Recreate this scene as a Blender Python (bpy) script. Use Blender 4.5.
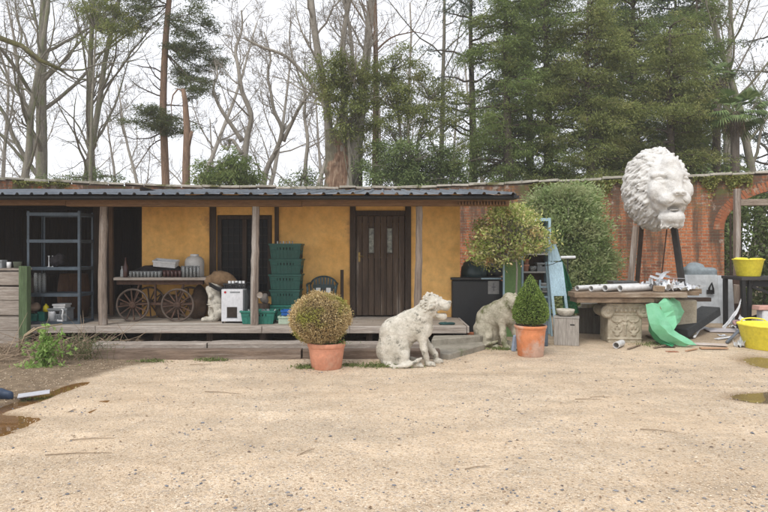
import bpy, math, random
import numpy as np
from mathutils import Vector, Euler, Matrix
PI = math.pi
R = math.radians
S = bpy.context.scene
for o in list(bpy.data.objects): bpy.data.objects.remove(o)
COL = S.collection
rng = np.random.default_rng(7)
random.seed(7)

# ------------------------------------------------------------ camera
EYE, F = 1.6, 600.0
cam = bpy.data.objects.new('camera', bpy.data.cameras.new('camera'))
COL.objects.link(cam)
cam.location = (0, 0, EYE)
cam.rotation_euler = (R(90), 0, 0)
cam.data.sensor_width = 36
cam.data.lens = F / 768 * 36
cam.data.shift_y = -6 / 768
cam.data.clip_end = 2000
S.camera = cam

# ------------------------------------------------------------ sky, sun, exposure
SUN_EL, SUN_ROT = 52, 205
w = bpy.data.worlds.new('World'); S.world = w; w.use_nodes = True
nt = w.node_tree
bg = nt.nodes['Background']
sky = nt.nodes.new('ShaderNodeTexSky')
sky.sky_type = 'NISHITA'; sky.sun_disc = False
sky.sun_elevation = R(SUN_EL); sky.sun_rotation = R(SUN_ROT)
sky.air_density = 1.0; sky.dust_density = 1.0; sky.ozone_density = 1.0
hs = nt.nodes.new('ShaderNodeHueSaturation')      # cloud cover: most of the blue of the clear sky is gone
hs.inputs['Saturation'].default_value = 0.35
nt.links.new(sky.outputs[0], hs.inputs['Color'])
tc = nt.nodes.new('ShaderNodeTexCoord')
nz = nt.nodes.new('ShaderNodeTexNoise'); nz.inputs['Scale'].default_value = 2.2; nz.inputs['Detail'].default_value = 6
rp = nt.nodes.new('ShaderNodeValToRGB'); e = rp.color_ramp.elements
e[0].position = .3; e[0].color = (5.0, 5.12, 5.5, 1); e[1].position = .72; e[1].color = (5.9, 5.98, 6.25, 1)
nt.links.new(tc.outputs['Generated'], nz.inputs['Vector']); nt.links.new(nz.outputs[0], rp.inputs[0])
mx = nt.nodes.new('ShaderNodeMix'); mx.data_type = 'RGBA'; mx.inputs[0].default_value = .85
nt.links.new(hs.outputs[0], mx.inputs[6]); nt.links.new(rp.outputs[0], mx.inputs[7])
nt.links.new(mx.outputs[2], bg.inputs['Color'])
bg.inputs['Strength'].default_value = 0.14
sl = bpy.data.lights.new('sun', 'SUN'); sl.energy = 1.35; sl.angle = R(22); sl.color = (1, .96, .9)
sun = bpy.data.objects.new('sun', sl); COL.objects.link(sun)
a_ = R(SUN_ROT); e_ = R(SUN_EL)
sd = Vector((math.sin(a_) * math.cos(e_), math.cos(a_) * math.cos(e_), math.sin(e_)))
sun.rotation_euler = sd.to_track_quat('Z', 'Y').to_euler()
S.view_settings.view_transform = 'Standard'; S.view_settings.look = 'None'
S.view_settings.gamma = 1; S.view_settings.use_curve_mapping = False
S.view_settings.exposure = 0.68
S.render.engine = 'CYCLES'
S.cycles.max_bounces = 6; S.cycles.diffuse_bounces = 3; S.cycles.transparent_max_bounces = 12
S.cycles.use_denoising = True

# ------------------------------------------------------------ geometry helpers
def P(x, y, d):                      # a sight line of the photograph at a distance d -> metres
    return np.array(((x - 384) / F * d, d, EYE - (y - 250) / F * d))
def X(x, d): return (x - 384) / F * d
def Z(y, d): return EYE - (y - 250) / F * d
def G(x, y):                         # where that line meets the ground
    d = EYE * F / (y - 250); return np.array(((x - 384) / F * d, d, 0.0))

def wloc(o):
    v = np.zeros(3)
    while o is not None:
        v += np.array(o.location); o = o.parent
    return v

class MB:
    def __init__(s): s.v = []; s.f = []; s.n = 0; s.m = []
    def add(s, v, f, m=0):
        v = np.asarray(v, float).reshape(-1, 3)
        for q in (f if isinstance(f, list) and len(f) and isinstance(f[0], np.ndarray) else [np.asarray(f)]):
            if len(q): s.f.append(q.astype(np.int64) + s.n); s.m.append(np.full(len(q), m, np.int32))
        s.v.append(v); s.n += len(v); return s
    def box(s, c, size, rot=None, m=0, jit=0, taper=1.0, cuts=0):
        h = np.array(size) / 2.
        v = np.array([(x, y, z) for z in (-1, 1) for y in (-1, 1) for x in (-1, 1)], float)
        v[4:, :2] *= taper
        v = v * h
        if jit: v += rng.normal(0, jit, v.shape)
        if rot is not None:
            M = np.array(Euler(rot).to_matrix()); v = v @ M.T
        v = v + np.array(c, float)
        return s.add(v, np.array([(0, 2, 3, 1), (4, 5, 7, 6), (0, 1, 5, 4), (2, 6, 7, 3), (0, 4, 6, 2), (1, 3, 7, 5)]), m)
    def bb(s, x0, x1, y0, y1, z0, z1, m=0, jit=0):
        return s.box(((x0 + x1) / 2, (y0 + y1) / 2, (z0 + z1) / 2), (x1 - x0, y1 - y0, z1 - z0), m=m, jit=jit)
    def bar(s, a, b, wd, th, m=0, up=(0, 0, 1), jit=0):     # rectangular bar from a to b
        a = np.array(a, float); b = np.array(b, float); t = b - a; L = np.linalg.norm(t); t /= L
        u = np.cross(t, up)
        if np.linalg.norm(u) < 1e-4: u = np.cross(t, (1, 0, 0))
        u /= np.linalg.norm(u); w_ = np.cross(u, t)
        v = []
        for p in (a, b):
            for (i, j) in ((-1, -1), (1, -1), (1, 1), (-1, 1)): v.append(p + u * i * wd / 2 + w_ * j * th / 2)
        v = np.array(v)
        if jit: v += rng.normal(0, jit, v.shape)
        return s.add(v, np.array([(0, 1, 2, 3), (7, 6, 5, 4), (0, 4, 5, 1), (1, 5, 6, 2), (2, 6, 7, 3), (3, 7, 4, 0)]), m)
    def tube(s, pts, r, k=8, m=0, cap=True, closed=False):
        pts = np.array(pts, float); n = len(pts); r = np.full(n, r, float) if np.isscalar(r) else np.array(r, float)
        t = np.gradient(pts, axis=0)
        if closed:
            t = np.roll(pts, -1, 0) - np.roll(pts, 1, 0)
        t /= np.linalg.norm(t, axis=1)[:, None] + 1e-9
        mt = np.abs(t).mean(0); ref = np.eye(3)[np.argmin(mt)]
        u = np.cross(t, ref); u /= np.linalg.norm(u, axis=1)[:, None] + 1e-9
        w_ = np.cross(t, u)
        a = np.arange(k) * 2 * PI / k
        v = pts[:, None] + r[:, None, None] * (np.cos(a)[None, :, None] * u[:, None] + np.sin(a)[None, :, None] * w_[:, None])
        i = np.arange(n if closed else n - 1)[:, None] * k; j = np.arange(k)[None]; j2 = (j + 1) % k
        i2 = (i + k) % (n * k)
        q = np.stack([i + j, i2 + j, i2 + j2, i + j2], -1).reshape(-1, 4)
        fs = [q]
        if cap and not closed:
            fs.append(np.arange(k)[None]); fs.append((np.arange(k)[::-1] + (n - 1) * k)[None])
        return s.add(v.reshape(-1, 3), fs, m)
    def lathe(s, c, prof, k=32, m=0, wob=0):
        prof = np.array(prof, float); n = len(prof); a = np.arange(k) * 2 * PI / k
        rr = prof[:, 0][:, None] * (1 + wob * np.sin(3 * a + 1)[None])
        v = np.stack([rr * np.cos(a), rr * np.sin(a), np.repeat(prof[:, 1][:, None], k, 1)], -1) + np.array(c, float)
        i = np.arange(n - 1)[:, None] * k; j = np.arange(k)[None]; j2 = (j + 1) % k
        q = np.stack([i + j, i + j2, i + k + j2, i + k + j], -1).reshape(-1, 4)
        return s.add(v.reshape(-1, 3), [q], m)
    def leaves(s, c, L, wdt, m=0, bias=None, flat=0.0):
        c = np.asarray(c, float); n = len(c)
        u = rng.normal(size=(n, 3))
        if bias is not None: u += bias
        u /= np.linalg.norm(u, axis=1)[:, None]
        q = rng.normal(size=(n, 3)); q[:, 2] *= (1 - flat)
        v = np.cross(u, np.cross(q, u)); v /= np.linalg.norm(v, axis=1)[:, None] + 1e-9
        sc = rng.uniform(.6, 1.3, (n, 1)); L = L * sc; wd = wdt * sc
        V = np.stack([c - u * L / 2, c + v * wd / 2, c + u * L / 2, c - v * wd / 2], 1).reshape(-1, 3)
        return s.add(V, (np.arange(n)[:, None] * 4 + np.arange(4)[None]), m)
    def mesh(s, name, mats, off=(0, 0, 0), smooth=False):
        V = np.concatenate(s.v) - np.array(off)
        me = bpy.data.meshes.new(name)
        me.vertices.add(len(V)); me.vertices.foreach_set('co', V.ravel())
        tot = np.concatenate([np.full(len(q), q.shape[1]) for q in s.f])
        lv = np.concatenate([q.ravel() for q in s.f])
        me.loops.add(len(lv)); me.loops.foreach_set('vertex_index', lv)
        me.polygons.add(len(tot)); st = np.concatenate([[0], np.cumsum(tot)[:-1]])
        me.polygons.foreach_set('loop_start', st); me.polygons.foreach_set('loop_total', tot)
        me.polygons.foreach_set('material_index', np.concatenate(s.m))
        me.polygons.foreach_set('use_smooth', np.full(len(tot), bool(smooth)))
        for q in (mats if isinstance(mats, (list, tuple)) else [mats]): me.materials.append(q)
        me.update(calc_edges=True); me.validate()
        return me
    def build(s, name, mats, parent=None, smooth=False, bevel=0, origin=None, seg=1):
        off = wloc(parent) if parent is not None else (np.array(origin) if origin is not None else np.zeros(3))
        me = s.mesh(name, mats, off, smooth)
        o = bpy.data.objects.new(name, me); COL.objects.link(o)
        if parent is not None: o.parent = parent
        elif origin is not None: o.location = origin
        if bevel:
            b = o.modifiers.new('bevel', 'BEVEL'); b.width = bevel; b.segments = seg; b.limit_method = 'ANGLE'
        return o

def tag(o, label=None, cat=None, group=None, kind=None):
    if label: o['label'] = label
    if cat: o['category'] = cat
    if group: o['group'] = group
    if kind: o['kind'] = kind
    return o
def thing(name, label, cat, loc, group=None):
    o = bpy.data.objects.new(name, None); COL.objects.link(o); o.location = tuple(float(q) for q in loc)
    o.empty_display_size = .1
    return tag(o, label, cat, group)
def copy_tree(o, parent=None):
    c = o.copy(); COL.objects.link(c)
    if parent is not None: c.parent = parent
    for ch in list(o.children): copy_tree(ch, c)
    return c
def dup(o, loc, rz=None, sc=None, label=None):
    c = copy_tree(o); c.location = tuple(float(q) for q in loc)
    if rz is not None: c.rotation_euler = (0, 0, rz)
    if sc is not None: c.scale = (sc, sc, sc) if np.isscalar(sc) else sc
    if label: c['label'] = label
    return c

# ------------------------------------------------------------ materials
class NT:
    def __init__(s, name):
        s.mat = bpy.data.materials.new(name); s.mat.use_nodes = True; s.t = s.mat.node_tree
        s.b = s.t.nodes['Principled BSDF']; s.out = s.t.nodes['Material Output']
    def n(s, ty, **k):
        nd = s.t.nodes.new('ShaderNode' + ty)
        for a, v in k.items():
            if a.startswith('i_'):
                key = a[2:].replace('_', ' ')
                nd.inputs[int(key) if key.isdigit() else key].default_value = v
            else: setattr(nd, a, v)
        return nd
    def l(s, a, b): s.t.links.new(a, b)
    def coord(s, scale=(1, 1, 1), kind='Object'):
        t = s.n('TexCoord'); m = s.n('Mapping'); m.inputs['Scale'].default_value = scale
        s.l(t.outputs[kind], m.inputs['Vector']); return m.outputs[0]
    def noise(s, vec, scale, detail=4, rough=.6, dist=0):
        n = s.n('TexNoise'); n.inputs['Scale'].default_value = scale; n.inputs['Detail'].default_value = detail
        n.inputs['Roughness'].default_value = rough; n.inputs['Distortion'].default_value = dist
        s.l(vec, n.inputs['Vector']); return n.outputs[0]
    def ramp(s, fac, stops):
        r = s.n('ValToRGB'); e = r.color_ramp.elements
        while len(e) < len(stops): e.new(.5)
        for i, (p, c) in enumerate(stops):
            e[i].position = p; e[i].color = tuple(c) + (1,) if hasattr(c, '__len__') else (c, c, c, 1)
        s.l(fac, r.inputs[0]); return r.outputs[0]
    def mix(s, fac, a, b, mode='MIX'):
        m = s.n('Mix', data_type='RGBA', blend_type=mode)
        for sock, v in ((0, fac), (6, a), (7, b)):
            if hasattr(v, 'links'): s.l(v, m.inputs[sock])
            elif sock == 0: m.inputs[0].default_value = v
            else: m.inputs[sock].default_value = tuple(v) + (1,)
        return m.outputs[2]
    def math(s, op, a, b=0):
        m = s.n('Math', operation=op)
        for i, v in enumerate((a, b)):
            if hasattr(v, 'links'): s.l(v, m.inputs[i])
            else: m.inputs[i].default_value = v
        return m.outputs[0]
    def bump(s, h, strength=.5, dist=.01):
        b = s.n('Bump'); b.inputs['Strength'].default_value = strength; b.inputs['Distance'].default_value = dist
        s.l(h, b.inputs['Height']); s.l(b.outputs[0], s.b.inputs['Normal'])
    def done(s, col, rough=.8, spec=.3):
        if hasattr(col, 'links'): s.l(col, s.b.inputs['Base Color'])
        else: s.b.inputs['Base Color'].default_value = tuple(col) + (1,)
        if hasattr(rough, 'links'): s.l(rough, s.b.inputs['Roughness'])
        else: s.b.inputs['Roughness'].default_value = rough
        s.b.inputs['Specular IOR Level'].default_value = spec
        return s.mat
_mc = {}
def mat(name, c1, c2=None, scale=4, rough=.8, bump=.3, bdist=.01, stretch=(1, 1, 1), c3=None, s3=1.3, t3=.58, spec=.3, metal=0, fine=0, kind='Object'):
    """two-tone noisy surface, with optional patches of a third colour (stain, moss, rust)"""
    if name in _mc: return _mc[name]
    q = NT(name); v = q.coord(stretch, kind)
    c2 = c2 or tuple(x * .75 for x in c1)
    n = q.noise(v, scale, 6, .65)
    col = q.mix(q.ramp(n, [(.33, 0), (.68, 1)]), c1, c2)
    if c3:
        col = q.mix(q.ramp(q.noise(v, s3, 7, .7), [(t3, 0), (t3 + .1, 1)]), col, c3)
    n2 = q.noise(v, scale * 6, 4, .7)
    col = q.mix(.35 if stretch == (1, 1, 1) else .75, col, q.mix(1, col, q.ramp(n2, [(.3, .5), (.7, 1.3)]), 'MULTIPLY'))
    if bump: q.bump(q.math('ADD', n, n2), bump, bdist)
    q.b.inputs['Metallic'].default_value = metal
    _mc[name] = q.done(col, rough, spec); return _mc[name]
def wood(name, c1, c2, axis='x', scale=1.0, c3=None, t3=.6, rough=.85):
    st = {'x': (.6, 9, 9), 'y': (9, .6, 9), 'z': (9, 9, .6)}[axis]
    return mat(name, c1, c2, 2.2 * scale, rough, .55, .012, st, c3, .45, t3)
def leaf_mat(name, ca, cb, cc, rough=.6, trans=.25, patch=None):
    q = NT(name); g = q.n('NewGeometry')
    col = q.ramp(g.outputs['Random Per Island'], [(0, ca), (.5, cb), (1, cc)])
    v = q.coord((1, 1, 1)); n = q.noise(v, .9, 3)
    col = q.mix(1, col, q.ramp(n, [(.3, .6), (.7, 1.25)]), 'MULTIPLY')
    if patch: col = q.mix(q.ramp(q.noise(v, patch[1], 3), [(patch[2], 0), (patch[2] + .12, 1)]), col, patch[0])
    q.done(col, rough, .25)
    tr = q.n('BsdfTranslucent'); q.l(col, tr.inputs[0]); ms = q.n('MixShader'); ms.inputs[0].default_value = trans
    q.l(q.b.outputs[0], ms.inputs[1]); q.l(tr.outputs[0], ms.inputs[2]); q.l(ms.outputs[0], q.out.inputs[0])
    return q.mat
def glass(name, tint=(.9, .95, .95), opa=.25):
    q = NT(name); tr = q.n('BsdfTransparent'); tr.inputs[0].default_value = tint + (1,)
    gl = q.n('BsdfGlossy'); gl.inputs['Roughness'].default_value = .05
    df = q.n('BsdfDiffuse'); df.inputs[0].default_value = tuple(x * .8 for x in tint) + (1,)
    fr = q.n('Fresnel'); fr.inputs[0].default_value = 1.5
    m1 = q.n('MixShader'); m1.inputs[0].default_value = opa; q.l(tr.outputs[0], m1.inputs[1]); q.l(df.outputs[0], m1.inputs[2])
    m2 = q.n('MixShader'); q.l(fr.outputs[0], m2.inputs[0]); q.l(m1.outputs[0], m2.inputs[1]); q.l(gl.outputs[0], m2.inputs[2])
    q.l(m2.outputs[0], q.out.inputs[0]); return q.mat

# ------------------------------------------------------------ signed-distance sculpting (statues, sacks)
class SDF:
    def __init__(s, lo, hi, h):
        s.lo = np.array(lo, float); s.h = h; s.shape = tuple(int(math.ceil((b - a) / h)) + 1 for a, b in zip(lo, hi))
        s.D = np.full(s.shape, .5, np.float32)
    def _reg(s, lo, hi, pad):
        a = np.maximum(0, np.floor((np.array(lo) - pad - s.lo) / s.h).astype(int)); b = np.minimum(s.shape, np.ceil((np.array(hi) + pad - s.lo) / s.h).astype(int) + 1)
        if np.any(b <= a): return None, None
        ax = [s.lo[i] + np.arange(a[i], b[i]) * s.h for i in range(3)]
        return tuple(slice(a[i], b[i]) for i in range(3)), np.stack(np.meshgrid(*ax, indexing='ij'), -1)
    def _join(s, sl, d, k, sub):
        D = s.D[sl]
        if sub:
            h = np.clip(.5 - .5 * (D + d) / k, 0, 1); s.D[sl] = D * (1 - h) - d * h + k * h * (1 - h)
        else:
            h = np.clip(.5 + .5 * (D - d) / k, 0, 1); s.D[sl] = D * (1 - h) + d * h - k * h * (1 - h)
    def cap(s, a, b, ra, rb=None, k=.03, sub=False):
        rb = ra if rb is None else rb; a = np.array(a, float); b = np.array(b, float); m = max(ra, rb)
        sl, p = s._reg(np.minimum(a, b) - m, np.maximum(a, b) + m, k * 1.5 + s.h * 2)
        if sl is None: return s
        ab = b - a; t = np.clip(((p - a) @ ab) / (ab @ ab + 1e-9), 0, 1)
        d = np.linalg.norm(p - a - t[..., None] * ab, axis=-1) - (ra + (rb - ra) * t)
        s._join(sl, d, k, sub); return s
    def chain(s, pts, k=.03, sub=False):
        for (a, b) in zip(pts[:-1], pts[1:]): s.cap(a[:3], b[:3], a[3], b[3], k, sub)
        return s
    def ell(s, c, r, k=.03, rot=None, sub=False):
        c = np.array(c, float); r = np.array(r, float); m = r.max()
        sl, p = s._reg(c - m, c + m, k * 1.5 + s.h * 2)
        if sl is None: return s
        q = p - c
        if rot is not None: q = q @ np.array(Euler(rot).to_matrix())
        k0 = np.linalg.norm(q / r, axis=-1); k1 = np.linalg.norm(q / (r * r), axis=-1) + 1e-6
        s._join(sl, np.clip(k0 * (k0 - 1) / k1, -.5, 2), k, sub); return s
    def rbox(s, c, h, rad=.02, k=.02, rot=None, sub=False):
        c = np.array(c, float); h = np.array(h, float); m = np.linalg.norm(h)
        sl, p = s._reg(c - m, c + m, k * 1.5)
        q = p - c
        if rot is not None: q = q @ np.array(Euler(rot).to_matrix())
        q = np.abs(q) - (h - rad)
        d = np.linalg.norm(np.maximum(q, 0), axis=-1) + np.minimum(q.max(-1), 0) - rad
        s._join(sl, d, k, sub); return s
    def rough(s, amp, scale, seed=0, octaves=3):     # lumpy, weathered surface
        g = np.random.default_rng(seed); ax = [s.lo[i] + np.arange(s.shape[i]) * s.h for i in range(3)]
        p = np.stack(np.meshgrid(*ax, indexing='ij'), -1).astype(np.float32)
        for o_ in range(octaves):
            acc = 0
            for _ in range(5):
                kv = g.normal(size=3).astype(np.float32); kv *= scale * 2 ** o_ / np.linalg.norm(kv)
                acc = acc + np.sin(p @ kv + g.uniform(0, 6.28) + 1.3 * np.sin(p @ (g.normal(size=3).astype(np.float32) * scale * .6)))
            s.D += acc * (amp / 2.2 / 1.7 ** o_)
        return s
    def mesh(s):
        D = s.D; sgn = D < 0
        nx, ny, nz_ = D.shape
        cnt = np.zeros((nx - 1, ny - 1, nz_ - 1), np.int8)
        offs = [(i, j, k) for i in (0, 1) for j in (0, 1) for k in (0, 1)]
        for (i, j, k) in offs: cnt += sgn[i:nx - 1 + i, j:ny - 1 + j, k:nz_ - 1 + k]
        ce = np.argwhere((cnt > 0) & (cnt < 8))
        idx = np.full(cnt.shape, -1, np.int64); idx[tuple(ce.T)] = np.arange(len(ce))
        acc = np.zeros((len(ce), 3)); num = np.zeros(len(ce))
        for ia, a in enumerate(offs):
            for b in offs[ia + 1:]:
                if sum(abs(p - q) for p, q in zip(a, b)) != 1: continue
                va = D[tuple((ce + a).T)]; vb = D[tuple((ce + b).T)]; m = (va < 0) != (vb < 0)
                t = np.where(m, va / (va - vb + 1e-12), 0)[:, None]
                acc += m[:, None] * (np.array(a) * (1 - t) + np.array(b) * t); num += m
        V = s.lo + (ce + acc / num[:, None]) * s.h
        Q = []
        for ax_ in range(3):
            o1 = [0, 0, 0]; o1[ax_] = 1
            A = sgn[:nx - o1[0], :ny - o1[1], :nz_ - o1[2]]; B = sgn[o1[0]:, o1[1]:, o1[2]:]
            e = np.argwhere(A != B); u, v = [(1, 2), (2, 0), (0, 1)][ax_]
            e = e[(e[:, u] > 0) & (e[:, v] > 0) & (e[:, u] < D.shape[u] - 1) & (e[:, v] < D.shape[v] - 1)]
            fl = A[tuple(e.T)]
            def I(du, dv):
                q = e.copy(); q[:, u] -= du; q[:, v] -= dv; return idx[tuple(q.T)]
            q = np.stack([I(1, 1), I(0, 1), I(0, 0), I(1, 0)], -1)
            q[~fl] = q[~fl][:, ::-1]; Q.append(q)
        Q = np.concatenate(Q); Q = Q[(Q >= 0).all(1)]
        return V, Q
    def build(s, name, m, parent=None, origin=None, rz=0):
        V, Q = s.mesh()
        if parent is not None: V = V + wloc(parent)
        o = MB().add(V, Q).build(name, m, parent, smooth=True)
        if origin is not None: o.location = tuple(float(q) for q in origin); o.rotation_euler = (0, 0, rz)
        return o

# ============================================================ materials used in the structure
M = {}
M['ochre'] = mat('ochre_plaster', (.92, .56, .20), (.78, .43, .125), 1.1, .95, .45, .012, (1, 1, 1), (.56, .31, .12), .9, .57)
M['dark_oak'] = wood('dark_oak', (.085, .06, .045), (.042, .03, .022), 'z')
M['dark_oak_x'] = wood('dark_oak_x', (.075, .05, .036), (.035, .024, .018), 'x')
M['door_oak'] = wood('door_oak', (.13, .09, .062), (.055, .038, .028), 'z', 1, (.24, .2, .165), .56)
M['beam'] = wood('beam_wood', (.27, .16, .085), (.17, .095, .05), 'x', 1, (.33, .25, .17), .55)
M['grey_wood_z'] = wood('grey_post', (.33, .27, .22), (.17, .13, .105), 'z', 1.3, (.42, .38, .34), .52)
M['grey_wood_x'] = wood('grey_board', (.37, .31, .25), (.19, .145, .11), 'x', 1, (.45, .41, .37), .52)
M['deck'] = wood('deck_board', (.42, .36, .30), (.26, .21, .165), 'x', .9, (.5, .46, .41), .5)
M['deck_edge'] = wood('deck_edge', (.50, .45, .40), (.3, .25, .21), 'x', .8, (.2, .075, .05), .57)
M['sleeper'] = wood('sleeper', (.25, .185, .14), (.12, .085, .062), 'x', 1.2, (.34, .28, .23), .55)
M['sleeper_pale'] = wood('sleeper_pale', (.44, .39, .34), (.25, .205, .17), 'x', 1.4, (.18, .13, .1), .58)
M['green_post'] = wood('green_post', (.125, .185, .09), (.07, .1, .05), 'z', 1, (.16, .13, .09), .62)
M['stone'] = mat('concrete', (.36, .33, .27), (.22, .2, .16), 3, .95, .6, .02, c3=(.14, .16, .07), s3=1.5, t3=.58)
M['black'] = mat('black_paint', (.012, .013, .014), (.02, .02, .02), 4, .6)
M['roof'] = mat('roof_sheet', (.23, .26, .30), (.13, .15, .175), 2.2, .42, .15, .004, (1, 1, 1), (.4, .4, .37), 4, .62, metal=.25, spec=.5)
M['gutter'] = mat('gutter_black', (.016, .018, .02), (.03, .032, .033), 3, .5)

# ============================================================ ground
def puddle_depth(x, y):
    e = lambda cx, cy, rx, ry, a=0: ((((x - cx) * math.cos(a) + (y - cy) * math.sin(a)) / rx) ** 2 + ((-(x - cx) * math.sin(a) + (y - cy) * math.cos(a)) / ry) ** 2)
    g = lambda q: np.exp(-q ** 1.5)
    return (1.0 * g(e(-3.85, 5.45, .50, .42)) + .8 * g(e(-3.78, 6.5, .13, .72, -.16)),
            1.0 * g(e(4.35, 6.5, .60, .26)) + .7 * g(e(5.5, 8.45, .42, .6)))
def fnoise(x, y, sc, seed, oc=4):
    g = np.random.default_rng(seed); a = 0
    for o_ in range(oc):
        for _ in range(4):
            t = g.uniform(0, 6.28); k = sc * 1.9 ** o_
            a = a + np.sin(k * (x * math.cos(t) + y * math.sin(t)) + g.uniform(0, 6.28) + 1.7 * np.sin(k * .7 * (y * math.cos(t + 1) - x * math.sin(t)) + t)) / 1.7 ** o_
    return a / 5
def gz(x, y):
    x = np.asarray(x, float); y = np.asarray(y, float)
    p1, p2 = puddle_depth(x, y)
    z = .009 * fnoise(x, y, .9, 3) - .005 * (np.exp(-((y - (6.6 + .35 * np.sin(x * .42 + .6))) / .11) ** 2) + np.exp(-((y - (7.45 + .35 * np.sin(x * .42 + .6))) / .11) ** 2)) + .004 * fnoise(x, y, 5, 4)
    fl = np.exp(-((y - 10.5) / 3.) ** 2) * .6
    z = z * (1 - fl)
    pz = p1 + p2; z = z + .008 * fnoise(x, y, 9, 14) * np.clip(pz * 6, 0, 1) * np.clip(1.6 - pz * 1.6, 0, 1)
    bank = np.clip((-x - 3.75) / .5, 0, 1) * np.exp(-((y - 7.4) / 1.2) ** 2) * .05
    return z * (1 - .6 * np.clip(p1 + p2, 0, 1)) + bank - .032 * (p1 + p2)
xs = np.concatenate([-np.geomspace(400, 12, 22)[:-1], np.arange(-12, 12.01, .07), np.geomspace(12, 400, 22)[1:]])
ys = np.concatenate([-np.geomspace(200, 1, 12)[:-1], np.arange(-1, 2.5, .25), np.arange(2.5, 12, .055), np.arange(12, 20, .25), np.geomspace(20, 600, 24)])
XX, YY = np.meshgrid(xs, ys, indexing='ij')
near = np.clip(1 - (np.abs(XX) - 11), 0, 1) * np.clip(1 - (YY - 18), 0, 1) * np.clip(YY, 0, 1)
ZZ = gz(XX, YY) * near
nx_, ny_ = XX.shape
ii = np.arange(nx_ - 1)[:, None] * ny_ + np.arange(ny_ - 1)[None]
gb = MB().add(np.stack([XX, YY, ZZ], -1), np.stack([ii, ii + ny_, ii + ny_ + 1, ii + 1], -1).reshape(-1, 4))
q = NT('gravel_ground')
v = q.coord(); pos = v
at_soil = q.n('Attribute', attribute_name='soil'); at_wet = q.n('Attribute', attribute_name='wet')
vo = q.n('TexVoronoi', feature='F1'); vo.inputs['Scale'].default_value = 62; q.l(v, vo.inputs['Vector'])
vo2 = q.n('TexVoronoi', feature='F1'); vo2.inputs['Scale'].default_value = 150; q.l(v, vo2.inputs['Vector'])
sep = q.n('SeparateColor'); q.l(vo.outputs['Color'], sep.inputs[0])
sep2 = q.n('SeparateColor'); q.l(vo2.outputs['Color'], sep2.inputs[0])
peb = q.ramp(sep.outputs[0], [(0, (.30, .22, .16)), (.10, (.50, .375, .25)), (.35, (.67, .52, .36)), (.62, (.74, .595, .435)), (.85, (.79, .67, .52)), (.93, (.85, .77, .66)), (.955, (.25, .24, .25)), (1, (.33, .31, .31))])
peb2 = q.ramp(sep2.outputs[1], [(0, (.43, .32, .21)), (.5, (.71, .56, .40)), (1, (.82, .71, .55))])
gcol = q.mix(.5, peb, peb2)
big = q.noise(v, .55, 6, .65)
gcol = q.mix(q.ramp(big, [(.4, 0), (.62, .4)]), gcol, (.62, .46, .30))
mid = q.noise(v, 3.3, 6, .7)
gcol = q.mix(1, gcol, q.ramp(mid, [(.3, .80), (.7, 1.1)]), 'MULTIPLY')
gcol = q.mix(1, gcol, q.ramp(q.noise(q.coord((.55, 1.6, 1)), 1.0, 6, .7), [(.36, (.80, .80, .80)), (.6, (1.03, 1.02, 1.01))]), 'MULTIPLY')
stn = q.n('TexVoronoi', feature='F1'); stn.inputs['Scale'].default_value = 26; stn.inputs['Randomness'].default_value = 1; q.l(v, stn.inputs['Vector'])
ss1 = q.n('SeparateColor'); q.l(stn.outputs['Color'], ss1.inputs[0])
gcol = q.mix(q.math('MULTIPLY', q.ramp(stn.outputs['Distance'], [(.24, 1), (.36, 0)]), q.ramp(ss1.outputs[1], [(.8, 0), (.84, .55)])), gcol, (.30, .235, .18))
soiln = q.noise(v, 9, 6, .7)
soil = q.ramp(soiln, [(.3, (.13, .09, .055)), (.7, (.31, .235, .155))])
gcol = q.mix(at_soil.outputs['Fac'], gcol, soil)
gcol = q.mix(at_wet.outputs['Fac'], gcol, q.mix(1, gcol, (.52, .45, .36), 'MULTIPLY'))
h = q.math('ADD', q.math('MULTIPLY', vo.outputs['Distance'], -1.0), q.math('MULTIPLY', vo2.outputs['Distance'], -.5))
q.bump(h, .75, .014)
q.done(gcol, q.ramp(at_wet.outputs['Fac'], [(0, .95), (1, .35)]), .3)
ground = gb.build('ground', q.mat, smooth=True); tag(ground, kind='structure')
me = ground.data
fx, fy = XX.ravel(), YY.ravel()
nn = fnoise(fx, fy, 2.2, 9); p1, p2 = puddle_depth(fx, fy)
soil_a = np.clip((-fx - 3.62 + .28 * nn + .2 * np.clip(fy - 7.5, 0, 1)) / .18, 0, 1) * np.clip((fy - 5.5) / .5, 0, 1)
soil_a = np.maximum(soil_a, np.clip((fy - 9.55 - .15 * nn) / .3, 0, 1) * np.clip((1.9 - fx) / .3, 0, 1) * .9)
soil_a = np.maximum(soil_a, .55 * np.clip((fy - 10.2 - .3 * nn) / .5, 0, 1) * (fx > 1.5))
soil_a = np.maximum(soil_a, .55 * np.exp(-((fx - 1.65) / .75) ** 2 - ((fy - 7.15) / .16) ** 2) * np.clip(.7 + nn, 0, 1))
wet_a = np.clip((p1 * 3.2 + p2 * 2.6 + .25 * nn) - .08, 0, 1)
wet_a = np.maximum(wet_a, .28 * np.exp(-((fx - 4.2) / 1.7) ** 2 - ((fy - 7.3) / .9) ** 2) * np.clip(.6 + nn, 0, 1))
for off_ in (0, .85):      # faint wheel tracks sweeping across the yard
    wet_a = np.maximum(wet_a, .30 * np.exp(-((fy - (6.6 + off_ + .35 * np.sin(fx * .42 + .6))) / .10) ** 2) * np.clip(.45 + .8 * fnoise(fx, fy, 3.1, 17), 0, 1))
for nm, ar in (('soil', soil_a), ('wet', wet_a)):
    a = me.attributes.new(nm, 'FLOAT', 'POINT'); a.data.foreach_set('value', ar.astype(np.float32))

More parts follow.
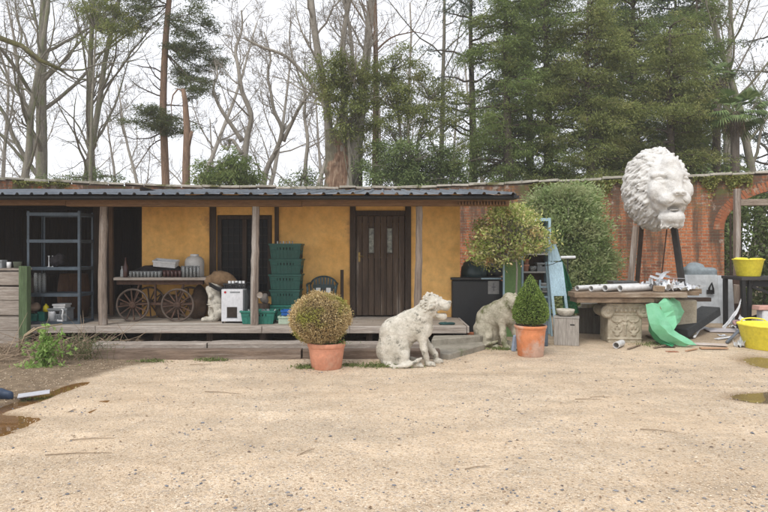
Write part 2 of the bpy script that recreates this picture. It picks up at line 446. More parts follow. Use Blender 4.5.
def water(name, cx, cy, rx, ry, tint, dirt):
    q = NT(name + '_water'); q.t.nodes.remove(q.b)
    tr = q.n('BsdfTransparent'); tr.inputs[0].default_value = tint + (1,)
    df = q.n('BsdfDiffuse'); df.inputs[0].default_value = dirt + (1,)
    gl = q.n('BsdfGlossy'); gl.inputs['Roughness'].default_value = .03
    fr = q.n('Fresnel'); fr.inputs[0].default_value = 1.36
    m1 = q.n('MixShader'); m1.inputs[0].default_value = .22; q.l(tr.outputs[0], m1.inputs[1]); q.l(df.outputs[0], m1.inputs[2])
    m2 = q.n('MixShader'); q.l(fr.outputs[0], m2.inputs[0]); q.l(m1.outputs[0], m2.inputs[1]); q.l(gl.outputs[0], m2.inputs[2])
    q.l(m2.outputs[0], q.out.inputs[0])
    a = np.linspace(0, 2 * PI, 48, endpoint=False)
    b = MB().add(np.stack([cx + rx * np.cos(a), cy + ry * np.sin(a), np.full(48, -.011)], -1), np.arange(48)[None])
    return tag(b.build('puddle', q.mat), kind='structure')
water('brown', -3.85, 6.0, .95, 1.7, (.86, .68, .42), (.30, .19, .085))
water('clear', 4.45, 6.5, 1.2, .55, (.86, .80, .70), (.34, .28, .20))
water('shallow', 5.4, 8.45, .9, 1.1, (.88, .82, .72), (.38, .31, .23))

# loose stones on the gravel
def stones(n, lo, hi, xr, yr, m, name, power=1.0, flat=.6):
    ico = np.array([(0, 0, 1), (.9, 0, .3), (.3, .85, .25), (-.75, .5, .3), (-.7, -.55, .28), (.25, -.9, .3), (0, 0, -.6)])
    fc = np.array([(0, 1, 2), (0, 2, 3), (0, 3, 4), (0, 4, 5), (0, 5, 1), (6, 2, 1), (6, 3, 2), (6, 4, 3), (6, 5, 4), (6, 1, 5)])
    y = yr[0] + (yr[1] - yr[0]) * rng.uniform(0, 1, n) ** power; x = rng.uniform(-1, 1, n) * np.minimum(y * .68, xr)
    s_ = rng.uniform(lo, hi, n) * rng.uniform(.5, 1, n); cl = rng.uniform(0, 1, n) < .4; cj = rng.integers(0, max(n // 25, 1), n); x = np.where(cl, x[cj] + rng.normal(0, .12, n), x); y = np.where(cl, np.clip(y[cj] + rng.normal(0, .1, n), yr[0], 20), y); a = rng.uniform(0, 6.28, n)
    V = ico[None] * (1 + rng.normal(0, .18, (n, 7, 1))) * s_[:, None, None] * np.stack([rng.uniform(.8, 1.5, n), rng.uniform(.6, 1, n), np.full(n, flat)], -1)[:, None]
    c, s2 = np.cos(a)[:, None], np.sin(a)[:, None]
    V = np.stack([V[..., 0] * c - V[..., 1] * s2, V[..., 0] * s2 + V[..., 1] * c, V[..., 2]], -1)
    V[..., 0] += x[:, None]; V[..., 1] += y[:, None]; V[..., 2] += (gz(x, y) + s_ * .12)[:, None]
    b = MB().add(V, (np.arange(n)[:, None, None] * 7 + fc[None]).reshape(-1, 3))
    return b.build(name, m)
q = NT('gravel_stone'); g = q.n('NewGeometry')
c_ = q.ramp(g.outputs['Random Per Island'], [(0, (.34, .25, .17)), (.3, (.54, .42, .29)), (.6, (.62, .5, .36)), (.85, (.72, .63, .5)), (.95, (.4, .3, .2)), (1, (.3, .2, .13))])
stone_pale = q.done(c_, .85, .3)
q = NT('slate_chip'); g = q.n('NewGeometry')
stone_dark = q.done(q.ramp(g.outputs['Random Per Island'], [(0, (.10, .11, .13)), (.5, (.19, .20, .23)), (.8, (.26, .25, .25)), (1, (.12, .08, .06))]), .7, .4)
tag(stones(24000, .004, .0125, 8, (3.3, 9.3), stone_pale, 'gravel', 1.7), 'loose pale tan gravel scattered over the whole yard', 'gravel', kind='stuff')
tag(stones(1300, .005, .019, 8, (3.4, 8.8), stone_dark, 'slate_chips', 1.7), 'dark blue grey slate chips strewn across the pale gravel', 'stone chips', kind='stuff')

# ============================================================ curved brick garden wall
wp = np.array([(-14.5, 12.6), (-12.2, 14.4), (-10.13, 15.83), (-8.05, 17.0), (-5.5, 17.95), (-2.55, 18.25), (.48, 18.1), (3.3, 17.1), (5.7, 15.95), (8.06, 15.2), (9.34, 14.65), (11, 13.9), (13.5, 12.4)])
tt = np.concatenate([[0], np.cumsum(np.linalg.norm(np.diff(wp, axis=0), axis=1))])
def wall_at(s):
    s = np.asarray(s, float)
    f = lambda q: np.stack([np.interp(q, tt, wp[:, 0]), np.interp(q, tt, wp[:, 1])], -1)
    return sum(f(s + o) for o in (-1.2, -.6, 0, .6, 1.2)) / 5
def s_of_x(x):
    ss = np.linspace(1.2, tt[-1] - 1.2, 4000); return float(np.interp(x, wall_at(ss)[:, 0], ss))
S0, S1 = 1.3, tt[-1] - 1.3
OPa, OPb = s_of_x(8.50), s_of_x(8.50) + 2.9
WTOP = 3.44
def arch_z(s):
    u = (s - (OPa + OPb) / 2) / ((OPb - OPa) / 2)
    return 2.12 + .98 * np.sqrt(np.clip(1 - u * u, 0, 1))
se = np.sort(np.concatenate([np.arange(S0, S1, .12), np.linspace(OPa, OPb, 40)]))
ss_, zb = [], []
for s_ in se:
    inside = OPa - 1e-6 <= s_ <= OPb + 1e-6
    if abs(s_ - OPa) < 1e-6: ss_ += [s_, s_]; zb += [-.1, 2.12]
    elif abs(s_ - OPb) < 1e-6: ss_ += [s_, s_]; zb += [2.12, -.1]
    else: ss_.append(s_); zb.append(float(arch_z(s_)) if inside else -.1)
ss_ = np.array(ss_); zb = np.array(zb)
pc = wall_at(ss_); tg = wall_at(ss_ + .05) - wall_at(ss_ - .05); tg /= np.linalg.norm(tg, axis=1)[:, None]
nrm = np.stack([tg[:, 1], -tg[:, 0]], -1)          # towards the yard
fr_ = pc; bk = pc - nrm * .36
ztop = WTOP + .02 * fnoise(ss_, ss_ * 0, 1.2, 5)
n_ = len(ss_)
Vw = np.concatenate([np.column_stack([fr_, zb]), np.column_stack([fr_, ztop]), np.column_stack([bk, ztop]), np.column_stack([bk, zb])])
i_ = np.arange(n_ - 1)
Qw = np.concatenate([np.stack([i_ + a * n_, i_ + 1 + a * n_, i_ + 1 + b * n_, i_ + b * n_], -1) for a, b in ((0, 1), (1, 2), (2, 3), (3, 0))])
uvv = np.concatenate([np.column_stack([ss_, zb]), np.column_stack([ss_, ztop]), np.column_stack([ss_, ztop + .36]), np.column_stack([ss_, zb - .36])])
q = NT('old_brick'); uvn = q.n('UVMap'); uvn.uv_map = 'uv'
wv = q.n('Mapping'); q.l(uvn.outputs[0], wv.inputs[0])
nzv = q.n('TexNoise'); nzv.inputs['Scale'].default_value = 3.5; q.l(uvn.outputs[0], nzv.inputs['Vector'])
ad = q.n('VectorMath', operation='MULTIPLY_ADD'); q.l(nzv.outputs['Color'], ad.inputs[0]); ad.inputs[1].default_value = (.025, .025, .0); q.l(wv.outputs[0], ad.inputs[2])
br = q.n('TexBrick'); q.l(ad.outputs[0], br.inputs['Vector']); br.inputs['Scale'].default_value = 1
br.inputs['Brick Width'].default_value = .235; br.inputs['Row Height'].default_value = .078; br.inputs['Mortar Size'].default_value = .009
br.inputs['Color1'].default_value = (.52, .18, .08, 1); br.inputs['Color2'].default_value = (.22, .08, .05, 1); br.inputs['Mortar'].default_value = (.36, .29, .21, 1); br.inputs['Bias'].default_value = -.15
ov = q.coord()
col = q.mix(q.ramp(q.noise(ov, .8, 5, .65), [(.38, 0), (.66, .8)]), br.outputs['Color'], (.56, .22, .09))
col = q.mix(q.math('MULTIPLY', br.outputs['Fac'], .8), col, (.36, .30, .22))
col = q.mix(1, col, q.ramp(q.noise(ov, 26, 3, .7), [(.3, .6), (.7, 1.3)]), 'MULTIPLY')
sepx = q.n('SeparateXYZ'); q.l(uvn.outputs[0], sepx.inputs[0])
stv = q.coord((1.7, 1.7, .22)); sn = q.noise(stv, 1.6, 6, .7)
high = q.ramp(q.math('DIVIDE', sepx.outputs[1], 3.6), [(.25, 0), (.95, .16)])
col = q.mix(q.ramp(q.math('ADD', sn, high), [(.50, 0), (.66, .82)]), col, (.075, .06, .045))     # run-off stains
col = q.mix(q.ramp(q.math('ADD', q.noise(ov, 3.1, 7, .75), q.math('MULTIPLY', high, .8)), [(.66, 0), (.74, .7)]), col, (.5, .44, .38))  # lime and lichen
col = q.mix(q.ramp(q.math('ADD', q.noise(ov, 2.1, 6, .7), high), [(.66, 0), (.78, .75)]), col, (.10, .12, .035))  # moss
hb = q.math('ADD', q.math('MULTIPLY', br.outputs['Fac'], -1), q.math('MULTIPLY', q.noise(ov, 40, 3, .7), .6))
q.bump(hb, .8, .014)
brick = q.done(col, .95, .2)
garden_wall = thing('brick_wall', 'old curved orange red brick garden wall with pale mossy coping behind the hut', 'wall', (0, 16, 0))
wo = MB().add(Vw, Qw).build('brickwork', brick, garden_wall)
uvl = wo.data.uv_layers.new(name='uv')
li = np.empty(len(wo.data.loops), np.int64); wo.data.loops.foreach_get('vertex_index', li)
uvl.data.foreach_set('uv', uvv[li].ravel())
M['coping'] = mat('coping', (.50, .47, .41), (.3, .28, .23), 3, .95, .7, .02, c3=(.13, .13, .05), s3=1.1, t3=.52)
cb = MB(); s_ = S0
while s_ < S1 - .6:
    L = rng.uniform(.42, .6); a, b = wall_at(s_), wall_at(s_ + L - .012); t = (b - a) / np.linalg.norm(b - a); nn_ = np.array([t[1], -t[0]])
    zc = WTOP + .055 + .012 * rng.normal()
    ca = a - nn_ * .18; cb_ = b - nn_ * .18
    cb.bar((ca[0], ca[1], zc), (cb_[0], cb_[1], zc + .01 * rng.normal()), .46, .07, jit=.006); s_ += L
cb.build('coping', M['coping'], garden_wall, bevel=.01)
ab = MB(); L = 0; u = -.98
for u in np.linspace(0.02, PI - .02, 52):
    cs = (OPa + OPb) / 2 - math.cos(u) * (OPb - OPa) / 2; zz = 2.12 + .98 * math.sin(u)
    pa = wall_at(cs); t = wall_at(cs + .05) - wall_at(cs - .05); t /= np.linalg.norm(t); nn_ = np.array([t[1], -t[0]])
    rad = np.array([-math.cos(u) * .98, math.sin(u) * 1.45]); rad /= np.linalg.norm(rad)
    p0 = np.array([pa[0] + rad[0] * .003 * t[0], pa[1], zz]); p1_ = p0 + .235 * np.array([rad[0] * t[0], rad[0] * t[1], rad[1]])
    off = np.array([nn_[0], nn_[1], 0]) * -.067
    ab.bar(p0 + off, p1_ + off, .066, .14, up=(nn_[0], nn_[1], 0), jit=.003)
M['arch_brick'] = mat('arch_brick', (.42, .155, .075), (.27, .10, .05), 7, .95, .5, .01, c3=(.36, .28, .2), s3=4, t3=.54)
ab.build('arch', M['arch_brick'], garden_wall, bevel=.004)

# timber frame standing in the arched opening
fr = thing('opening_frame', 'weathered grey timber post and lintel standing in the arched wall opening', 'timber frame', (8.75, 14.75, 0))
d = 14.6
MB().bar((X(736.5, d), d, -.05), (X(737, d), d, Z(189, d)), .14, .12, jit=.006).build('post', M['grey_wood_z'], fr, bevel=.008)
MB().bar((X(731, 14.9), 14.9, 0), (X(730.5, 14.9), 14.9, Z(214, 14.9)), .035, .04, jit=.004).build('batten', M['dark_oak'], fr)
MB().bar((X(740, d) , 14.75, Z(202, d)), (11.2, 14.35, Z(203, d)), .16, .15, jit=.006).build('lintel', M['grey_wood_x'], fr, bevel=.008)

# ============================================================ the hut
WY = 11.37; DZ = .33; DF = 10.03
hut = thing('hut', 'long low ochre rendered hut with open veranda, plank door and ribbed metal roof', 'hut', (-2.5, 12, 0))
DXL, DXR = -12.0, X(466, 10.1)
wx = lambda x: X(x, WY)
wb = MB()
def wallbox(x0, x1, z0, z1, y0=WY, y1=WY + .22):   # plaster with slightly wavy face
    nx, nz = max(2, int((x1 - x0) / .12)), max(2, int((z1 - z0) / .12))
    gx, gzz = np.meshgrid(np.linspace(x0, x1, nx + 1), np.linspace(z0, z1, nz + 1), indexing='ij')
    yy = y0 + .006 * fnoise(gx, gzz, 2.3, 21)
    k = np.arange(nx)[:, None] * (nz + 1) + np.arange(nz)[None]
    wb.add(np.stack([gx, yy, gzz], -1), np.stack([k, k + nz + 1, k + nz + 2, k + 1], -1).reshape(-1, 4))
    wb.bb(x0, x1, y0 + .014, y1, z0, z1)
TOPZ = 2.66
wallbox(wx(142), wx(217), DZ, TOPZ)
wallbox(wx(217), wx(272), Z(215, WY), TOPZ)
wallbox(wx(217), wx(272), DZ, Z(296, WY))
wallbox(wx(272), wx(350), DZ, TOPZ)
wallbox(wx(350), wx(411), Z(213, WY), TOPZ)
wallbox(wx(411), wx(460), DZ - .28, TOPZ)
wb.bb(wx(460) - .22, wx(460), WY + .225, 14.6, 0, 2.64)
wb.bb(-8.3, wx(460) - .23, 14.4, 14.6, 0, 2.95)
wb.build('wall', M['ochre'], hut, smooth=False)
# open dark bay on the left
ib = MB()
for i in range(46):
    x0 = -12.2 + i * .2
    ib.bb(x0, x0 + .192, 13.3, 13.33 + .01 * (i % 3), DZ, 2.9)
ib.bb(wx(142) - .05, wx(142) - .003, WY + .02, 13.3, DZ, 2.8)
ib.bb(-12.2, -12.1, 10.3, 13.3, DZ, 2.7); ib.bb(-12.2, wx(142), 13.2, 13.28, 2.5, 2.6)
ib.build('back_boarding', mat('sooty_boards', (.028, .02, .015), (.014, .011, .009), 3, .9, .4, .01, (9, 9, .6)), hut)  # near-black colour stands in for the deep shade of the bay
b = MB(); b.bar((X(112, 11.6), 11.6, DZ), (X(111, 11.6), 11.6, 2.75), .07, .07)
b.build('stud', wood('stud_wood', (.2, .12, .07), (.1, .06, .035), 'z'), hut)
MB().bb(X(93, 11.9), X(111, 11.9), 11.9, 11.94, DZ, 2.7).build('door_lining', M['dark_oak'], hut)
# frame timbers on the ochre wall
MB().bb(wx(210), wx(216.5), WY - .04, WY - .008, DZ, TOPZ).build('stud', M['dark_oak'], hut, bevel=.004)
MB().bb(wx(275), wx(279), WY - .05, WY - .009, DZ, TOPZ).build('stud', M['door_oak'], hut, bevel=.004)
# window
win = MB()
x0, x1, z0, z1 = wx(218), wx(271.5), Z(296, WY), Z(215.5, WY)
for (a, b_, c, d_) in ((x0, x0 + .07, z0, z1), (x1 - .07, x1, z0, z1), (x0 + .072, x1 - .072, z1 - .07, z1), (x0 + .072, x1 - .072, z0, z0 + .09), ((x0 + x1) / 2 - .04, (x0 + x1) / 2 + .04, z0 + .092, z1 - .072)):
    win.bb(a, b_, WY - .03, WY + .05, c, d_)
wo_ = win.build('window', M['dark_oak'], hut, bevel=.004)
gbm = MB()
for i in range(1, 8):
    xx = x0 + .07 + (x1 - x0 - .14) * i / 8
    if i != 4: gbm.bb(xx - .006, xx + .006, WY + .012, WY + .026, z0 + .09, z1 - .07)
for i in range(1, 9):
    zz = z0 + .09 + (z1 - z0 - .16) * i / 9; gbm.bb(x0 + .07, x1 - .07, WY + .014, WY + .024, zz - .006, zz + .006)
gbm.build('glazing_bars', mat('lead_bar', (.035, .032, .03), None, 5, .8), wo_)
darkglass = mat('dark_glass', (.006, .007, .008), (.012, .013, .014), 2, .3, 0, spec=.12)
MB().bb(x0 + .06, x1 - .06, WY + .035, WY + .045, z0 + .08, z1 - .06).build('pane', darkglass, wo_)
# door
df = MB(); dx0, dx1 = wx(350), wx(411); dtop = Z(214, WY)
df.bb(dx0, dx0 + .11, WY - .05, WY + .06, DZ, dtop + .22); df.bb(dx1 - .11, dx1, WY - .05, WY + .06, DZ, dtop + .22)
df.bb(dx0 + .112, dx1 - .112, WY - .045, WY + .055, dtop - .03, dtop + .06)
df.build('door_frame', M['dark_oak'], hut, bevel=.005)
db = MB(); a0, a1 = dx0 + .116, dx1 - .116; npk = 8; pw = (a1 - a0) / npk
pz0, pz1 = Z(253, WY), Z(228, WY)
for i in range(npk):
    l, r_ = a0 + i * pw + .004, a0 + (i + 1) * pw - .004; yy = WY + .0 + .006 * ((i * 7) % 3)
    if i in (2, 5):
        db.bb(l, r_, yy, yy + .04, DZ + .03, pz0); db.bb(l, r_, yy, yy + .04, pz1, dtop - .035)
    else: db.bb(l, r_, yy, yy + .04, DZ + .03, dtop - .035)
db.bb(a0, a1, WY + .041, WY + .06, DZ + .03, pz0 - .1); db.bb(a0, a1, WY + .041, WY + .06, pz1 + .1, dtop - .04)
door = db.build('door', M['door_oak'], hut, bevel=.006)
for i, lb in ((2, 'narrow glass pane with a leaded surround and a green item behind it'), (5, None)):
    l = a0 + i * pw - .01; r_ = l + pw + .02
    pb = MB()
    cxp = (l + r_) / 2
    for (a, b_, c, d_) in ((l, l + .022, pz0 - .02, pz1 + .02), (r_ - .022, r_, pz0 - .02, pz1 + .02), (l + .023, r_ - .023, pz0 - .02, pz0 + .005), (l + .023, r_ - .023, pz1 - .005, pz1 + .02)):
        pb.bb(a, b_, WY - .012, WY + .015, c, d_)
    fo = pb.build('pane_surround', M['dark_oak'], door)
    g_ = MB().bb(l + .02, r_ - .02, WY + .02, WY + .026, pz0, pz1).build('pane', mat('door_pane', (.035, .04, .035), (.36, .38, .30), 11, .12, .4, .01, spec=.6), door)  # pale blotches paint a reflection into the glass colour
    if lb:
        g_['label'] = lb
        MB().lathe((cxp - .005, WY + .06, pz0 + .16), [(.0, 0), (.035, .01), (.04, .1), (.02, .14), (0, .15)], 12).build('green_item', mat('lime_plastic', (.35, .5, .08), None, 3, .5), door)
hb_ = MB(); hx, hz = a0 + .06, Z(257, WY)
hb_.bb(hx - .018, hx + .018, WY - .012, WY - .004, hz - .09, hz + .09); hb_.tube([(hx, WY - .01, hz + .02), (hx, WY - .05, hz + .02), (hx + .09, WY - .05, hz + .015)], .009, 8)
hb_.build('handle', mat('brass', (.35, .24, .09), None, 5, .4, metal=.8), door)
# posts
for (xp, wd, la) in ((103, .115, None), (255, .11, None), (418.5, .10, None)):
    dp = 10.17; n = 14; zz = np.linspace(DZ, 2.34, n)
    pts = np.stack([X(xp, dp) + .012 * np.sin(zz * 2 + xp) + rng.normal(0, .003, n), dp + rng.normal(0, .003, n), zz], -1)
    rr = wd * .62 * (1 + rng.normal(0, .035, n)) * np.linspace(1.08, .95, n)
    ob = MB().tube(pts, rr, 7).build('post', M['grey_wood_z'], hut, smooth=False, bevel=.006)
# a round slice of log fixed to the middle post
MB().tube([(X(260, 10.1), 10.07, Z(295, 10.1)), (X(260, 10.1), 10.11, Z(295, 10.1))], .05, 14).build('log_slice', M['grey_wood_x'], hut)
# beam, fascia, gutter line
bm = MB(); xa = -12.4
for (l, r_, zo) in ((xa, X(66, 10.1), .02), (X(66, 10.1), X(302, 10.1), 0), (X(302, 10.1), X(510, 10.05), .008)):
    bm.bb(l + .002, r_ - .002, 10.08, 10.24, 2.335 + zo, 2.44 + zo)
bm.build('beam', M['beam'], hut, bevel=.01)
bm = MB(); bm.bb(xa, X(510, 9.95), 9.93, 9.97, 2.415, 2.485)
bm.build('fascia_rail', M['beam'], hut, bevel=.006)
bm = MB(); bm.bb(xa, X(516, 9.75), 9.83, 9.9, 2.425, 2.50)
n = 40; bm.tube([(x_, 9.80, 2.462) for x_ in np.linspace(xa, X(517, 9.75), n)], .036, 10)
bm.build('gutter', M['gutter'], hut, bevel=.004)
for i in range(21):
    x_ = -12.2 + i * .7
    if x_ > 2.1: break
    MB().bar((x_, 9.98, 2.47), (x_, 14.3, 2.98), .06, .09).build('rafter', M['dark_oak'], hut)
bt = MB()
for i in range(16):
    x_ = X(459 + i * 3.1, 10.0); bt.bb(x_, x_ + .02, 9.985, 10.07, 2.355, 2.41)
bt.build('eaves_slats', M['beam'], hut)
# ribbed roof
xr0, xr1 = xa, X(515, 9.75); pitch = .236
xx_ = []; zz_ = []
x_ = xr1
while x_ > xr0:
    for (o, h_) in ((0, 0), (.02, .034), (.052, .034), (.072, 0), (.15, .003)): xx_.append(x_ - o); zz_.append(h_)
    x_ -= pitch
xx_ = np.array(xx_); zz_ = np.array(zz_)
ydiv = np.linspace(9.70, 14.7, 12); V0 = []
for yy in ydiv:
    zr = 2.503 + (yy - 9.7) * .112 + .004 * np.sin(xx_ * 3 + yy)
    V0.append(np.stack([xx_, np.full(len(xx_), yy) + (yy < 9.8) * .012 * np.sin(np.floor((xr1 - xx_) / .95) * 2.3), zr + zz_], -1))
V0 = np.array(V0).transpose(1, 0, 2); a, b = V0.shape[:2]
k = np.arange(a - 1)[:, None] * b + np.arange(b - 1)[None]
rb = MB().add(V0, np.stack([k, k + 1, k + b + 1, k + b], -1).reshape(-1, 4))
rf = rb.build('roof', M['roof'], hut)
sm = rf.modifiers.new('thickness', 'SOLIDIFY'); sm.thickness = .004
cpb = MB()
cpb.tube([(xr1 + .005, 9.74, 2.50), (xr1 + .005, 14.6, 3.05)], .022, 8)
cpb.bb(xr1 - .03, xr1 + .055, 9.70, 9.85, 2.44, 2.485)
cpb.build('verge_trim', M['gutter'], hut)
# deck
dk = MB(); nb = 10; y = DF
i = 0
while y < 13.3:
    wd = .145; x = DXL + rng.uniform(-.3, 0)
    while x < DXR:
        L = rng.uniform(2.4, 3.6) ; x2 = min(x + L, DXR + rng.uniform(-.012, .012))
        if x2 > DXR - .3: x2 = DXR + rng.uniform(-.01, .012)
        zt = DZ + rng.uniform(-.003, .003)
        if x2 > x + .02: dk.bb(x, x2 - .005, y, y + wd - .007, zt - .035, zt)
        x = x2 if x2 < DXR - .02 else DXR + 1
    y += wd
dk.build('deck', M['deck'], hut, bevel=.003)
ed = MB()
for (l, r_, dz_) in ((DXL, X(96, 10), 0), (X(96, 10), X(262, 10), -.004), (X(262, 10), X(350, 10), .0), (X(350, 10), DXR, -.006)):
    ed.bb(l, r_ - .006, DF - .045, DF - .004, DZ - .115 + dz_, DZ + .004 + dz_, jit=.003)
ed.bb(DXR + .004, DXR + .04, DF - .04, WY - .01, DZ - .115, DZ + .002)
ed.build('deck_edge', M['deck_edge'], hut, bevel=.006)
jb = MB()
for x_ in np.arange(DXL, DXR, .9): jb.bb(x_, x_ + .1, DF + .12, 13.2, 0, DZ - .038)
jb.bb(DXL, DXR - .1, 11.0, 11.1, 0, DZ - .038)
jb.build('deck_joists', M['dark_oak'], hut)
# step timbers in front of the deck
def sleeper(x0, x1, y0, y1, z0, z1, m, lb, rot=0):
    c = np.array(((x0 + x1) / 2, (y0 + y1) / 2, z0)); b = MB(); n = 16
    gx = np.linspace(x0, x1, n)
    for i in range(1):
        pass
    sec = np.array([(y0, z0), (y0, z1 - .012), (y0 + .012, z1), (y1 - .012, z1), (y1, z1 - .012), (y1, z0)])
    V = np.array([[(x, a + rng.normal(0, .004), b_ + rng.normal(0, .003)) for a, b_ in sec] for x in gx])
    k = np.arange(n - 1)[:, None] * 6; j = np.arange(6)[None]; j2 = (j + 1) % 6
    b.add(V, [np.stack([k + j, k + j2, k + 6 + j2, k + 6 + j], -1).reshape(-1, 4), np.arange(6)[None, ::-1], (np.arange(6) + (n - 1) * 6)[None]])
    o = b.build('sleeper', m, None, origin=c); o.rotation_euler = (0, 0, rot)
    return tag(o, lb, 'timber', 'timbers making the step to the veranda')
sleeper(X(94, 8.8), X(301, 8.8), 8.76, 8.98, -.02, .135, M['sleeper'], 'front dark step timber on the gravel left of the round topiary')
sleeper(X(303, 8.8), X(440, 8.8), 8.78, 8.99, -.02, .13, M['sleeper'], 'front dark step timber behind the round topiary and lioness statue')
sleeper(X(98, 9.2), X(210, 9.2), 9.00, 9.26, .05, .195, M['sleeper_pale'], 'pale step plank under the veranda below the old cart')
sleeper(X(211.5, 9.2), X(335, 9.2), 9.01, 9.27, .055, .205, M['sleeper_pale'], 'pale step plank under the veranda below the white machine')
sleeper(X(337, 9.2), X(424, 9.2), 9.02, 9.27, .05, .195, M['sleeper_pale'], 'pale step plank under the veranda below the plank door')
# concrete slabs at the right end of the step
def slab(pts, h, lb, m=None):
    pts = np.array(pts); n = len(pts); c = pts.mean(0)
    V = np.concatenate([np.column_stack([pts, np.full(n, -.03)]), np.column_stack([c + (pts - c) * .985, np.full(n, h)]) + rng.normal(0, .004, (n, 3))])
    b = MB().add(V, [np.arange(n)[None, ::-1], (np.arange(n) + n)[None], np.array([(i, (i + 1) % n, (i + 1) % n + n, i + n) for i in range(n)])])
    o = b.build('stone_slab', m or M['stone'], None, bevel=.012, origin=(c[0], c[1], 0))
    return tag(o, lb, 'slab', 'stone slabs beside the lioness statues')
slab([(X(426, 8.9), 8.95), (X(449, 8.75), 8.72), (X(484, 9.75), 9.62), (X(482, 10), 9.9), (X(430, 9.4), 9.5)], .09, 'broad low stone slab between the two seated lioness statues')
slab([(X(432, 9.3), 9.45), (X(480, 9.9), 9.86), (X(483, 10.3), 10.0), (X(433, 9.9), 9.97)], .19, 'thick stone slab under the right end of the deck')
o = MB().bb(X(467, 10.4), X(484, 10.4), 10.35, 10.47, -.02, .17, jit=.004).build('brick_block', M['arch_brick'], None, bevel=.006, origin=(1.5, 10.4, 0))
tag(o, 'small reddish brown block on the ground between deck end and rear lioness statue', 'block')

# sleeper wall and green post at the far left
sw = thing('sleeper_wall', 'low stacked wall of pale weathered boards held by a green post at left', 'timber wall', (-6.4, 9.9, 0))
d = 9.9; ytop = [271, 286, 300, 316, 331, 348]
for i in range(5):
    MB().bb(-7.6, X(20, d), d, d + .14, Z(ytop[i + 1], d) + .012, Z(ytop[i], d), jit=.008).build('board', M['sleeper_pale'], sw, bevel=.012)
MB().bb(-7.6, X(21, d), d - .02, d + .32, Z(270.5, d), Z(269, d) + .01).build('ledge', M['sleeper_pale'], sw, bevel=.004)
b = MB(); b.bb(X(20, 9.8), X(24.5, 9.8), 9.76, 9.86, -.02, Z(266, 9.8)); b.bb(X(24.6, 9.8), X(29, 9.8), 9.74, 9.86, -.02, Z(266, 9.8) - .006)
b.build('post', M['green_post'], sw, bevel=.006)

# ============================================================ trees and plants
bark_grey = mat('bark_grey', (.31, .285, .235), (.17, .155, .125), 3, .95, .7, .03, (6, 6, 1), (.19, .21, .11), .7, .5)
bark_pale = mat('bark_pale', (.42, .39, .34), (.26, .235, .195), 3, .95, .6, .03, (6, 6, 1), (.24, .25, .15), .7, .6)
bark_brown = mat('bark_brown', (.34, .225, .15), (.18, .12, .085), 3, .95, .8, .03, (6, 6, 1), (.14, .12, .08), .8, .6)
bark_dark = mat('bark_dark', (.15, .125, .10), (.08, .065, .05), 3, .95, .7, .03, (6, 6, 1))
torn_wood = mat('torn_wood', (.40, .22, .12), (.17, .08, .045), 3, .95, .8, .03, (7, 7, .7), (.5, .36, .24), 1, .62)
moss_bark = mat('moss_bark', (.17, .17, .06), (.10, .085, .06), 4, .95, .8, .03, (2, 2, 2), (.24, .22, .15), 1.2, .55)
def nrm3(v): return v / (np.linalg.norm(v) + 1e-9)
def grow(mb, p, d, L, r, lv, C, g, tips=None):
    """one limb of a tree and, from it, its smaller limbs: C holds per-level settings"""
    n = C['seg'][lv]; pts = [p]; rr = [r]; dirs = [d]
    for i in range(n):
        d = nrm3(d + g.normal(0, C['wob'][lv], 3) + np.array((0, 0, C['up'][lv])))
        p = p + d * L / n; pts.append(p); rr.append(max(C['rmin'], r * (1 - (i + 1) / n * C['tap'][lv]))); dirs.append(d)
    mb.tube(pts, rr, C['k'][lv], m=0 if lv < C.get('mlv', 9) else 1, cap=False)
    if tips is not None and lv >= C['tiplv']: tips += [(q, dd) for q, dd in zip(pts[1:], dirs[1:])]
    if lv + 1 < len(C['seg']):
        for c in range(int(C['n'][lv])):
            t = C['t0'][lv] + (1 - C['t0'][lv]) * (c + g.uniform(0, 1)) / C['n'][lv]
            t = min(t, .999); i = min(int(t * n), n - 1); f = t * n - i
            q = pts[i] * (1 - f) + pts[i + 1] * f; dd = dirs[i + 1]
            az = g.uniform(0, 2 * PI); u = nrm3(np.cross(dd, (math.cos(az), math.sin(az), .3))); ang = R(g.normal(C['ang'][lv], 9))
            nd = nrm3(dd * math.cos(ang) + u * math.sin(ang))
            if lv == 0 and nd[2] < -.15: nd[2] = abs(nd[2]) * .3
            grow(mb, q, nd, L * C['lr'][lv] * g.uniform(.6, 1.15) * (1 - C['ts'][lv] * t), (r * (1 - t * C['tap'][lv])) * C['rr'][lv], lv + 1, C, g, tips)
BARE = dict(seg=(10, 8, 6, 5), wob=(.06, .16, .2, .22), up=(.03, .07, .05, .03), tap=(.75, .8, .85, .7), k=(9, 5, 4, 3), n=(15, 8, 6), t0=(.3, .2, .15), ang=(50, 45, 42), lr=(.42, .5, .5), ts=(.35, .4, .3), rr=(.45, .5, .5), rmin=.006, tiplv=2)
def var(**k): c = dict(BARE); c.update(k); return c
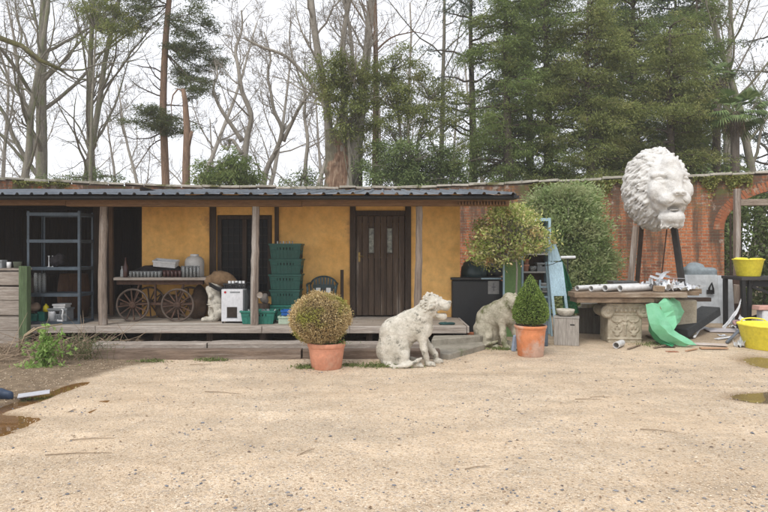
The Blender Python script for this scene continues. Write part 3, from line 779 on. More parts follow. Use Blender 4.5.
def bare_tree(loc, H, r, label, m=None, seed=1, C=BARE, group=None, stems=((0, 0, 1),), name='bare_tree', shift=((0, 0),), rs=None, paths=None):
    g = np.random.default_rng(seed); t = thing(name, label, 'tree', loc, group)
    tb = MB(); tw = MB(); L0 = np.array(loc, float)
    if paths: stems = ((0, 0, 1),) * len(paths); shift = ((0, 0),) * len(paths)
    for i, (st, sh) in enumerate(zip(stems, shift if len(shift) == len(stems) else ((0, 0),) * len(stems))):
        # trunk as its own part, limbs and twigs as the crown
        n = C['seg'][0]; p = L0 + np.array((sh[0], sh[1], -.2)); d = nrm3(np.array(st, float)); pts = [p]; dirs = [d]
        r0 = r if rs is None else rs[i]
        for _ in range(n):
            d = nrm3(d + g.normal(0, C['wob'][0], 3) + np.array((0, 0, C['up'][0]))); p = p + d * H / n; pts.append(p); dirs.append(d)
        if paths:      # a stem whose bends are given
            pp = np.array([P(a_, b_, loc[1]) + (0, .25 * math.sin(i * 2 + j_), 0) for j_, (a_, b_) in enumerate(paths[i])]); fi = np.linspace(0, len(pp) - 1, 3 * len(pp))
            cat = lambda t_: (lambda k0, f: .5 * ((2 * pp[k0]) + (-pp[max(k0 - 1, 0)] + pp[min(k0 + 1, len(pp) - 1)]) * f + (2 * pp[max(k0 - 1, 0)] - 5 * pp[k0] + 4 * pp[min(k0 + 1, len(pp) - 1)] - pp[min(k0 + 2, len(pp) - 1)]) * f * f + (-pp[max(k0 - 1, 0)] + 3 * pp[k0] - 3 * pp[min(k0 + 1, len(pp) - 1)] + pp[min(k0 + 2, len(pp) - 1)]) * f ** 3))(min(int(t_), len(pp) - 2), t_ - min(int(t_), len(pp) - 2))
            pts = [cat(t_) for t_ in fi]; dirs = [nrm3(b_ - a_) for a_, b_ in zip([pts[0]] + pts[:-1], pts[1:] + [pts[-1]])]; n = len(pts) - 1; dirs[0] = dirs[1]
            H = float(np.linalg.norm(np.diff(pp, axis=0), axis=1).sum())
        rr = [r0 * (1.25 if k == 0 else 1) * (1 - k / n * C['tap'][0]) for k in range(n + 1)]
        tb.tube(pts, rr, C['k'][0])
        for c in range(C['n'][0]):
            tt_ = min(.999, C['t0'][0] + (1 - C['t0'][0]) * (c + g.uniform(0, 1)) / C['n'][0]); k = min(int(tt_ * n), n - 1); f = tt_ * n - k
            q = pts[k] * (1 - f) + pts[k + 1] * f; az = g.uniform(0, 2 * PI)
            u = nrm3(np.cross(dirs[k + 1], (math.cos(az), math.sin(az), .3))); ang = R(g.normal(C['ang'][0], 9))
            nd = nrm3(dirs[k + 1] * math.cos(ang) + u * math.sin(ang)); nd[2] = max(nd[2], -.1)
            grow(tw, q, nd, H * C['lr'][0] * g.uniform(.6, 1.15) * (1 - C['ts'][0] * tt_), r0 * (1 - tt_ * C['tap'][0]) * C['rr'][0], 1, C, g)
    tb.build('trunk', m or bark_grey, t, smooth=True); tw.build('crown', m or bark_grey, t, smooth=True)
    return t
def base(x, d): return (X(x, d), d, 0.)

# nearer bare trees on the left, behind the wall
TW = var(n=(16, 8, 7), seg=(10, 8, 6, 4))
bare_tree(base(40, 26), 20, .30, 'thick grey beech trunk with a net of bare twigs, at far left', bark_grey, 11, var(n=(18, 8, 7), t0=(.22, .2, .15), wob=(.03, .16, .2, .22)), 'bare trees behind the wall')
bare_tree(base(10, 24), 15, .2, 'thin leaning bare tree at the left edge, left of the thick beech trunk', bark_grey, 12, TW, 'bare trees behind the wall', stems=((.05, 0, 1),))
bare_tree(base(87, 27), 17, .19, 'forked bare tree with two close upright stems between thick beech and pine', bark_grey, 13, var(n=(13, 8, 6), t0=(.25, .2, .15)), 'bare trees behind the wall', stems=((-.05, 0, 1), (.04, 0, 1)), shift=((-.2, 0), (.25, .1)))
# contorted bare tree
CT = var(seg=(14, 8, 6, 5), wob=(.24, .26, .3, .3), up=(.1, .12, .1, .05), n=(13, 6, 6), t0=(.2, .2, .2), ang=(32, 36, 40), lr=(.26, .5, .5), rr=(.42, .5, .5), tap=(.8, .85, .85, .7), rmin=.005)
bare_tree(base(241, 24), 8.4, .15, 'contorted bare tree with snaking pale stems right of the broken pine stump', bark_pale, 31, CT, 'bare trees behind the wall', rs=(.15, .10, .08),
          paths=([(241, 195), (243, 160), (246, 135), (251, 115), (243, 92), (240, 70), (236, 50), (241, 28), (240, 8)], [(241, 140), (232, 126), (221, 108), (215, 90), (218, 75), (213, 58)], [(243, 155), (233, 140), (228, 150), (218, 140), (212, 125)]))
bare_tree(base(270, 26), 7.6, .12, 'twisted slim bare tree with several stems left of the big torn trunk', bark_pale, 36, CT, 'bare trees behind the wall', rs=(.13, .1, .10),
          paths=([(262, 195), (266, 168), (275, 150), (282, 130), (275, 112), (272, 94), (268, 75), (270, 55), (263, 30)], [(282, 140), (292, 122), (300, 108), (310, 96), (322, 84)], [(307, 195), (306, 168), (308, 140), (304, 117), (304, 92), (297, 70), (290, 45), (292, 20)]))
# the big torn trunk in the middle
OT = var(n=(13, 8, 7), t0=(.3, .15, .15), wob=(.05, .17, .22, .22), up=(0, .05, .05, .03), tap=(.55, .85, .85, .7), rr=(.34, .5, .5), lr=(.33, .5, .5), ang=(48, 45, 42), seg=(10, 10, 7, 5), rmin=.006)
t = bare_tree(base(340, 22), 15, .3, 'huge old tree with torn reddish hollow base and many pale upright limbs, centre', bark_pale, 41, OT, None, name='old_tree', rs=(.19, .15, .24, .09, .09),
              paths=([(332, 195), (329, 150), (327, 110), (320, 65), (313, 15), (306, -60), (296, -130)], [(340, 195), (342, 140), (344, 95), (343, 45), (352, -20), (356, -110)], [(352, 195), (357, 150), (361, 110), (366, 60), (371, 0), (378, -90)],
                     [(328, 115), (318, 92), (303, 72), (285, 55), (262, 48), (245, 40)], [(344, 100), (352, 70), (350, 30), (340, -20), (335, -80)]))
s_ = SDF((-1.05, -.6, 2.6), (1.2, .6, 6.0), .035); c0 = X(340, 22)
for (x_, y1, r_, r1_) in ((330, 112, .26, .17), (337, 132, .22, .12), (345, 125, .24, .12), (355, 100, .30, .20)): s_.cap((X(x_, 22) - c0, .05, 2.3), (X(x_ + 1, 22) - c0, .05, Z(y1, 22)), r_, r1_, .16)
s_.cap((-.02, -.40, 2.4), (-.02, -.34, 4.2), .15, .07, .06, sub=True); s_.cap((-.24, -.36, 2.4), (-.26, -.3, 4.5), .05, .03, .03, sub=True)
s_.cap((.2, -.42, 2.8), (.2, -.34, 4.4), .06, .03, .03, sub=True)
s_.rough(.022, 8, 4)
q = NT('torn_trunk'); v = q.coord((7, 7, .7)); v1 = q.coord()
sx = q.n('SeparateXYZ'); q.l(v1, sx.inputs[0])
tw_c = q.ramp(q.noise(v, 3, 6, .7), [(.3, (.12, .07, .05)), (.5, (.27, .17, .11)), (.7, (.48, .38, .28))])
bk_c = q.ramp(q.noise(v, 3, 6, .7), [(.3, (.10, .09, .06)), (.7, (.24, .22, .16))])
ax = q.math('ABSOLUTE', q.math('SUBTRACT', sx.outputs[0], -.0)); edge = q.math('ADD', q.math('MULTIPLY', ax, 1.15), q.math('MULTIPLY', q.noise(v1, 3, 5), 1.0))
edge = q.math('ADD', edge, q.math('MULTIPLY', q.math('SUBTRACT', sx.outputs[2], 4.9), .3))
q.bump(q.noise(v, 9, 5, .7), .8, .03)
s_.build('torn_base', q.done(q.mix(q.ramp(edge, [(.75, 0), (.95, 1)]), tw_c, bk_c), .95), t)
# brown barked pine limb right behind it
bare_tree(base(376, 24), 15, .19, 'straight reddish pine trunk rising right of the torn old tree', bark_brown, 43, var(n=(9, 7, 5), t0=(.55, .2, .15), wob=(.02, .17, .2, .2)), None, name='pine_tree')
bare_tree(base(434, 26), 16, .15, 'slender straight bare tree between the torn old tree and the tall dark pine', bark_grey, 44, var(n=(13, 7, 5), t0=(.35, .2, .15), wob=(.03, .17, .2, .2)), 'bare trees behind the wall')
bare_tree(base(738, 27), 17, .2, 'bare grey tree with upright limbs above the palm at right', bark_pale, 46, var(n=(9, 7, 6), t0=(.3, .2, .15), ang=(25, 35, 42)), 'bare trees behind the wall', stems=((-.05, 0, 1), (.1, 0, 1)), shift=((-.2, 0), (.4, 0)))
bare_tree(base(768, 24), 15, .2, 'bare tree cut by the right edge of the picture above the arched opening', bark_grey, 47, TW, 'bare trees behind the wall', stems=((-.02, 0, 1),))
# distant bare trees: three prototypes, copied
spots = [(-25, 44, 0), (14, 47, 1), (62, 42, 2), (112, 46, 0), (140, 39, 1), (184, 43, 2), (212, 48, 0), (256, 45, 1), (301, 41, 2), (318, 47, 0), (392, 44, 1), (418, 48, 2), (455, 43, 0), (478, 46, 1), (596, 45, 2), (622, 42, 0), (700, 44, 1), (752, 42, 2), (790, 46, 0)]
dl = ['far bare tree at the left edge, seen faintly through nearer twigs', 'far bare tree behind the thin leaning tree at left', 'far bare tree between the beech trunk and the forked tree', 'far bare tree just right of the forked tree', 'far bare tree just left of the tall pine', 'far bare tree behind the broken pine stump', 'far bare tree right of the broken pine stump', 'far bare tree between the two contorted trees', 'far bare tree left of the torn old tree', 'far bare tree directly behind the torn old tree', 'far bare tree behind the evergreen clumps right of the torn tree', 'far bare tree left of the slender straight tree', 'far bare tree left of the tall dark pine', 'far bare tree right of the tall dark pine', 'far bare tree seen through the gap in the dark conifers', 'far bare tree behind the conifers above the lion head', 'far bare tree left of the palm', 'far bare tree right of the palm', 'far bare tree beyond the right edge of the arch']
FB = var(n=(12, 8, 8), seg=(9, 6, 5, 3), k=(6, 4, 3, 3), rmin=.012, t0=(.2, .2, .15), lr=(.4, .5, .5))
protos = {}
for i, (x_, d_, k_) in enumerate(spots):
    if k_ not in protos:
        protos[k_] = bare_tree(base(x_, d_), 15 + 1.5 * k_, .22, dl[i], bark_pale, 60 + k_, FB, 'distant bare trees')
    else: dup(protos[k_], base(x_, d_), rng.uniform(0, 6.28), rng.uniform(.8, 1.15), dl[i])
# mossy limb from a tree whose trunk stands outside the picture at left
t = thing('mossy_tree', 'near tree outside the left edge with a mossy broken limb reaching in', 'tree', (-9.4, 8.4, 0))
MB().tube([(-9.4, 8.4, -.2), (-9.35, 8.4, 3), (-9.5, 8.5, 7), (-9.4, 8.4, 10)], [.4, .33, .3, .2], 12).build('trunk', moss_bark, t, smooth=True)
dd = 13.0
lim = MB(); pts = [P(-30, 15, dd), P(0, 38, dd), P(22, 46, dd), P(40, 60, dd), P(62, 70, dd)]
pts = [np.array((-9.4, 8.5, pts[0][2] + .6)), P(-55, 14, 11.5)] + pts
lim.tube(pts, [.15, .12, .09, .06, .055, .045, .038], 9); lim.build('limb', moss_bark, t, smooth=True)
g = np.random.default_rng(8); tw = MB(); C = var(seg=(8, 7, 5, 4), wob=(.1, .2, .2, .2), up=(0, .02, 0, 0), k=(5, 4, 3, 3), n=(8, 6, 5), t0=(.15, .1, .1), lr=(.5, .5, .5), rmin=.003)
for (a, b_, L, r_) in ((P(60, 69, dd), (.95, .2, .18), 2.3, .025), (P(62, 70, dd), (.8, .2, -.3), 1.7, .02), (P(20, 44, dd), (.5, .1, .8), 1.5, .03), (P(8, 40, dd), (.7, 0, -.5), 2.0, .03), (P(-20, 25, dd), (.6, .2, .55), 2.4, .035), (P(40, 60, dd), (.4, .3, .85), 1.4, .02)):
    grow(tw, np.array(a), nrm3(np.array(b_)), L, r_, 1, C, g)
tw.tube([P(-20, 0, dd), P(-4, 40, dd), P(14, 95, dd), P(5, 150, dd)], [.05, .03, .02, .01], 5)
tw.build('twigs', bark_grey, t, smooth=True)
# limb drooping in front of the pine
# ---- pine with snag
def pads(mb, centers, n, sp, L, wd, m=0, flat=.45):
    for c in centers:
        c = np.array(c); k = int(n * rng.uniform(.6, 1.3)); s_ = sp * rng.uniform(.6, 1.25)
        q = rng.normal(size=(k, 3)) * np.array((s_, s_, s_ * flat)); mb.leaves(c + q, L, wd, m, bias=q / s_ * .6 + np.array((0, 0, -.1)))
needle = leaf_mat('pine_needles', (.07, .10, .04), (.12, .15, .055), (.19, .21, .085), trans=.4)
pd = 24.5
t = thing('pine_tree', 'tall slim pine with orange bark and sparse dark foliage right of the forked tree', 'tree', base(166, pd))
px = [(166, 190), (164.5, 150), (163, 110), (164, 70), (166, 35), (169, 0), (171, -50), (172, -110)]
pts = [np.array((X(166, pd), pd, -.2))] + [P(a, b_, pd) for a, b_ in px]
MB().tube(pts, [.18, .165, .155, .145, .135, .125, .11, .09, .05], 10).build('trunk', bark_brown, t, smooth=True)
tw = MB(); fo = MB(); g = np.random.default_rng(3)
for (a, ends) in (((168, 20), [(196, 12), (208, 28), (190, 34)]), ((166, 45), [(200, 52), (215, 62), (205, 70), (186, 48)]), ((165, 52), [(182, 78), (205, 85), (196, 92)]), ((164, 118), [(146, 112), (139, 124), (172, 128), (152, 126), (168, 120)]), ((168, 5), [(140, 2), (125, 15), (110, 20), (132, 30)]), ((170, -20), [(200, -15), (215, -5), (140, -12), (100, 3)]), ((171, -60), [(150, -60), (195, -55), (175, -80)])):
    for e in ends:
        A = P(*a, pd); B = P(*e, pd + g.uniform(-1.2, 1.2)); mid = (A + B) / 2 + g.normal(0, .15, 3)
        tw.tube([A, mid, B], [.035, .02, .008], 4)
        cs = [B + g.normal(0, .28, 3) * (1.3, 1, .6) for _ in range(8)] + [mid + g.normal(0, .2, 3) for _ in range(3)]
        pads(fo, cs, 150, .2, .15, .024)
        for c in cs: tw.tube([mid * .3 + B * .7, c], [.012, .006], 3)
for e in [(120, 70), (110, 95), (140, 88), (200, 108), (128, 60), (206, 125), (110, 150), (142, 160)]:
    A = P(165, (e[1] + 60) / 1.6, pd); B = P(*e, pd + g.uniform(-1, 1)); grow(tw, A, nrm3(B - A), np.linalg.norm(B - A), .035, 2, var(seg=(8, 7, 7, 4), wob=(0, 0, .15, .2)), g)
tw.build('branches', bark_dark, t, smooth=True); fo.build('crown', needle, t)
pd = 23
t = thing('broken_stump', 'tall broken off pine stump with a bent side branch, right of the tall pine', 'tree stump', base(186, pd))
MB().tube([(X(187, pd), pd, -.2), P(186, 170, pd), P(187, 130, pd), P(185, 100, pd), P(183, 89, pd)], [.17, .15, .13, .1, .085], 9).build('trunk', bark_brown, t, smooth=True)
b = MB(); b.tube([P(187, 150, pd), P(190, 137, pd), P(192, 131, pd)], [.1, .08, .06], 7); b.tube([P(183, 91, pd), P(178, 89, pd), P(173, 95, pd), P(171, 105, pd), P(172, 117, pd)], [.03, .035, .03, .02, .012], 6)
b.build('side_branch', bark_brown, t, smooth=True)

# ---- evergreen crowns
yew = leaf_mat('yew_leaf', (.13, .165, .05), (.24, .28, .09), (.36, .39, .14), trans=.5, patch=((.37, .37, .14), 1.1, .55))
cypress = leaf_mat('cypress_leaf', (.11, .16, .05), (.20, .27, .085), (.30, .37, .13), trans=.5, patch=((.32, .35, .13), .8, .55))
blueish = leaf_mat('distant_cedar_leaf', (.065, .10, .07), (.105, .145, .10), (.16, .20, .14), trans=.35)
laurel = leaf_mat('laurel_leaf', (.08, .12, .04), (.15, .21, .07), (.26, .32, .13))
def conifer(name, loc, H, rad, nb, m, label, seed=1, z0=.12, per=15, L=.12, wd=.028, prof=.75, droop=-.22, dens=38, trunk_r=.17, group=None, bark=bark_dark, top=.75):
    g = np.random.default_rng(seed); t = thing(name, label, 'tree', loc, group); l0 = np.array(loc, float)
    MB().tube([l0 + (0, 0, -.2), l0 + (.1, 0, H * .4), l0 + (0, .1, H * .75), l0 + (0, 0, H)], [trunk_r * 1.2, trunk_r, trunk_r * .5, .03], 8).build('trunk', bark, t, smooth=True)
    fo = MB(); br_ = MB()
    for i in range(nb):
        h = z0 + (1 - z0) * (i + g.uniform(0, 1)) / nb
        u = (h - z0) / (1 - z0); rr = rad * (1 - u ** 1.6 * prof * top) * (min(1, .6 + u * 3)) * g.uniform(.55, 1.15)
        az = g.uniform(0, 2 * PI); d = np.array((math.cos(az), math.sin(az), 0)); A = l0 + (0, 0, H * h); n = 6; pts = [A]
        el = g.uniform(-.05, .45)
        for k in range(n):
            p = pts[-1] + d * rr / n + np.array((0, 0, rr / n * (el + droop * k * .45))) + g.normal(0, .05, 3); pts.append(p)
        pts = np.array(pts); br_.tube(pts, np.linspace(.05, .012, n + 1), 4)
        # sprays: flat tapering fans of leaves hanging from the branch, clumped, with gaps between
        nc = int(per * (.5 + rr / rad)); side = np.array((-d[1], d[0], 0))
        tq = g.uniform(.25, 1.0, nc) ** .7 * n; ki = np.minimum(tq.astype(int), n - 1); fr_ = (tq - ki)[:, None]
        c = pts[ki] * (1 - fr_) + pts[ki + 1] * fr_
        c = c + side * g.normal(0, .2 * rr, nc)[:, None] * (1.1 - tq[:, None] / n * .5) + g.normal(0, .08, (nc, 3))
        k = dens; q = g.normal(size=(nc, k, 3)) * np.array((.21, .21, .05)) * g.uniform(.6, 1.4, (nc, 1, 1))
        q[..., 2] -= .5 * (q[..., 0] ** 2 + q[..., 1] ** 2) * 2.2
        out = d[None, None] * .7 + q * 3 + np.array((0, 0, -.25))
        fo.leaves((c[:, None] + q).reshape(-1, 3), L, wd, bias=(out * 1.2).reshape(-1, 3), flat=.5)
    br_.build('branches', bark, t, smooth=True); fo.build('crown', m, t)
    return t
cg = 'dark conifers behind the wall'
conifer('conifer', base(506, 21.5), 11.5, 2.1, 105, cypress, 'dark conifer with drooping sprays nearest the tall pine, left of the conifer group', 71, group=cg)
conifer('conifer', base(546, 23), 14.5, 2.6, 140, cypress, 'broad dark conifer second from left in the group above the shrub', 72, group=cg)
conifer('conifer', base(588, 21.5), 10.5, 2.3, 115, yew, 'olive green conifer in front of the taller dark ones, left of the lion head', 73, group=cg)
conifer('conifer', base(634, 23.5), 14, 2.6, 135, cypress, 'tall dark conifer rising right above the lion head', 74, group=cg)
conifer('conifer', base(670, 21.5), 9.6, 2.1, 100, yew, 'lighter olive conifer behind the right side of the lion head', 75, group=cg)
conifer('conifer', base(697, 24), 12, 2.0, 95, cypress, 'rightmost dark conifer, thinning towards the palm', 76, group=cg)
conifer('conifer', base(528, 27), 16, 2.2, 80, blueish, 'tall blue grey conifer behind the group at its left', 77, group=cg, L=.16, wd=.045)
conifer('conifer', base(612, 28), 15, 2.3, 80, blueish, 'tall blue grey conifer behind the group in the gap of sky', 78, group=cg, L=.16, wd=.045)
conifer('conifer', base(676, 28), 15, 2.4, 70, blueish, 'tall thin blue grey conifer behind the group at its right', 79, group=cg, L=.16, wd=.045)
# tall pine with hazy branches at x=470
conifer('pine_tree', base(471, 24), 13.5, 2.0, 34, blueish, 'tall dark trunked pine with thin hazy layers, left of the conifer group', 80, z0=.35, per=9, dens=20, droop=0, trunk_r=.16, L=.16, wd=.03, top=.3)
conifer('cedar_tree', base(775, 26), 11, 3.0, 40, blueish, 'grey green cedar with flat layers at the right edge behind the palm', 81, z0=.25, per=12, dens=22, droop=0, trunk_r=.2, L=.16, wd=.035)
# evergreen masses in the middle
def clump_tree(name, loc, stemsx, clumps, m, label, dens=700, L=.11, wd=.034, d=None, bark=bark_grey, cat='tree'):
    t = thing(name, label, cat, loc); d = d or loc[1]; tb = MB(); fo = MB(); g = rng
    for st in stemsx: tb.tube([np.array((X(st[0][0], d), d, -.1))] + [P(a, b_, d) for a, b_ in st], np.linspace(st_r(st), .03, len(st) + 1), 7)
    for (x_, y_, rx, ry) in clumps:
        c = P(x_, y_, d + g.uniform(-.4, .4)); rx_, ry_ = rx / F * d, ry / F * d; n = max(8, int(dens * rx_ * ry_ / .12 / 2))
        k = max(5, int(rx_ * ry_ * 60)); cc = c + g.normal(size=(k, 3)) * np.array((rx_, rx_ * .8, ry_)) * .5
        s0 = pick_stem(stemsx, x_, y_, d)
        for q in cc[:6]: tb.tube([s0, (s0 + q) / 2 + g.normal(0, .1, 3), q], [.025, .015, .006], 3)
        for q in cc:
            e = g.normal(size=(n // 4 + 24, 3)) * np.array((.2, .2, .09)); e[:, 2] -= (e[:, 0] ** 2 + e[:, 1] ** 2) * 1.0
            fo.leaves(q + e, L, wd, bias=e * 5 + np.array((0, 0, -.3)), flat=.4)
    tb.build('trunk', bark, t, smooth=True); fo.build('crown', m, t); return t
def st_r(st): return st[-1][2] if len(st[-1]) > 2 else .1
def pick_stem(ss, x, y, d):
    best = None
    for st in ss:
        for a in st:
            if a[1] >= y - 4:
                q = abs(a[0] - x) + abs(a[1] - y)
                if best is None or q < best[0]: best = (q, P(a[0], a[1], d))
    return best[1] if best else P(ss[0][0][0], ss[0][0][1], d)
clump_tree('ivy_growth', base(345, 21.3), [[(352, 190), (348, 130), (342, 80)]], [(345, 62, 16, 9), (328, 72, 12, 7), (362, 72, 14, 8), (340, 85, 18, 9), (332, 97, 12, 8), (357, 92, 12, 8), (350, 120, 10, 8), (343, 128, 9, 7), (372, 62, 10, 6), (324, 88, 6, 5), (366, 88, 10, 8), (362, 105, 10, 8), (352, 105, 12, 8), (320, 60, 7, 4), (346, 136, 8, 5), (318, 72, 8, 6), (335, 110, 9, 7), (370, 120, 9, 8), (362, 135, 9, 8), (366, 150, 8, 8)], yew, 'dark evergreen ivy mass wrapped round the middle of the torn old tree', 900, cat='ivy')
clump_tree('holly_tree', base(405, 22), [[(400, 190), (402, 150), (398, 110), (392, 70)], [(412, 190), (418, 140), (430, 100)]], [(392, 60, 14, 6), (408, 48, 8, 4), (388, 78, 16, 8), (402, 92, 18, 8), (380, 98, 10, 7), (420, 76, 16, 6), (432, 90, 14, 6), (410, 108, 20, 7), (440, 105, 12, 6), (425, 120, 14, 6), (388, 118, 11, 7), (450, 118, 10, 6), (376, 75, 10, 7), (415, 62, 12, 6), (446, 85, 12, 6), (398, 128, 14, 6), (436, 132, 12, 6), (372, 122, 9, 7), (456, 98, 10, 5)], yew, 'spreading evergreen tree with layered olive clumps right of the torn trunk', 1000)
clump_tree('evergreen_bush', base(410, 21), [[(408, 190), (408, 165)]], [(385, 160, 12, 12), (400, 172, 16, 12), (398, 150, 12, 8), (420, 165, 18, 14), (438, 155, 14, 9), (448, 170, 14, 12), (425, 182, 30, 8), (460, 180, 12, 7), (375, 178, 10, 10), (444, 148, 8, 4), (382, 145, 10, 8), (410, 145, 12, 6), (368, 165, 8, 9), (425, 140, 10, 5)], laurel, 'rounded green bush behind the roof between torn trunk and tall pine', 1100, cat='bush')
clump_tree('evergreen_bush', base(232, 21.5), [[(230, 190), (231, 165)]], [(205, 168, 8, 7), (220, 172, 16, 9), (240, 168, 14, 10), (252, 178, 16, 8), (228, 158, 7, 7), (210, 180, 12, 8), (247, 160, 5, 5)], cypress, 'dark spiky evergreen bush behind the roof under the contorted tree', 650, L=.2, wd=.035, cat='bush')
clump_tree('evergreen_bush', base(300, 22), [[(300, 190), (302, 178)]], [(298, 178, 8, 6), (308, 172, 7, 5), (290, 184, 12, 5), (312, 182, 8, 6)], laurel, 'small bright green bush behind the roof left of the torn trunk', 650, cat='bush')
clump_tree('evergreen_bush', base(88, 24), [[(90, 190), (90, 178)]], [(70, 176, 12, 6), (98, 174, 14, 6), (120, 176, 10, 5), (50, 178, 12, 4)], laurel, 'low dull green bush behind the coping under the forked tree', 350, cat='bush')
clump_tree('yew_sprig', base(92, 23), [[(90, 190), (92, 100), (96, 30)]], [(95, 15, 12, 7), (112, 25, 12, 7), (84, 6, 10, 6), (106, 40, 9, 6), (124, 32, 10, 6), (88, 42, 6, 4), (118, 8, 12, 6), (132, 20, 8, 5), (100, -4, 14, 6)], yew, 'thin evergreen tree with a few dark tufts high between beech and pine', 800, cat='tree')
# palm
def palm(loc, heads, label, tr=.14):
    t = thing('palm_tree', label, 'palm', loc); tb = MB(); fo = MB(); sk = MB(); g = rng
    for (hx, hy, rad, n) in heads:
        d = loc[1]; H = P(hx, hy, d)
        tb.tube([np.array((loc[0], d, -.1)), np.array((loc[0], d, H[2] * .5)), H], [tr * 1.1, tr, tr], 9)
        for i in range(n):
            az = g.uniform(0, 2 * PI); el = g.uniform(-.7, 1.2); dr = np.array((math.cos(az) * math.cos(el), math.sin(az) * math.cos(el), math.sin(el)))
            L = rad * g.uniform(.7, 1.1); tip = H + dr * L * .55; fo.tube([H, tip], [.012, .008], 3, m=0)
            side = nrm3(np.cross(dr, (0, 0, 1)) + 1e-3); up = np.cross(side, dr); nf = 16
            for k in range(nf):
                a = (k / (nf - 1) - .5) * 2.6; u = dr * math.cos(a) + side * math.sin(a); e = tip + u * L * .5 + np.array((0, 0, -.12 * L * (1.2 - u[2])))
                w_ = nrm3(np.cross(u, up)) * .022 * L / .9; mid = tip + u * L * .28 + np.array((0, 0, .02))
                fo.add([tip, mid + w_, e, mid - w_], np.array([[0, 1, 2, 3]]))
        q = g.normal(size=(260, 3)) * (.16, .16, .22); sk.leaves(H + q + (0, 0, -.5), .35, .03, bias=np.array((0, 0, -3.)))
    tb.build('trunk', bark_dark, t, smooth=True); fo.build('crown', leaf_mat('palm_leaf', (.09, .15, .05), (.15, .22, .08), (.23, .30, .12)), t); sk.build('dead_fronds', leaf_mat('dead_frond', (.09, .065, .04), (.16, .12, .075), (.24, .19, .12)), t)
palm(base(735, 20.5), [(735, 112, 1.15, 40)], 'fan palm with shaggy trunk behind the wall, right of the conifers')
palm(base(716, 22), [(717, 76, .75, 24)], 'taller slim fan palm at the edge of the conifers, above left of the other palm')
# hedge of shrubs seen through the arch
t = thing('laurel_hedge', 'dense green laurel shrubs seen through the arched opening', 'hedge', (11.3, 17.2, 0))
cc = np.column_stack([rng.uniform(9, 14.5, 150), rng.uniform(16.7, 18, 150), rng.uniform(.1, 3.6, 150)]); fo = MB()
for c in cc: fo.leaves(c + rng.normal(size=(150, 3)) * (.28, .2, .2), .13, .06, flat=.3)
fo.build('crown', laurel, t)
b = MB()
for i in range(14): b.tube([(9.2 + i * .38, 17.5, -.1), (9.3 + i * .37 + rng.normal(0, .1), 17.5, 1.5), (9.2 + i * .4, 17.4, 3.2)], [.05, .04, .015], 5)
b.build('stems', bark_dark, t)
# moss and ivy hanging on the coping
ivy_m = leaf_mat('wall_ivy', (.13, .16, .04), (.24, .26, .07), (.40, .38, .13))
def wall_ivy(x0, x1, n, hang, lb):
    a, b_ = s_of_x(x0), s_of_x(x1); c = wall_at((a + b_) / 2)
    fo = MB(); ss = rng.uniform(a, b_, n); p = wall_at(ss); z = WTOP + .0 - np.abs(rng.normal(0, hang, n)) * (.5 + .5 * np.sin(ss * 5) ** 2 + .4 * np.sin(ss * 13))
    fo.leaves(np.column_stack([p[:, 0] + .02, p[:, 1] - .05 - rng.uniform(0, .06, n), z]), .06, .045, flat=.2)
    tag(fo.build('ivy', ivy_m, None, origin=(c[0], c[1], 3.2)), lb, 'ivy', 'ivy and moss hanging on the coping')
d = 15.6
wall_ivy(X(572, 16.2), X(622, 15.9), 1500, .16, 'yellow green creeper hanging below the coping left of the lion head')
wall_ivy(X(688, 15.4), X(744, 15), 2000, .17, 'thick mossy creeper on the coping right of the lion head')
wall_ivy(X(528, 16.7), X(560, 16.4), 500, .1, 'thin creeper on the coping above the tall shrub')
wall_ivy(X(15, 16), X(70, 16.6), 450, .07, 'small creeper tufts on the coping above the roof at far left')
# tall shrub against the wall
def shrub(name, loc, H, rx, m, label, n=420, per=48, L=.105, wd=.034, seed=1, cat='shrub', zlow=.0, top=.7):
    g = np.random.default_rng(seed); t = thing(name, label, cat, loc); l0 = np.array(loc, float); fo = MB(); tb = MB()
    for _ in range(16):
        az = g.uniform(0, 2 * PI); e = l0 + np.array((math.cos(az) * rx * .6, math.sin(az) * rx * .6, H * g.uniform(.5, .85))); tb.tube([l0 + (0, 0, -.1), (l0 + e) / 2 + (0, 0, .3), e], [.04, .025, .008], 5)
    u = g.uniform(0, 1, n); r_ = np.sqrt(1 - np.abs(u * 1.45 - .62).clip(0, 1) ** 2.2) * rx * (1 - .25 * u); az = g.uniform(0, 2 * PI, n); rad = r_ * np.sqrt(g.uniform(.35, 1, n)) * (1 + .16 * np.sin(az * 3 + u * 7) + .14 * np.sin(az * 5 - u * 13 + 1))
    c = l0 + np.column_stack([np.cos(az) * rad, np.sin(az) * rad * .7, zlow + u * (H - zlow)])
    q = g.normal(size=(n, per, 3)) * (.15, .15, .09); outw = np.column_stack([np.cos(az), np.sin(az), np.full(n, .6)])
    fo.leaves((c[:, None] + q).reshape(-1, 3), L, wd, bias=(outw[:, None] * .9 + q * 2).reshape(-1, 3))
    tb.build('stems', bark_grey, t, smooth=True); fo.build('crown', m, t); return t
greyleaf = leaf_mat('grey_green_leaf', (.17, .25, .08), (.33, .44, .17), (.54, .62, .34), trans=.45, patch=((.42, .46, .24), 1.6, .48))
shrub('tall_shrub', base(568, 15.1), 3.15, 1.15, greyleaf, 'tall rounded grey green shrub against the brick wall behind the blue shelf', 820, 62, seed=4)
shrub('tall_shrub', base(543, 15.3), 2.95, .8, greyleaf, 'smaller grey green shrub behind the eaves, left of the bigger one', 330, 60, seed=5)

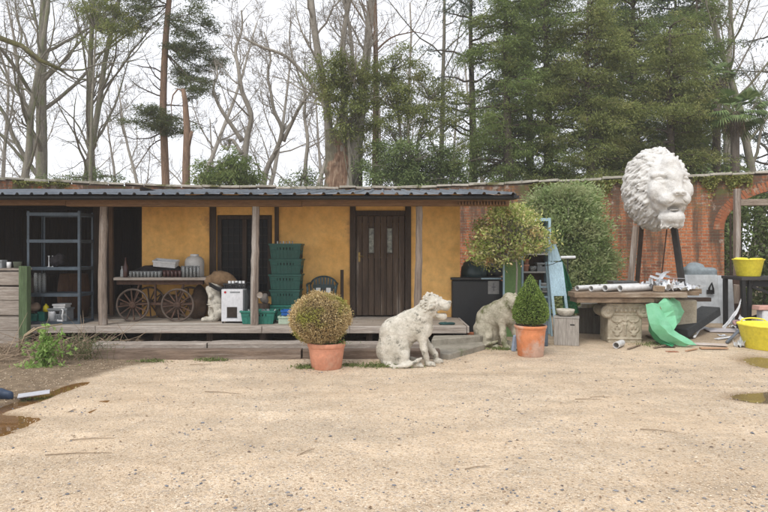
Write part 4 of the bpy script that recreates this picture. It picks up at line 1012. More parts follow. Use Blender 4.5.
# ============================================================ statues
lime_stone = mat('weathered_stone', (.66, .62, .54), (.42, .39, .32), 7, .95, .8, .012, (1, 1, 1), (.20, .19, .155), 10, .55)
old_stone = mat('lichen_stone', (.52, .475, .375), (.32, .295, .22), 6, .95, .8, .012, (1, 1, 1), (.15, .16, .075), 3.2, .52)
white_plaster = mat('white_plaster', (.78, .77, .74), (.64, .625, .595), 7, .9, .9, .02, (1, 1, 1), (.5, .48, .43), 2.2, .62)

def lioness(loc, name, m, label, u, seed, head_turn=0.0, look='ruff', rz=0):
    """seated big cat in profile facing right; u = metres per picture pixel; x to the right, y away, z up from the base"""
    t = None; h = .0105
    q = SDF((-34 * u, -.3, -.03), (47 * u, .36, 74 * u), h)
    p = lambda x, z, y=0: (x * u, y, z * u)
    # trunk: rump low on the left, back rising to the shoulders
    q.ell(p(-17, 16, 0), (17 * u, .19, 17 * u), .05)
    q.ell(p(-13, 31, 0), (18 * u, .175, 18 * u), .06, rot=(0, R(-35), 0))
    q.ell(p(0, 39, 0), (19 * u, .16, 16 * u), .06, rot=(0, R(-38), 0))
    q.ell(p(11, 41, 0), (12.5 * u, .155, 15.5 * u), .05, rot=(0, R(-15), 0))
    q.cap(p(9, 47, 0), p(18, 57, 0), .145, .13, .06)          # neck
    # haunches and hind feet
    for s_ in (-1, 1):
        q.ell(p(-15, 16, s_ * .13), (14.5 * u, .075, 15.5 * u), .03, rot=(0, R(-12), 0))
        q.chain([(*p(-6, 12, s_ * .17), .065), (*p(-9, 4, s_ * .18), .05), (*p(4, 3, s_ * .185), .042), (*p(9, 2.6, s_ * .185), .04)], .025)
        for k in range(3): q.cap(p(8, 2.4, s_ * .185 + (k - 1) * .028), p(12, 1.8, s_ * .185 + (k - 1) * .03), .018, .014, .01)
    # forelegs, joined at the shoulder, wrist low, paw with toes
    for s_, fx, fz in ((-1, 17, 0), (1, 27, 3)):
        y0 = s_ * .085; y1 = s_ * .115
        q.ell(p(11 + s_ * 1.5, 36, s_ * .1), (7.5 * u, .06, 11 * u), .035, rot=(0, R(-8), 0))
        q.chain([(*p(11, 31, y0), .066), (*p((11 + fx) / 2 - .5, 18 + fz * .4, y1), .049), (*p(fx - 1.2, 8 + fz * .4, y1), .041), (*p(fx, 4, y1), .042)], .028)
        q.ell(p(fx + 2.5, 2.6, y1), (5.4 * u, .052, 3.4 * u), .02)
        for k in range(4): q.cap(p(fx + 5, 2.6, y1 + (k - 1.5) * .024), p(fx + 7.4, 1.4, y1 + (k - 1.5) * .026), .0175, .014, .008)
    # tail laid along the near side
    q.chain([(*p(-26, 5, -.1), .035), (*p(-16, 1.6, -.235), .027), (*p(-4, 3, -.27), .024), (*p(7, 8, -.235), .02), (*p(10, 9, -.2), .016)], .02)
    # head, turned towards the viewer's right and lowered a little
    c, s0 = math.cos(head_turn), math.sin(head_turn); H0 = np.array(p(22.5, 60, 0)) if look == 'ruff' else np.array(p(25, 56, 0))
    def hp(f, z, y=0): return H0 + np.array((c * f - s0 * y, s0 * f + c * y, z)) * u
    if look == 'ruff':
        q.ell(hp(-.5, .5), (10.5 * u, .135, 11 * u), .03, rot=(0, 0, head_turn))
        q.chain([(*hp(3, .5), 8.4 * u), (*hp(10, 1), 5.6 * u), (*hp(14, 1), 4.5 * u)], .02)   # raised muzzle
        q.ell(hp(17, 3.6), (2.4 * u, 3.2 * u, 2 * u), .012)                                       # nose
        q.chain([(*hp(2, -7), 5.5 * u), (*hp(7.5, -10.2), 4.4 * u), (*hp(10.5, -10.8), 3.8 * u)], .018) # open lower jaw
        q.cap(hp(9, -6.4), hp(17, -6.6), 1.5 * u, 1.7 * u, .01, sub=True)
        for sy in (-1, 1):
            q.cap(hp(-3, 8, sy * 5.5), hp(-2, 11.5, sy * 7), 3.2 * u, 1.8 * u, .012)              # ears
            q.ell(hp(-1.5, 10, sy * 7.2), (1.5 * u, 1.3 * u, 1.6 * u), .008, sub=True)
            q.ell(hp(6.5, 3.4, sy * 5.2), (2.2 * u, 1.6 * u, 1.2 * u), .008, sub=True)            # eye hollows
            q.ell(hp(6.4, 3.1, sy * 5.0), (1.4 * u, 1.2 * u, .85 * u), .004)
            q.cap(hp(3.5, 6.2, sy * 5), hp(9, 5.2, sy * 3.2), 1.4 * u, 1.1 * u, .012)            # brow
            q.ell(hp(12.6, -2.2, sy * 3), (4 * u, 3 * u, 3 * u), .01)                       # lip pads
            for a in np.linspace(-.2, 2.7, 15):                                                  # ruff of the cheeks
                r0, r1 = 9.5, 14.5
                q.cap(hp(-2.5, r0 * math.cos(a), sy * abs(r0 * math.sin(a)) * .85), hp(-5.4, r1 * math.cos(a) - .6, sy * abs(r1 * math.sin(a)) * .85), 1.8 * u, .85 * u, .008)
        for (f, z, y) in ((10, 5.4, 0), (8, 7.6, 1.2), (5, 9, -1.5), (2, 9.8, 2), (12, 4.6, -1), (-1, 10.4, 0)): q.ell(hp(f, z, y), (1.9 * u, 2.3 * u, 1.5 * u), .006)
        gg = np.random.default_rng(2)
        for _ in range(70):                                                                       # shaggy hair of crown, cheeks and nape
            th = gg.uniform(.5, 2.9); ph = gg.uniform(0, 2 * PI); f_ = 9.5 * math.cos(th) - 1; rr_ = 10.6 * math.sin(th)
            if f_ > 3 and math.sin(ph) < .3: continue
            a_ = hp(f_, rr_ * math.sin(ph), rr_ * math.cos(ph)); e_ = hp(f_ - gg.uniform(2, 4.2), rr_ * math.sin(ph) * 1.12 - gg.uniform(.5, 2.5), rr_ * math.cos(ph) * 1.12); q.cap(a_, e_, 1.5 * u, .7 * u, .007)
        q.ell(hp(7, -6.2), (5.5 * u, 6 * u, 1.8 * u), .012, sub=True)
    else:      # worn head bowed forwards and down
        q.ell(hp(0, 0), (8.2 * u, .105, 8.6 * u), .03, rot=(0, R(30), 0))
        q.chain([(*hp(2, -2), 6 * u), (*hp(7, -8), 4.6 * u), (*hp(9, -12), 3.6 * u)], .025)
        for sy in (-1, 1):
            q.cap(hp(-5, 5, sy * 5), hp(-6, 8.5, sy * 6), 2.6 * u, 1.6 * u, .012)
            q.ell(hp(6.2, -1, sy * 4.3), (1.7 * u, 1.3 * u, 1.5 * u), .008, sub=True)
            q.cap(hp(4, 2.5, sy * 4), hp(7.5, .5, sy * 2.8), 1.3 * u, 1 * u, .01)
            q.cap(hp(0, -4, sy * 7), hp(3, -9, sy * 5), 1.8 * u, 1.2 * u, .012)
        q.cap(hp(8, -9.5, -3.5), hp(9.5, -10.5, 3.5), .8 * u, .8 * u, .006, sub=True)
    # low plinth of rubble under the figure
    q.rough(.0052, 19, seed, 4)
    o = q.build(name, m, None, origin=loc, rz=rz)
    return tag(o, label, 'statue', 'weathered stone lionesses')
d1 = 8.35
lioness((X(410, d1), d1, -.005), 'lioness_statue', lime_stone, 'pale weathered stone lioness with open mouth seated before the door steps', d1 / F, 3, R(-14))
d2 = 9.85
lioness((X(499, d2), d2 + .1, -.005), 'lioness_statue', old_stone, 'darker mossy stone lioness with bowed head seated behind the cone topiary pot', .94 / 68.0, 5, R(-10), 'bowed', R(-48))

# ---- colossal lion head on legs
dl_ = 12.5; hc = P(656, 190, dl_)
lh = thing('lion_head', 'colossal white plaster lion head mounted on dark legs before the brick wall', 'sculpture', (hc[0], hc[1], 0))
q = SDF((-.88, -1.02, -1.08), (.88, .98, 1.06), .0118)
g = np.random.default_rng(12)
EC, ER = np.array((0, .15, .03)), np.array((.60, .60, .83))
q.ell(EC, ER * .985, .05)
# broad face
q.ell((0, -.28, .12), (.42, .34, .46), .06); q.ell((0, -.34, -.16), (.38, .30, .40), .07)
q.chain([(0, -.46, .44, .19), (0, -.57, .20, .15), (0, -.68, -.06, .13)], .09)                   # brow to nose
q.ell((0, -.775, -.13), (.13, .07, .06), .03)                                                   # nose pad
for s_ in (-1, 1):
    q.ell((s_ * .13, -.62, -.25), (.18, .155, .14), .07)                                        # lip pads
    q.ell((s_ * .30, -.46, -.06), (.15, .16, .19), .07)                                           # cheeks
    q.cap((s_ * .12, -.60, .26), (s_ * .36, -.47, .25), .05, .04, .07)                         # brow
    q.ell((s_ * .255, -.60, .175), (.115, .06, .042), .03, sub=True)                              # eye socket
    q.ell((s_ * .25, -.525, .165), (.085, .06, .042), .012)                                       # lid
    q.cap((s_ * .16, -.61, .158), (s_ * .34, -.55, .158), .022, .018, .006, sub=True)
    q.cap((s_ * .16, -.60, .10), (s_ * .34, -.52, .095), .028, .028, .03)
    q.ell((s_ * .06, -.835, -.155), (.034, .034, .02), .008, sub=True)                               # nostril
    q.cap((s_ * .03, -.80, -.24), (s_ * .22, -.70, -.37), .014, .014, .015, sub=True)             # lip line
q.cap((0, -.84, -.17), (0, -.80, -.30), .012, .012, .015, sub=True)
q.ell((0, -.46, -.60), (.25, .24, .16), .05)                                                       # jaw
q.ell((0, -.70, -.42), (.16, .26, .085), .012, sub=True)                                          # open mouth
q.ell((0, -.55, -.45), (.08, .08, .02), .01)                                                       # tongue
def on_ell(th, ph): return EC + ER * np.array((math.sin(th) * math.cos(ph), -math.cos(th), math.sin(th) * math.sin(ph)))
def strand(th, ph, L, r0, k=.016, down=.75, out=.0):
    p = on_ell(th, ph) ; pts = []; v_ = None
    for i in range(4):
        n = (p - EC) / ER ** 2; n /= np.linalg.norm(n); s_ = 1 / np.linalg.norm((p - EC) / ER); p = EC + (p - EC) * s_
        lift = (-.006, .004, .008 + out, .004 + out * 1.2)[i]; pts.append((*(p + n * lift), r0 * (.85, 1, .75, .3)[i]))
        t_ = np.array((n[0] * .5, .85, n[2] * .35 - down)) + g.normal(0, .30, 3); t_ -= n * (t_ @ n); t_ /= np.linalg.norm(t_)
        v_ = t_ if v_ is None else nrm3(v_ * .55 + t_ * .45); p = p + v_ * L / 3
    q.chain(pts, k)
for th in np.arange(.62, 2.9, .125):
    nph = int(36 * math.sin(th) + 6)
    for j in range(nph):
        ph = 2 * PI * (j + g.uniform(-.35, .35)) / nph + th
        if th < .85 and -2.4 < math.remainder(ph, 2 * PI) < -.7: continue
        strand(th + g.uniform(-.05, .05), ph, g.uniform(.22, .38), g.uniform(.026, .042), k=.008, out=g.uniform(.004, .045))
for i in range(170):                      # fringe that frames the face
    ph = g.uniform(-PI, PI); b_ = np.array((math.cos(ph) * .42, -.27 + g.uniform(-.08, .10), .04 + math.sin(ph) * .53)); o_ = np.array((math.cos(ph) * .7, .55, math.sin(ph) * .45 - .25)) * g.uniform(.17, .26)
    q.chain([(*b_, .030), (*(b_ + o_ * .5 + g.normal(0, .02, 3)), .028), (*(b_ + o_), .012)], .018)
for i in range(60):                      # hair swept back from the forehead
    a = g.uniform(-1, 1); z_ = g.uniform(.36, .62); b_ = np.array((a * .30, -.50 + (z_ - .36) * .9 + a * a * .08, z_)); q.chain([(*b_, .028), (*(b_ + (a * .05, .06, .07)), .026), (*(b_ + (a * .12, .16, .11)), .010)], .02)
for i in range(52):                      # beard
    s_ = g.uniform(-.22, .22); z_ = g.uniform(-.72, -.56); b_ = np.array((s_, -.66 + abs(s_) * .5 - (z_ + .48) * .25, z_)); q.chain([(*b_, .028), (*(b_ + (g.normal(0, .015), .01, -.05)), .024), (*(b_ + (g.normal(0, .03), .04, -.10)), .014)], .016)
q.rough(.0045, 22, 9, 3)
V, Q = q.mesh(); yw = R(3); V = V @ np.array(Euler((0, R(-2), yw)).to_matrix()).T
MB().add(V + hc + (.055, 0, -.0), Q).build('head', white_plaster, lh, smooth=True)
b = MB(); b.bar((X(629, 12.6), 12.75, -.02), (X(638, dl_), 12.6, Z(226, dl_)), .10, .10); b.build('leg', M['grey_wood_z'], lh, bevel=.006)
b = MB(); b.bar((X(686, 12.3), 12.2, -.02), (X(671, dl_), 12.4, Z(222, dl_)), .12, .11); b.build('leg', mat('tar_wood', (.05, .045, .04), (.025, .022, .02), 4, .8), lh, bevel=.006)
b = MB(); b.bar((X(636, 13.5), 13.6, -.02), (X(644, 12.9), 13.0, Z(222, dl_)), .08, .08); b.build('leg', M['dark_oak'], lh, bevel=.006)
rodm = mat('rusty_rod', (.12, .07, .045), (.05, .035, .03), 9, .8)
MB().tube([(X(668, 12.6), 12.9, 1.0), (X(670, 12.6), 12.7, 2.2)], .012, 6).build('rod', rodm, lh)
b = MB(); b.bb(X(618, 13), X(700, 13), 12.55, 12.67, .52, .6); b.bar((X(686, 12.3), 12.3, .45), (X(636, 13.5), 13.6, .45), .06, .08)
b.build('brace', M['dark_oak_x'], lh)

# ============================================================ potted topiary
terra = mat('terracotta', (.66, .31, .20), (.56, .25, .16), 3, .85, .25, .006, (1, 1, 1), (.60, .34, .24), 2.5, .55)
terra2 = mat('terracotta_worn', (.66, .26, .12), (.56, .20, .085), 2, .85, .25, .006, (1, 1, 1), (.60, .40, .31), 2.0, .46)
soil_m = mat('potting_soil', (.05, .035, .022), (.02, .015, .01), 12, .95)
def pot(t, c, r0, r1, h, rim, m):
    b = MB(); w_ = .022
    b.lathe(c, [(0, 0), (r0 - .006, 0), (r0, .006), (r0 + (r1 - r0) * .78, h - rim - .035), (r0 + (r1 - r0) * .8, h - rim - .03), (r0 + (r1 - r0) * .8 + .008, h - rim - .02), (r0 + (r1 - r0) * .82, h - rim - .006), (r1 - .002, h - rim), (r1 + .008, h - rim + .01), (r1 + .014, h - .012), (r1 + .008, h), (r1 - w_, h), (r1 - w_ - .006, h - .06), (0, h - .05)], 56)
    b.build('pot', m, t, smooth=True)
    s = MB(); a = rng.uniform(0, 2 * PI, 200); r_ = np.sqrt(rng.uniform(0, 1, 200)) * (r1 - w_ - .01)
    s.lathe(np.array(c) + (0, 0, h - .045), [(r1 - w_ - .004, 0), (r1 * .5, .015), (0, .02)], 24)
    s.build('soil', soil_m, t, smooth=True)
boxleaf_tan = leaf_mat('scorched_box_leaf', (.38, .27, .12), (.60, .45, .22), (.74, .60, .34), patch=((.36, .36, .08), 2.6, .5))
boxleaf_grn = leaf_mat('box_leaf', (.11, .18, .035), (.19, .29, .06), (.33, .42, .11))
def topiary(t, ctr, f_r, n, L, wd, m, inner_c, seed=2):
    """clipped surface: f_r(direction) gives the radius; leaves in a shell over an inner mass of darker twigs"""
    g = np.random.default_rng(seed); u = g.normal(size=(n, 3)); u /= np.linalg.norm(u, axis=1)[:, None]
    cl = g.normal(size=(260, 3)); cl /= np.linalg.norm(cl, axis=1)[:, None]
    bump = (np.max(u @ cl.T, axis=1) - .965) * .9
    rad = f_r(u) * (1 + bump[:, None][:, 0] * 1.2 - np.abs(g.normal(0, .04, n)) + (g.uniform(0, 1, n) < .10) * g.uniform(0, .10, n))
    fo = MB().leaves(np.array(ctr) + u * rad[:, None], L, wd, bias=u * 1.4)
    fo.build('foliage', m, t)
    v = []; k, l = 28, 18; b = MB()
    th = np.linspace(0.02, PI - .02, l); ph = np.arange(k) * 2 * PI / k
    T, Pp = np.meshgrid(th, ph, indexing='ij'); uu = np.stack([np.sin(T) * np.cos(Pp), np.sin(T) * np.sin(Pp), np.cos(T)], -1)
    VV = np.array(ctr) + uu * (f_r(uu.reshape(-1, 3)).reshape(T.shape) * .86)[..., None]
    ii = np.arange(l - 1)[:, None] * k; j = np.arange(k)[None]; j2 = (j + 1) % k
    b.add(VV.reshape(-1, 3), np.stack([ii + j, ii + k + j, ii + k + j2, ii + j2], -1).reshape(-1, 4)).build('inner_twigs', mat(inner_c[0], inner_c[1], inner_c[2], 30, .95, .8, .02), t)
d = 8.15; px_ = d / F
t = thing('potted_topiary', 'round clipped box bush scorched tan and green in a terracotta pot', 'potted plant', (X(326.5, d), d, 0), 'clipped topiaries in terracotta pots')
c = (X(326.5, d), d, 0)
pot(t, c, 15 * px_, 18.2 * px_, Z(342, d), .065, terra)
def ball(u):
    u = u.reshape(-1, 3); a = np.arctan2(u[:, 1], u[:, 0]); rx, rz = 29.5 * px_, np.where(u[:, 2] > 0, 26 * px_, 25 * px_)
    return 1 / np.sqrt((u[:, 0] ** 2 + u[:, 1] ** 2) / rx ** 2 + u[:, 2] ** 2 / rz ** 2) * (1 + .03 * np.sin(3 * a + 2 * u[:, 2]) + .03 * np.sin(5 * u[:, 2] + 4 * a) + .02 * np.sin(9 * a + 6 * u[:, 2]))
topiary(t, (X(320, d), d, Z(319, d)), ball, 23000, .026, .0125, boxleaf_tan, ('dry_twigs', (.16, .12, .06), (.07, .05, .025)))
MB().tube([(c[0], d, .3), (c[0] - .03, d, Z(335, d))], .02, 7).build('stem', bark_grey, t)
MB().leaves(np.array((c[0] + .1, d - .08, Z(341, d))) + rng.normal(size=(160, 3)) * (.11, .06, .012), .03, .012, bias=np.array((0, 0, 1.2))).build('pot_weeds', leaf_mat('weed_leaf', (.06, .14, .02), (.1, .22, .04), (.2, .34, .08)), t)
d = 9.1; px_ = d / F; c = (X(530.5, d), d, 0)
t = thing('potted_topiary', 'cone shaped clipped green box bush in a patchy terracotta pot', 'potted plant', c, 'clipped topiaries in terracotta pots')
pot(t, c, 12.6 * px_, 15.2 * px_, Z(325, d), .05, terra2)
zc = Z(305, d)
def cone(u):
    u = u.reshape(-1, 3); hr = np.sqrt(u[:, 0] ** 2 + u[:, 1] ** 2) + 1e-6; out = np.full(len(u), .05); rs = np.linspace(.02, .62, 121)
    for r_ in rs:
        z = u[:, 2] * r_; w_ = np.interp(z, np.array((-19.5, -17, -12, -4, 6, 16, 24, 29.5, 31)) * px_, np.array((0, 13, 17.3, 17.2, 13.6, 8.8, 4.6, 1.4, 0)) * px_)
        out = np.where(hr * r_ < w_, r_, out)
    return out
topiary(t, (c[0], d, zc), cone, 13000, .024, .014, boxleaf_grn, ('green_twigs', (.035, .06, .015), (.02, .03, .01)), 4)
MB().tube([(c[0], d, .3), (c[0], d, .6)], .02, 7).build('stem', bark_grey, t)

# small standard tree with mottled leaves behind the rear lioness
spot_leaf = leaf_mat('mottled_leaf', (.20, .29, .06), (.42, .48, .14), (.68, .60, .32), patch=((.68, .40, .22), 3.0, .58))
d = 10.75
t = thing('small_standard_tree', 'small thin stemmed tree with mottled yellow green and reddish leaves at the hut corner', 'tree', (X(514, d), d, 0))
b = MB(); b.tube([(X(514, d), d, -.05), P(516, 300, d), P(517, 270, d), P(514, 235, d), P(510, 215, d)], [.022, .018, .016, .012, .006], 7)
b.build('trunk', bark_pale, t, smooth=True)
b = MB(); fo = MB(); g = np.random.default_rng(14)
for i in range(250):
    a = g.uniform(0, 2 * PI); rr_ = math.sqrt(g.uniform(0, 1)) * (1 + .16 * math.sin(a * 3 + 1) + .12 * math.sin(a * 5)); xx0 = 509 + 37 * rr_ * math.cos(a); yy0 = 233 + 29 * rr_ * math.sin(a) + (7 if xx0 < 495 else -1)
    if yy0 < 206 + abs(xx0 - 512) * .12: yy0 += 6
    e = P(xx0, yy0, d + g.normal(0, .28)); s0 = P(514 + g.uniform(-2, 2), 262 - g.uniform(0, 30), d)
    b.tube([s0, (s0 + e) / 2 + (0, 0, .04), e], [.007, .005, .002], 3)
    fo.leaves(e + g.normal(size=(34, 3)) * (.085, .085, .06), .066, .03, bias=g.normal(0, .5, 3))
b.build('branches', bark_pale, t); fo.build('crown', spot_leaf, t)

# ============================================================ things on the veranda
steel_blue = mat('dark_blue_steel', (.085, .115, .145), (.05, .065, .08), 4, .45, .15, .003, metal=.3, spec=.5)
white_pl = mat('white_plastic', (.72, .73, .74), (.62, .62, .62), 3, .45, .08, .002, spec=.5)
milky = mat('milky_plastic', (.62, .60, .56), (.52, .50, .47), 2, .4, .08, .002, spec=.5)
rust = mat('rusty_iron', (.11, .06, .04), (.05, .032, .025), 9, .85, .5, .005, c3=(.16, .12, .1), s3=3, t3=.62)
black_pl = mat('black_plastic', (.015, .016, .018), (.03, .03, .033), 4, .5, .1, .003)
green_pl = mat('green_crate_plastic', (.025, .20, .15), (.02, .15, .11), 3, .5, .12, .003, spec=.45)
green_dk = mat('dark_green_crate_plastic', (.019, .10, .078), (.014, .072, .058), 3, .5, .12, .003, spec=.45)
blue_pl = mat('blue_plastic', (.015, .12, .42), None, 3, .5, .05)
grey_pl = mat('grey_plastic', (.28, .30, .31), (.2, .21, .22), 4, .5, .1)
paper = mat('white_paper', (.7, .7, .68), (.6, .6, .58), 4, .9, .2)
pale_green = mat('pale_green_card', (.42, .52, .40), (.35, .42, .33), 5, .9, .2)
cloth_black = mat('black_cloth', (.02, .018, .02), (.035, .03, .032), 6, .95, .6, .02)
burlap = mat('burlap', (.26, .17, .095), (.16, .10, .055), 14, .98, .8, .01)
sack_m = mat('brown_sacking', (.11, .07, .045), (.06, .04, .03), 9, .98, .8, .015)
glass_c = glass('clear_glass', (.86, .9, .9), .3); glass_d = glass('dark_glass_ware', (.10, .05, .045), .85); glass_g = glass('bottle_green', (.06, .08, .05), .8)
glass_a = glass('amber_drink', (.75, .62, .38), .5)

# shelving unit
sh = thing('shelving_unit', 'tall open dark blue grey metal shelving unit at the left end of the veranda', 'shelf', (X(55, 10.5), 10.5, DZ))
sx0, sx1, sy0, sy1 = X(27, 10.3), X(80, 10.3), 10.3, 10.78
for (a, b_) in ((sx0, sy0), (sx1, sy0), (sx0, sy1), (sx1, sy1)):
    o = MB(); s1 = 1 if a == sx0 else -1; s2 = 1 if b_ == sy0 else -1
    o.bb(min(a, a + s1 * .04), max(a, a + s1 * .04), b_ - .002, b_ + .002, DZ, Z(211, 10.3)); o.bb(a - .002, a + .002, min(b_, b_ + s2 * .04) + .003, max(b_, b_ + s2 * .04) + .003, DZ, Z(211, 10.3))
    o.build('upright', steel_blue, sh)
shz = [Z(240, 10.3), Z(267.5, 10.3), Z(294, 10.3), Z(322, 10.3), Z(213, 10.3)]
for z in shz:
    o = MB(); o.bb(sx0 + .005, sx1 - .005, sy0 - .006, sy0 - .002, z - .045, z + .008); o.bb(sx0 + .005, sx1 - .005, sy1 + .006, sy1 + .01, z - .045, z + .008)
    o.bb(sx0 - .008, sx0 - .004, sy0, sy1, z - .045, z + .008); o.bb(sx1 + .004, sx1 + .008, sy0, sy1, z - .045, z + .008)
    if z != shz[4]: o.bb(sx0 + .006, sx1 - .006, sy0 + .004, sy1 - .004, z - .012, z)
    o.build('shelf_board', steel_blue, sh)
def on(x, y, d, z): return (X(x, d), d, z)
# basket, cartons, crates and bottles on the shelves
def open_box(name, c, w_, dp, h, m, lb, cat, group=None, th=.008, taper=1.0, slots=False):
    t = thing(name, lb, cat, c, group); cx, cy, cz = c; b = MB()
    b.bb(cx - w_ / 2 + th, cx + w_ / 2 - th, cy - dp / 2 + th, cy + dp / 2 - th, cz, cz + th)
    for s_ in (-1, 1):
        for (ax, L, off) in ((0, w_, dp / 2), (1, dp - 2 * th - .002, w_ / 2)):
            def pl(u0, u1, z0, z1, tt=0, m_=0):
                o1 = s_ * (off - th / 2 + tt)
                if ax == 0: b.bb(cx + u0, cx + u1, cy + o1 - th / 2, cy + o1 + th / 2, cz + z0, cz + z1)
                else: b.bb(cx + o1 - th / 2, cx + o1 + th / 2, cy + u0, cy + u1, cz + z0, cz + z1)
            if slots == 'crate':
                pl(-L / 2, L / 2, 0, h * .60); pl(-L / 2, L / 2, h * .76, h)
                pl(-L / 2, -L * .26, h * .602, h * .758); pl(L * .26, L / 2, h * .602, h * .758)
                for k in range(5): u = -L * .26 + L * .52 * (k + .5) / 5; pl(u - .018, u + .018, h * .602, h * .758)
                for k in range(8): u = -L / 2 + .03 + (L - .06) * k / 7; pl(u - .006, u + .006, h * .05, h * .56, .006)
                pl(-L / 2 + .01, L / 2 - .01, h * .56, h * .60, .006)
            elif slots:
                pl(-L / 2, L / 2, 0, h * .16); pl(-L / 2, L / 2, h * .44, h * .56); pl(-L / 2, L / 2, h * .80, h)
                nn2 = 9 if ax == 0 else 6
                for k in range(nn2 + 1):
                    u = -L / 2 + .012 + (L - .024) * k / nn2; pl(u - .012, u + .012, h * .162, h * .438)
                for k in range(nn2 + 1):
                    u = -L / 2 + .012 + (L - .024) * k / nn2
                    if ax == 1 or not (nn2 * .36 < k < nn2 * .64): pl(u - .010, u + .010, h * .562, h * .798)
            else: pl(-L / 2, L / 2, 0, h)
    ob_ = b.build('body', m, t, bevel=.002)
    if slots == 'crate':
        for v_ in ob_.data.vertices: k_ = .88 + .12 * v_.co.z / h; v_.co.x *= k_; v_.co.y *= k_
    r_ = MB(); o1 = .012
    for s_ in (-1, 1):
        r_.bb(cx - w_ / 2 - o1, cx + w_ / 2 + o1, cy + s_ * (dp / 2 + o1 / 2) - o1 / 2, cy + s_ * (dp / 2 + o1 / 2) + o1 / 2, cz + h - .028, cz + h + .003)
        r_.bb(cx + s_ * (w_ / 2 + o1 / 2 + .0005) - o1 / 2, cx + s_ * (w_ / 2 + o1 / 2 + .0005) + o1 / 2, cy - dp / 2, cy + dp / 2, cz + h - .028, cz + h + .003)
    r_.build('rim', m, t, bevel=.002)
    return t
sb = shz[3]; sm_ = shz[2]
open_box('basket', on(61, 0, 10.52, sb + .001), .32, .24, .22, grey_pl, 'grey slatted basket on the lowest shelf of the blue unit', 'basket', slots=True)
open_box('box', on(62, 0, 10.5, sb + .226), .2, .2, .07, white_pl, 'small pale tray balanced on the grey basket in the blue shelving', 'tray')
open_box('crate', on(34, 0, 10.5, sb + .001), .17, .2, .12, green_pl, 'small green tub at the left of the lowest blue shelf', 'tub')
open_box('crate', on(44.5, 0, 10.52, sb + .001), .1, .2, .16, green_pl, 'narrow green tub between small tub and grey basket on the lowest shelf', 'tub')
def lathe_thing(name, c, prof, m, lb, cat, group=None, k=20, label_parts=()):
    o = MB().lathe(c, prof, k).build(name, m, None, smooth=True, origin=c); return tag(o, lb, cat, group)
lathe_thing('jug', on(52, 0, 10.42, sb + .001), [(0, 0), (.05, 0), (.062, .14), (.058, .17), (.05, .17), (.045, .02), (0, .015)], white_pl, 'white jug in front of the grey basket on the lowest blue shelf', 'jug')
lathe_thing('bottle', on(46, 0, 10.42, sb + .165), [(0, 0), (.045, 0), (.05, .06), (.04, .1), (.015, .12), (.015, .14), (0, .14)], mat('yellow_plastic', (.62, .52, .02), None, 3, .4, .05), 'small yellow bottle on the narrow green tub in the blue shelving', 'bottle')
q = SDF((-.16, -.12, -.02), (.16, .12, .17), .009); q.ell((0, 0, .07), (.12, .08, .065), .02); q.ell((.05, 0, .1), (.06, .06, .05), .02); q.rough(.006, 25, 3)
tag(q.build('bag', mat('tan_bag', (.42, .30, .22), (.3, .2, .14), 6, .9), None, on(33.5, 0, 10.5, sb + .16)), 'crumpled tan bag on top of the small green tub on the shelf', 'bag')
b = MB(); b.tube([on(63, 0, 10.3, sb + .02), on(62, 0, 10.28, sb + .1), on(63, 0, 10.29, sb + .2), on(61.6, 0, 10.3, sb + .22)], .012, 8); b.tube([on(63, 0, 10.3, sb + .02), on(59, 0, 10.32, sb + .014), on(57, 0, 10.3, sb + .03)], .02, 8)
tag(b.build('hose_nozzle', white_pl, None, smooth=True, origin=on(62, 0, 10.3, sb)), 'white curved plastic nozzle hanging before the grey basket', 'nozzle')
sz = shz[1]
for i, (x_, r_) in enumerate(((36, .035), (40, .03), (44, .035))):
    lathe_thing('jar', on(x_, 0, 10.6, sm_ + .001), [(0, 0), (r_, 0), (r_, .3), (r_ * .8, .33), (r_ * .8, .35), (0, .35)], glass_c, ['leftmost of three tall clear vases on the third blue shelf', 'middle one of three tall clear vases on the third blue shelf', 'rightmost of three tall clear vases on the third blue shelf'][i], 'vase', 'tall clear vases in the blue shelving')
for i, x_ in enumerate((49, 53)):
    lathe_thing('candlestick', on(x_, 0, 10.55, shz[1] + .001), [(0, 0), (.03, 0), (.01, .02), (.009, .17), (.02, .2), (0, .2)], white_pl, ['left one of two white candlesticks on the second blue shelf', 'right one of two white candlesticks on the second blue shelf'][i], 'candlestick', 'white candlesticks in the blue shelving')
q = SDF((-.2, -.16, -.02), (.2, .16, .3), .012); q.ell((0, 0, .1), (.14, .1, .1), .02); q.ell((.06, 0, .16), (.08, .08, .08), .02); q.rough(.012, 22, 8)
tag(q.build('bundle', cloth_black, None, on(57, 0, 10.55, shz[1])), 'dark crumpled bundle beside the white candlesticks', 'bundle')
# brown barrel and boards in the dark bay
lathe_thing('barrel', (X(74, 11.4), 11.4, DZ), [(0, 0), (.24, 0), (.27, .2), (.285, .4), (.27, .62), (.24, .82), (.22, .82), (.22, .8), (0, .8)], wood('barrel_wood', (.13, .065, .035), (.07, .04, .025), 'z'), 'brown wooden barrel in the dark bay behind the blue shelving', 'barrel', k=28)
o = MB().bb(X(0, 11.6), X(40, 11.6), 11.4, 12.2, DZ, DZ + .75).build('cabinet', M['dark_oak'], None, bevel=.01, origin=(X(20, 11.6), 11.8, DZ)); tag(o, 'dark wooden cabinet deep in the open bay at far left', 'cabinet')
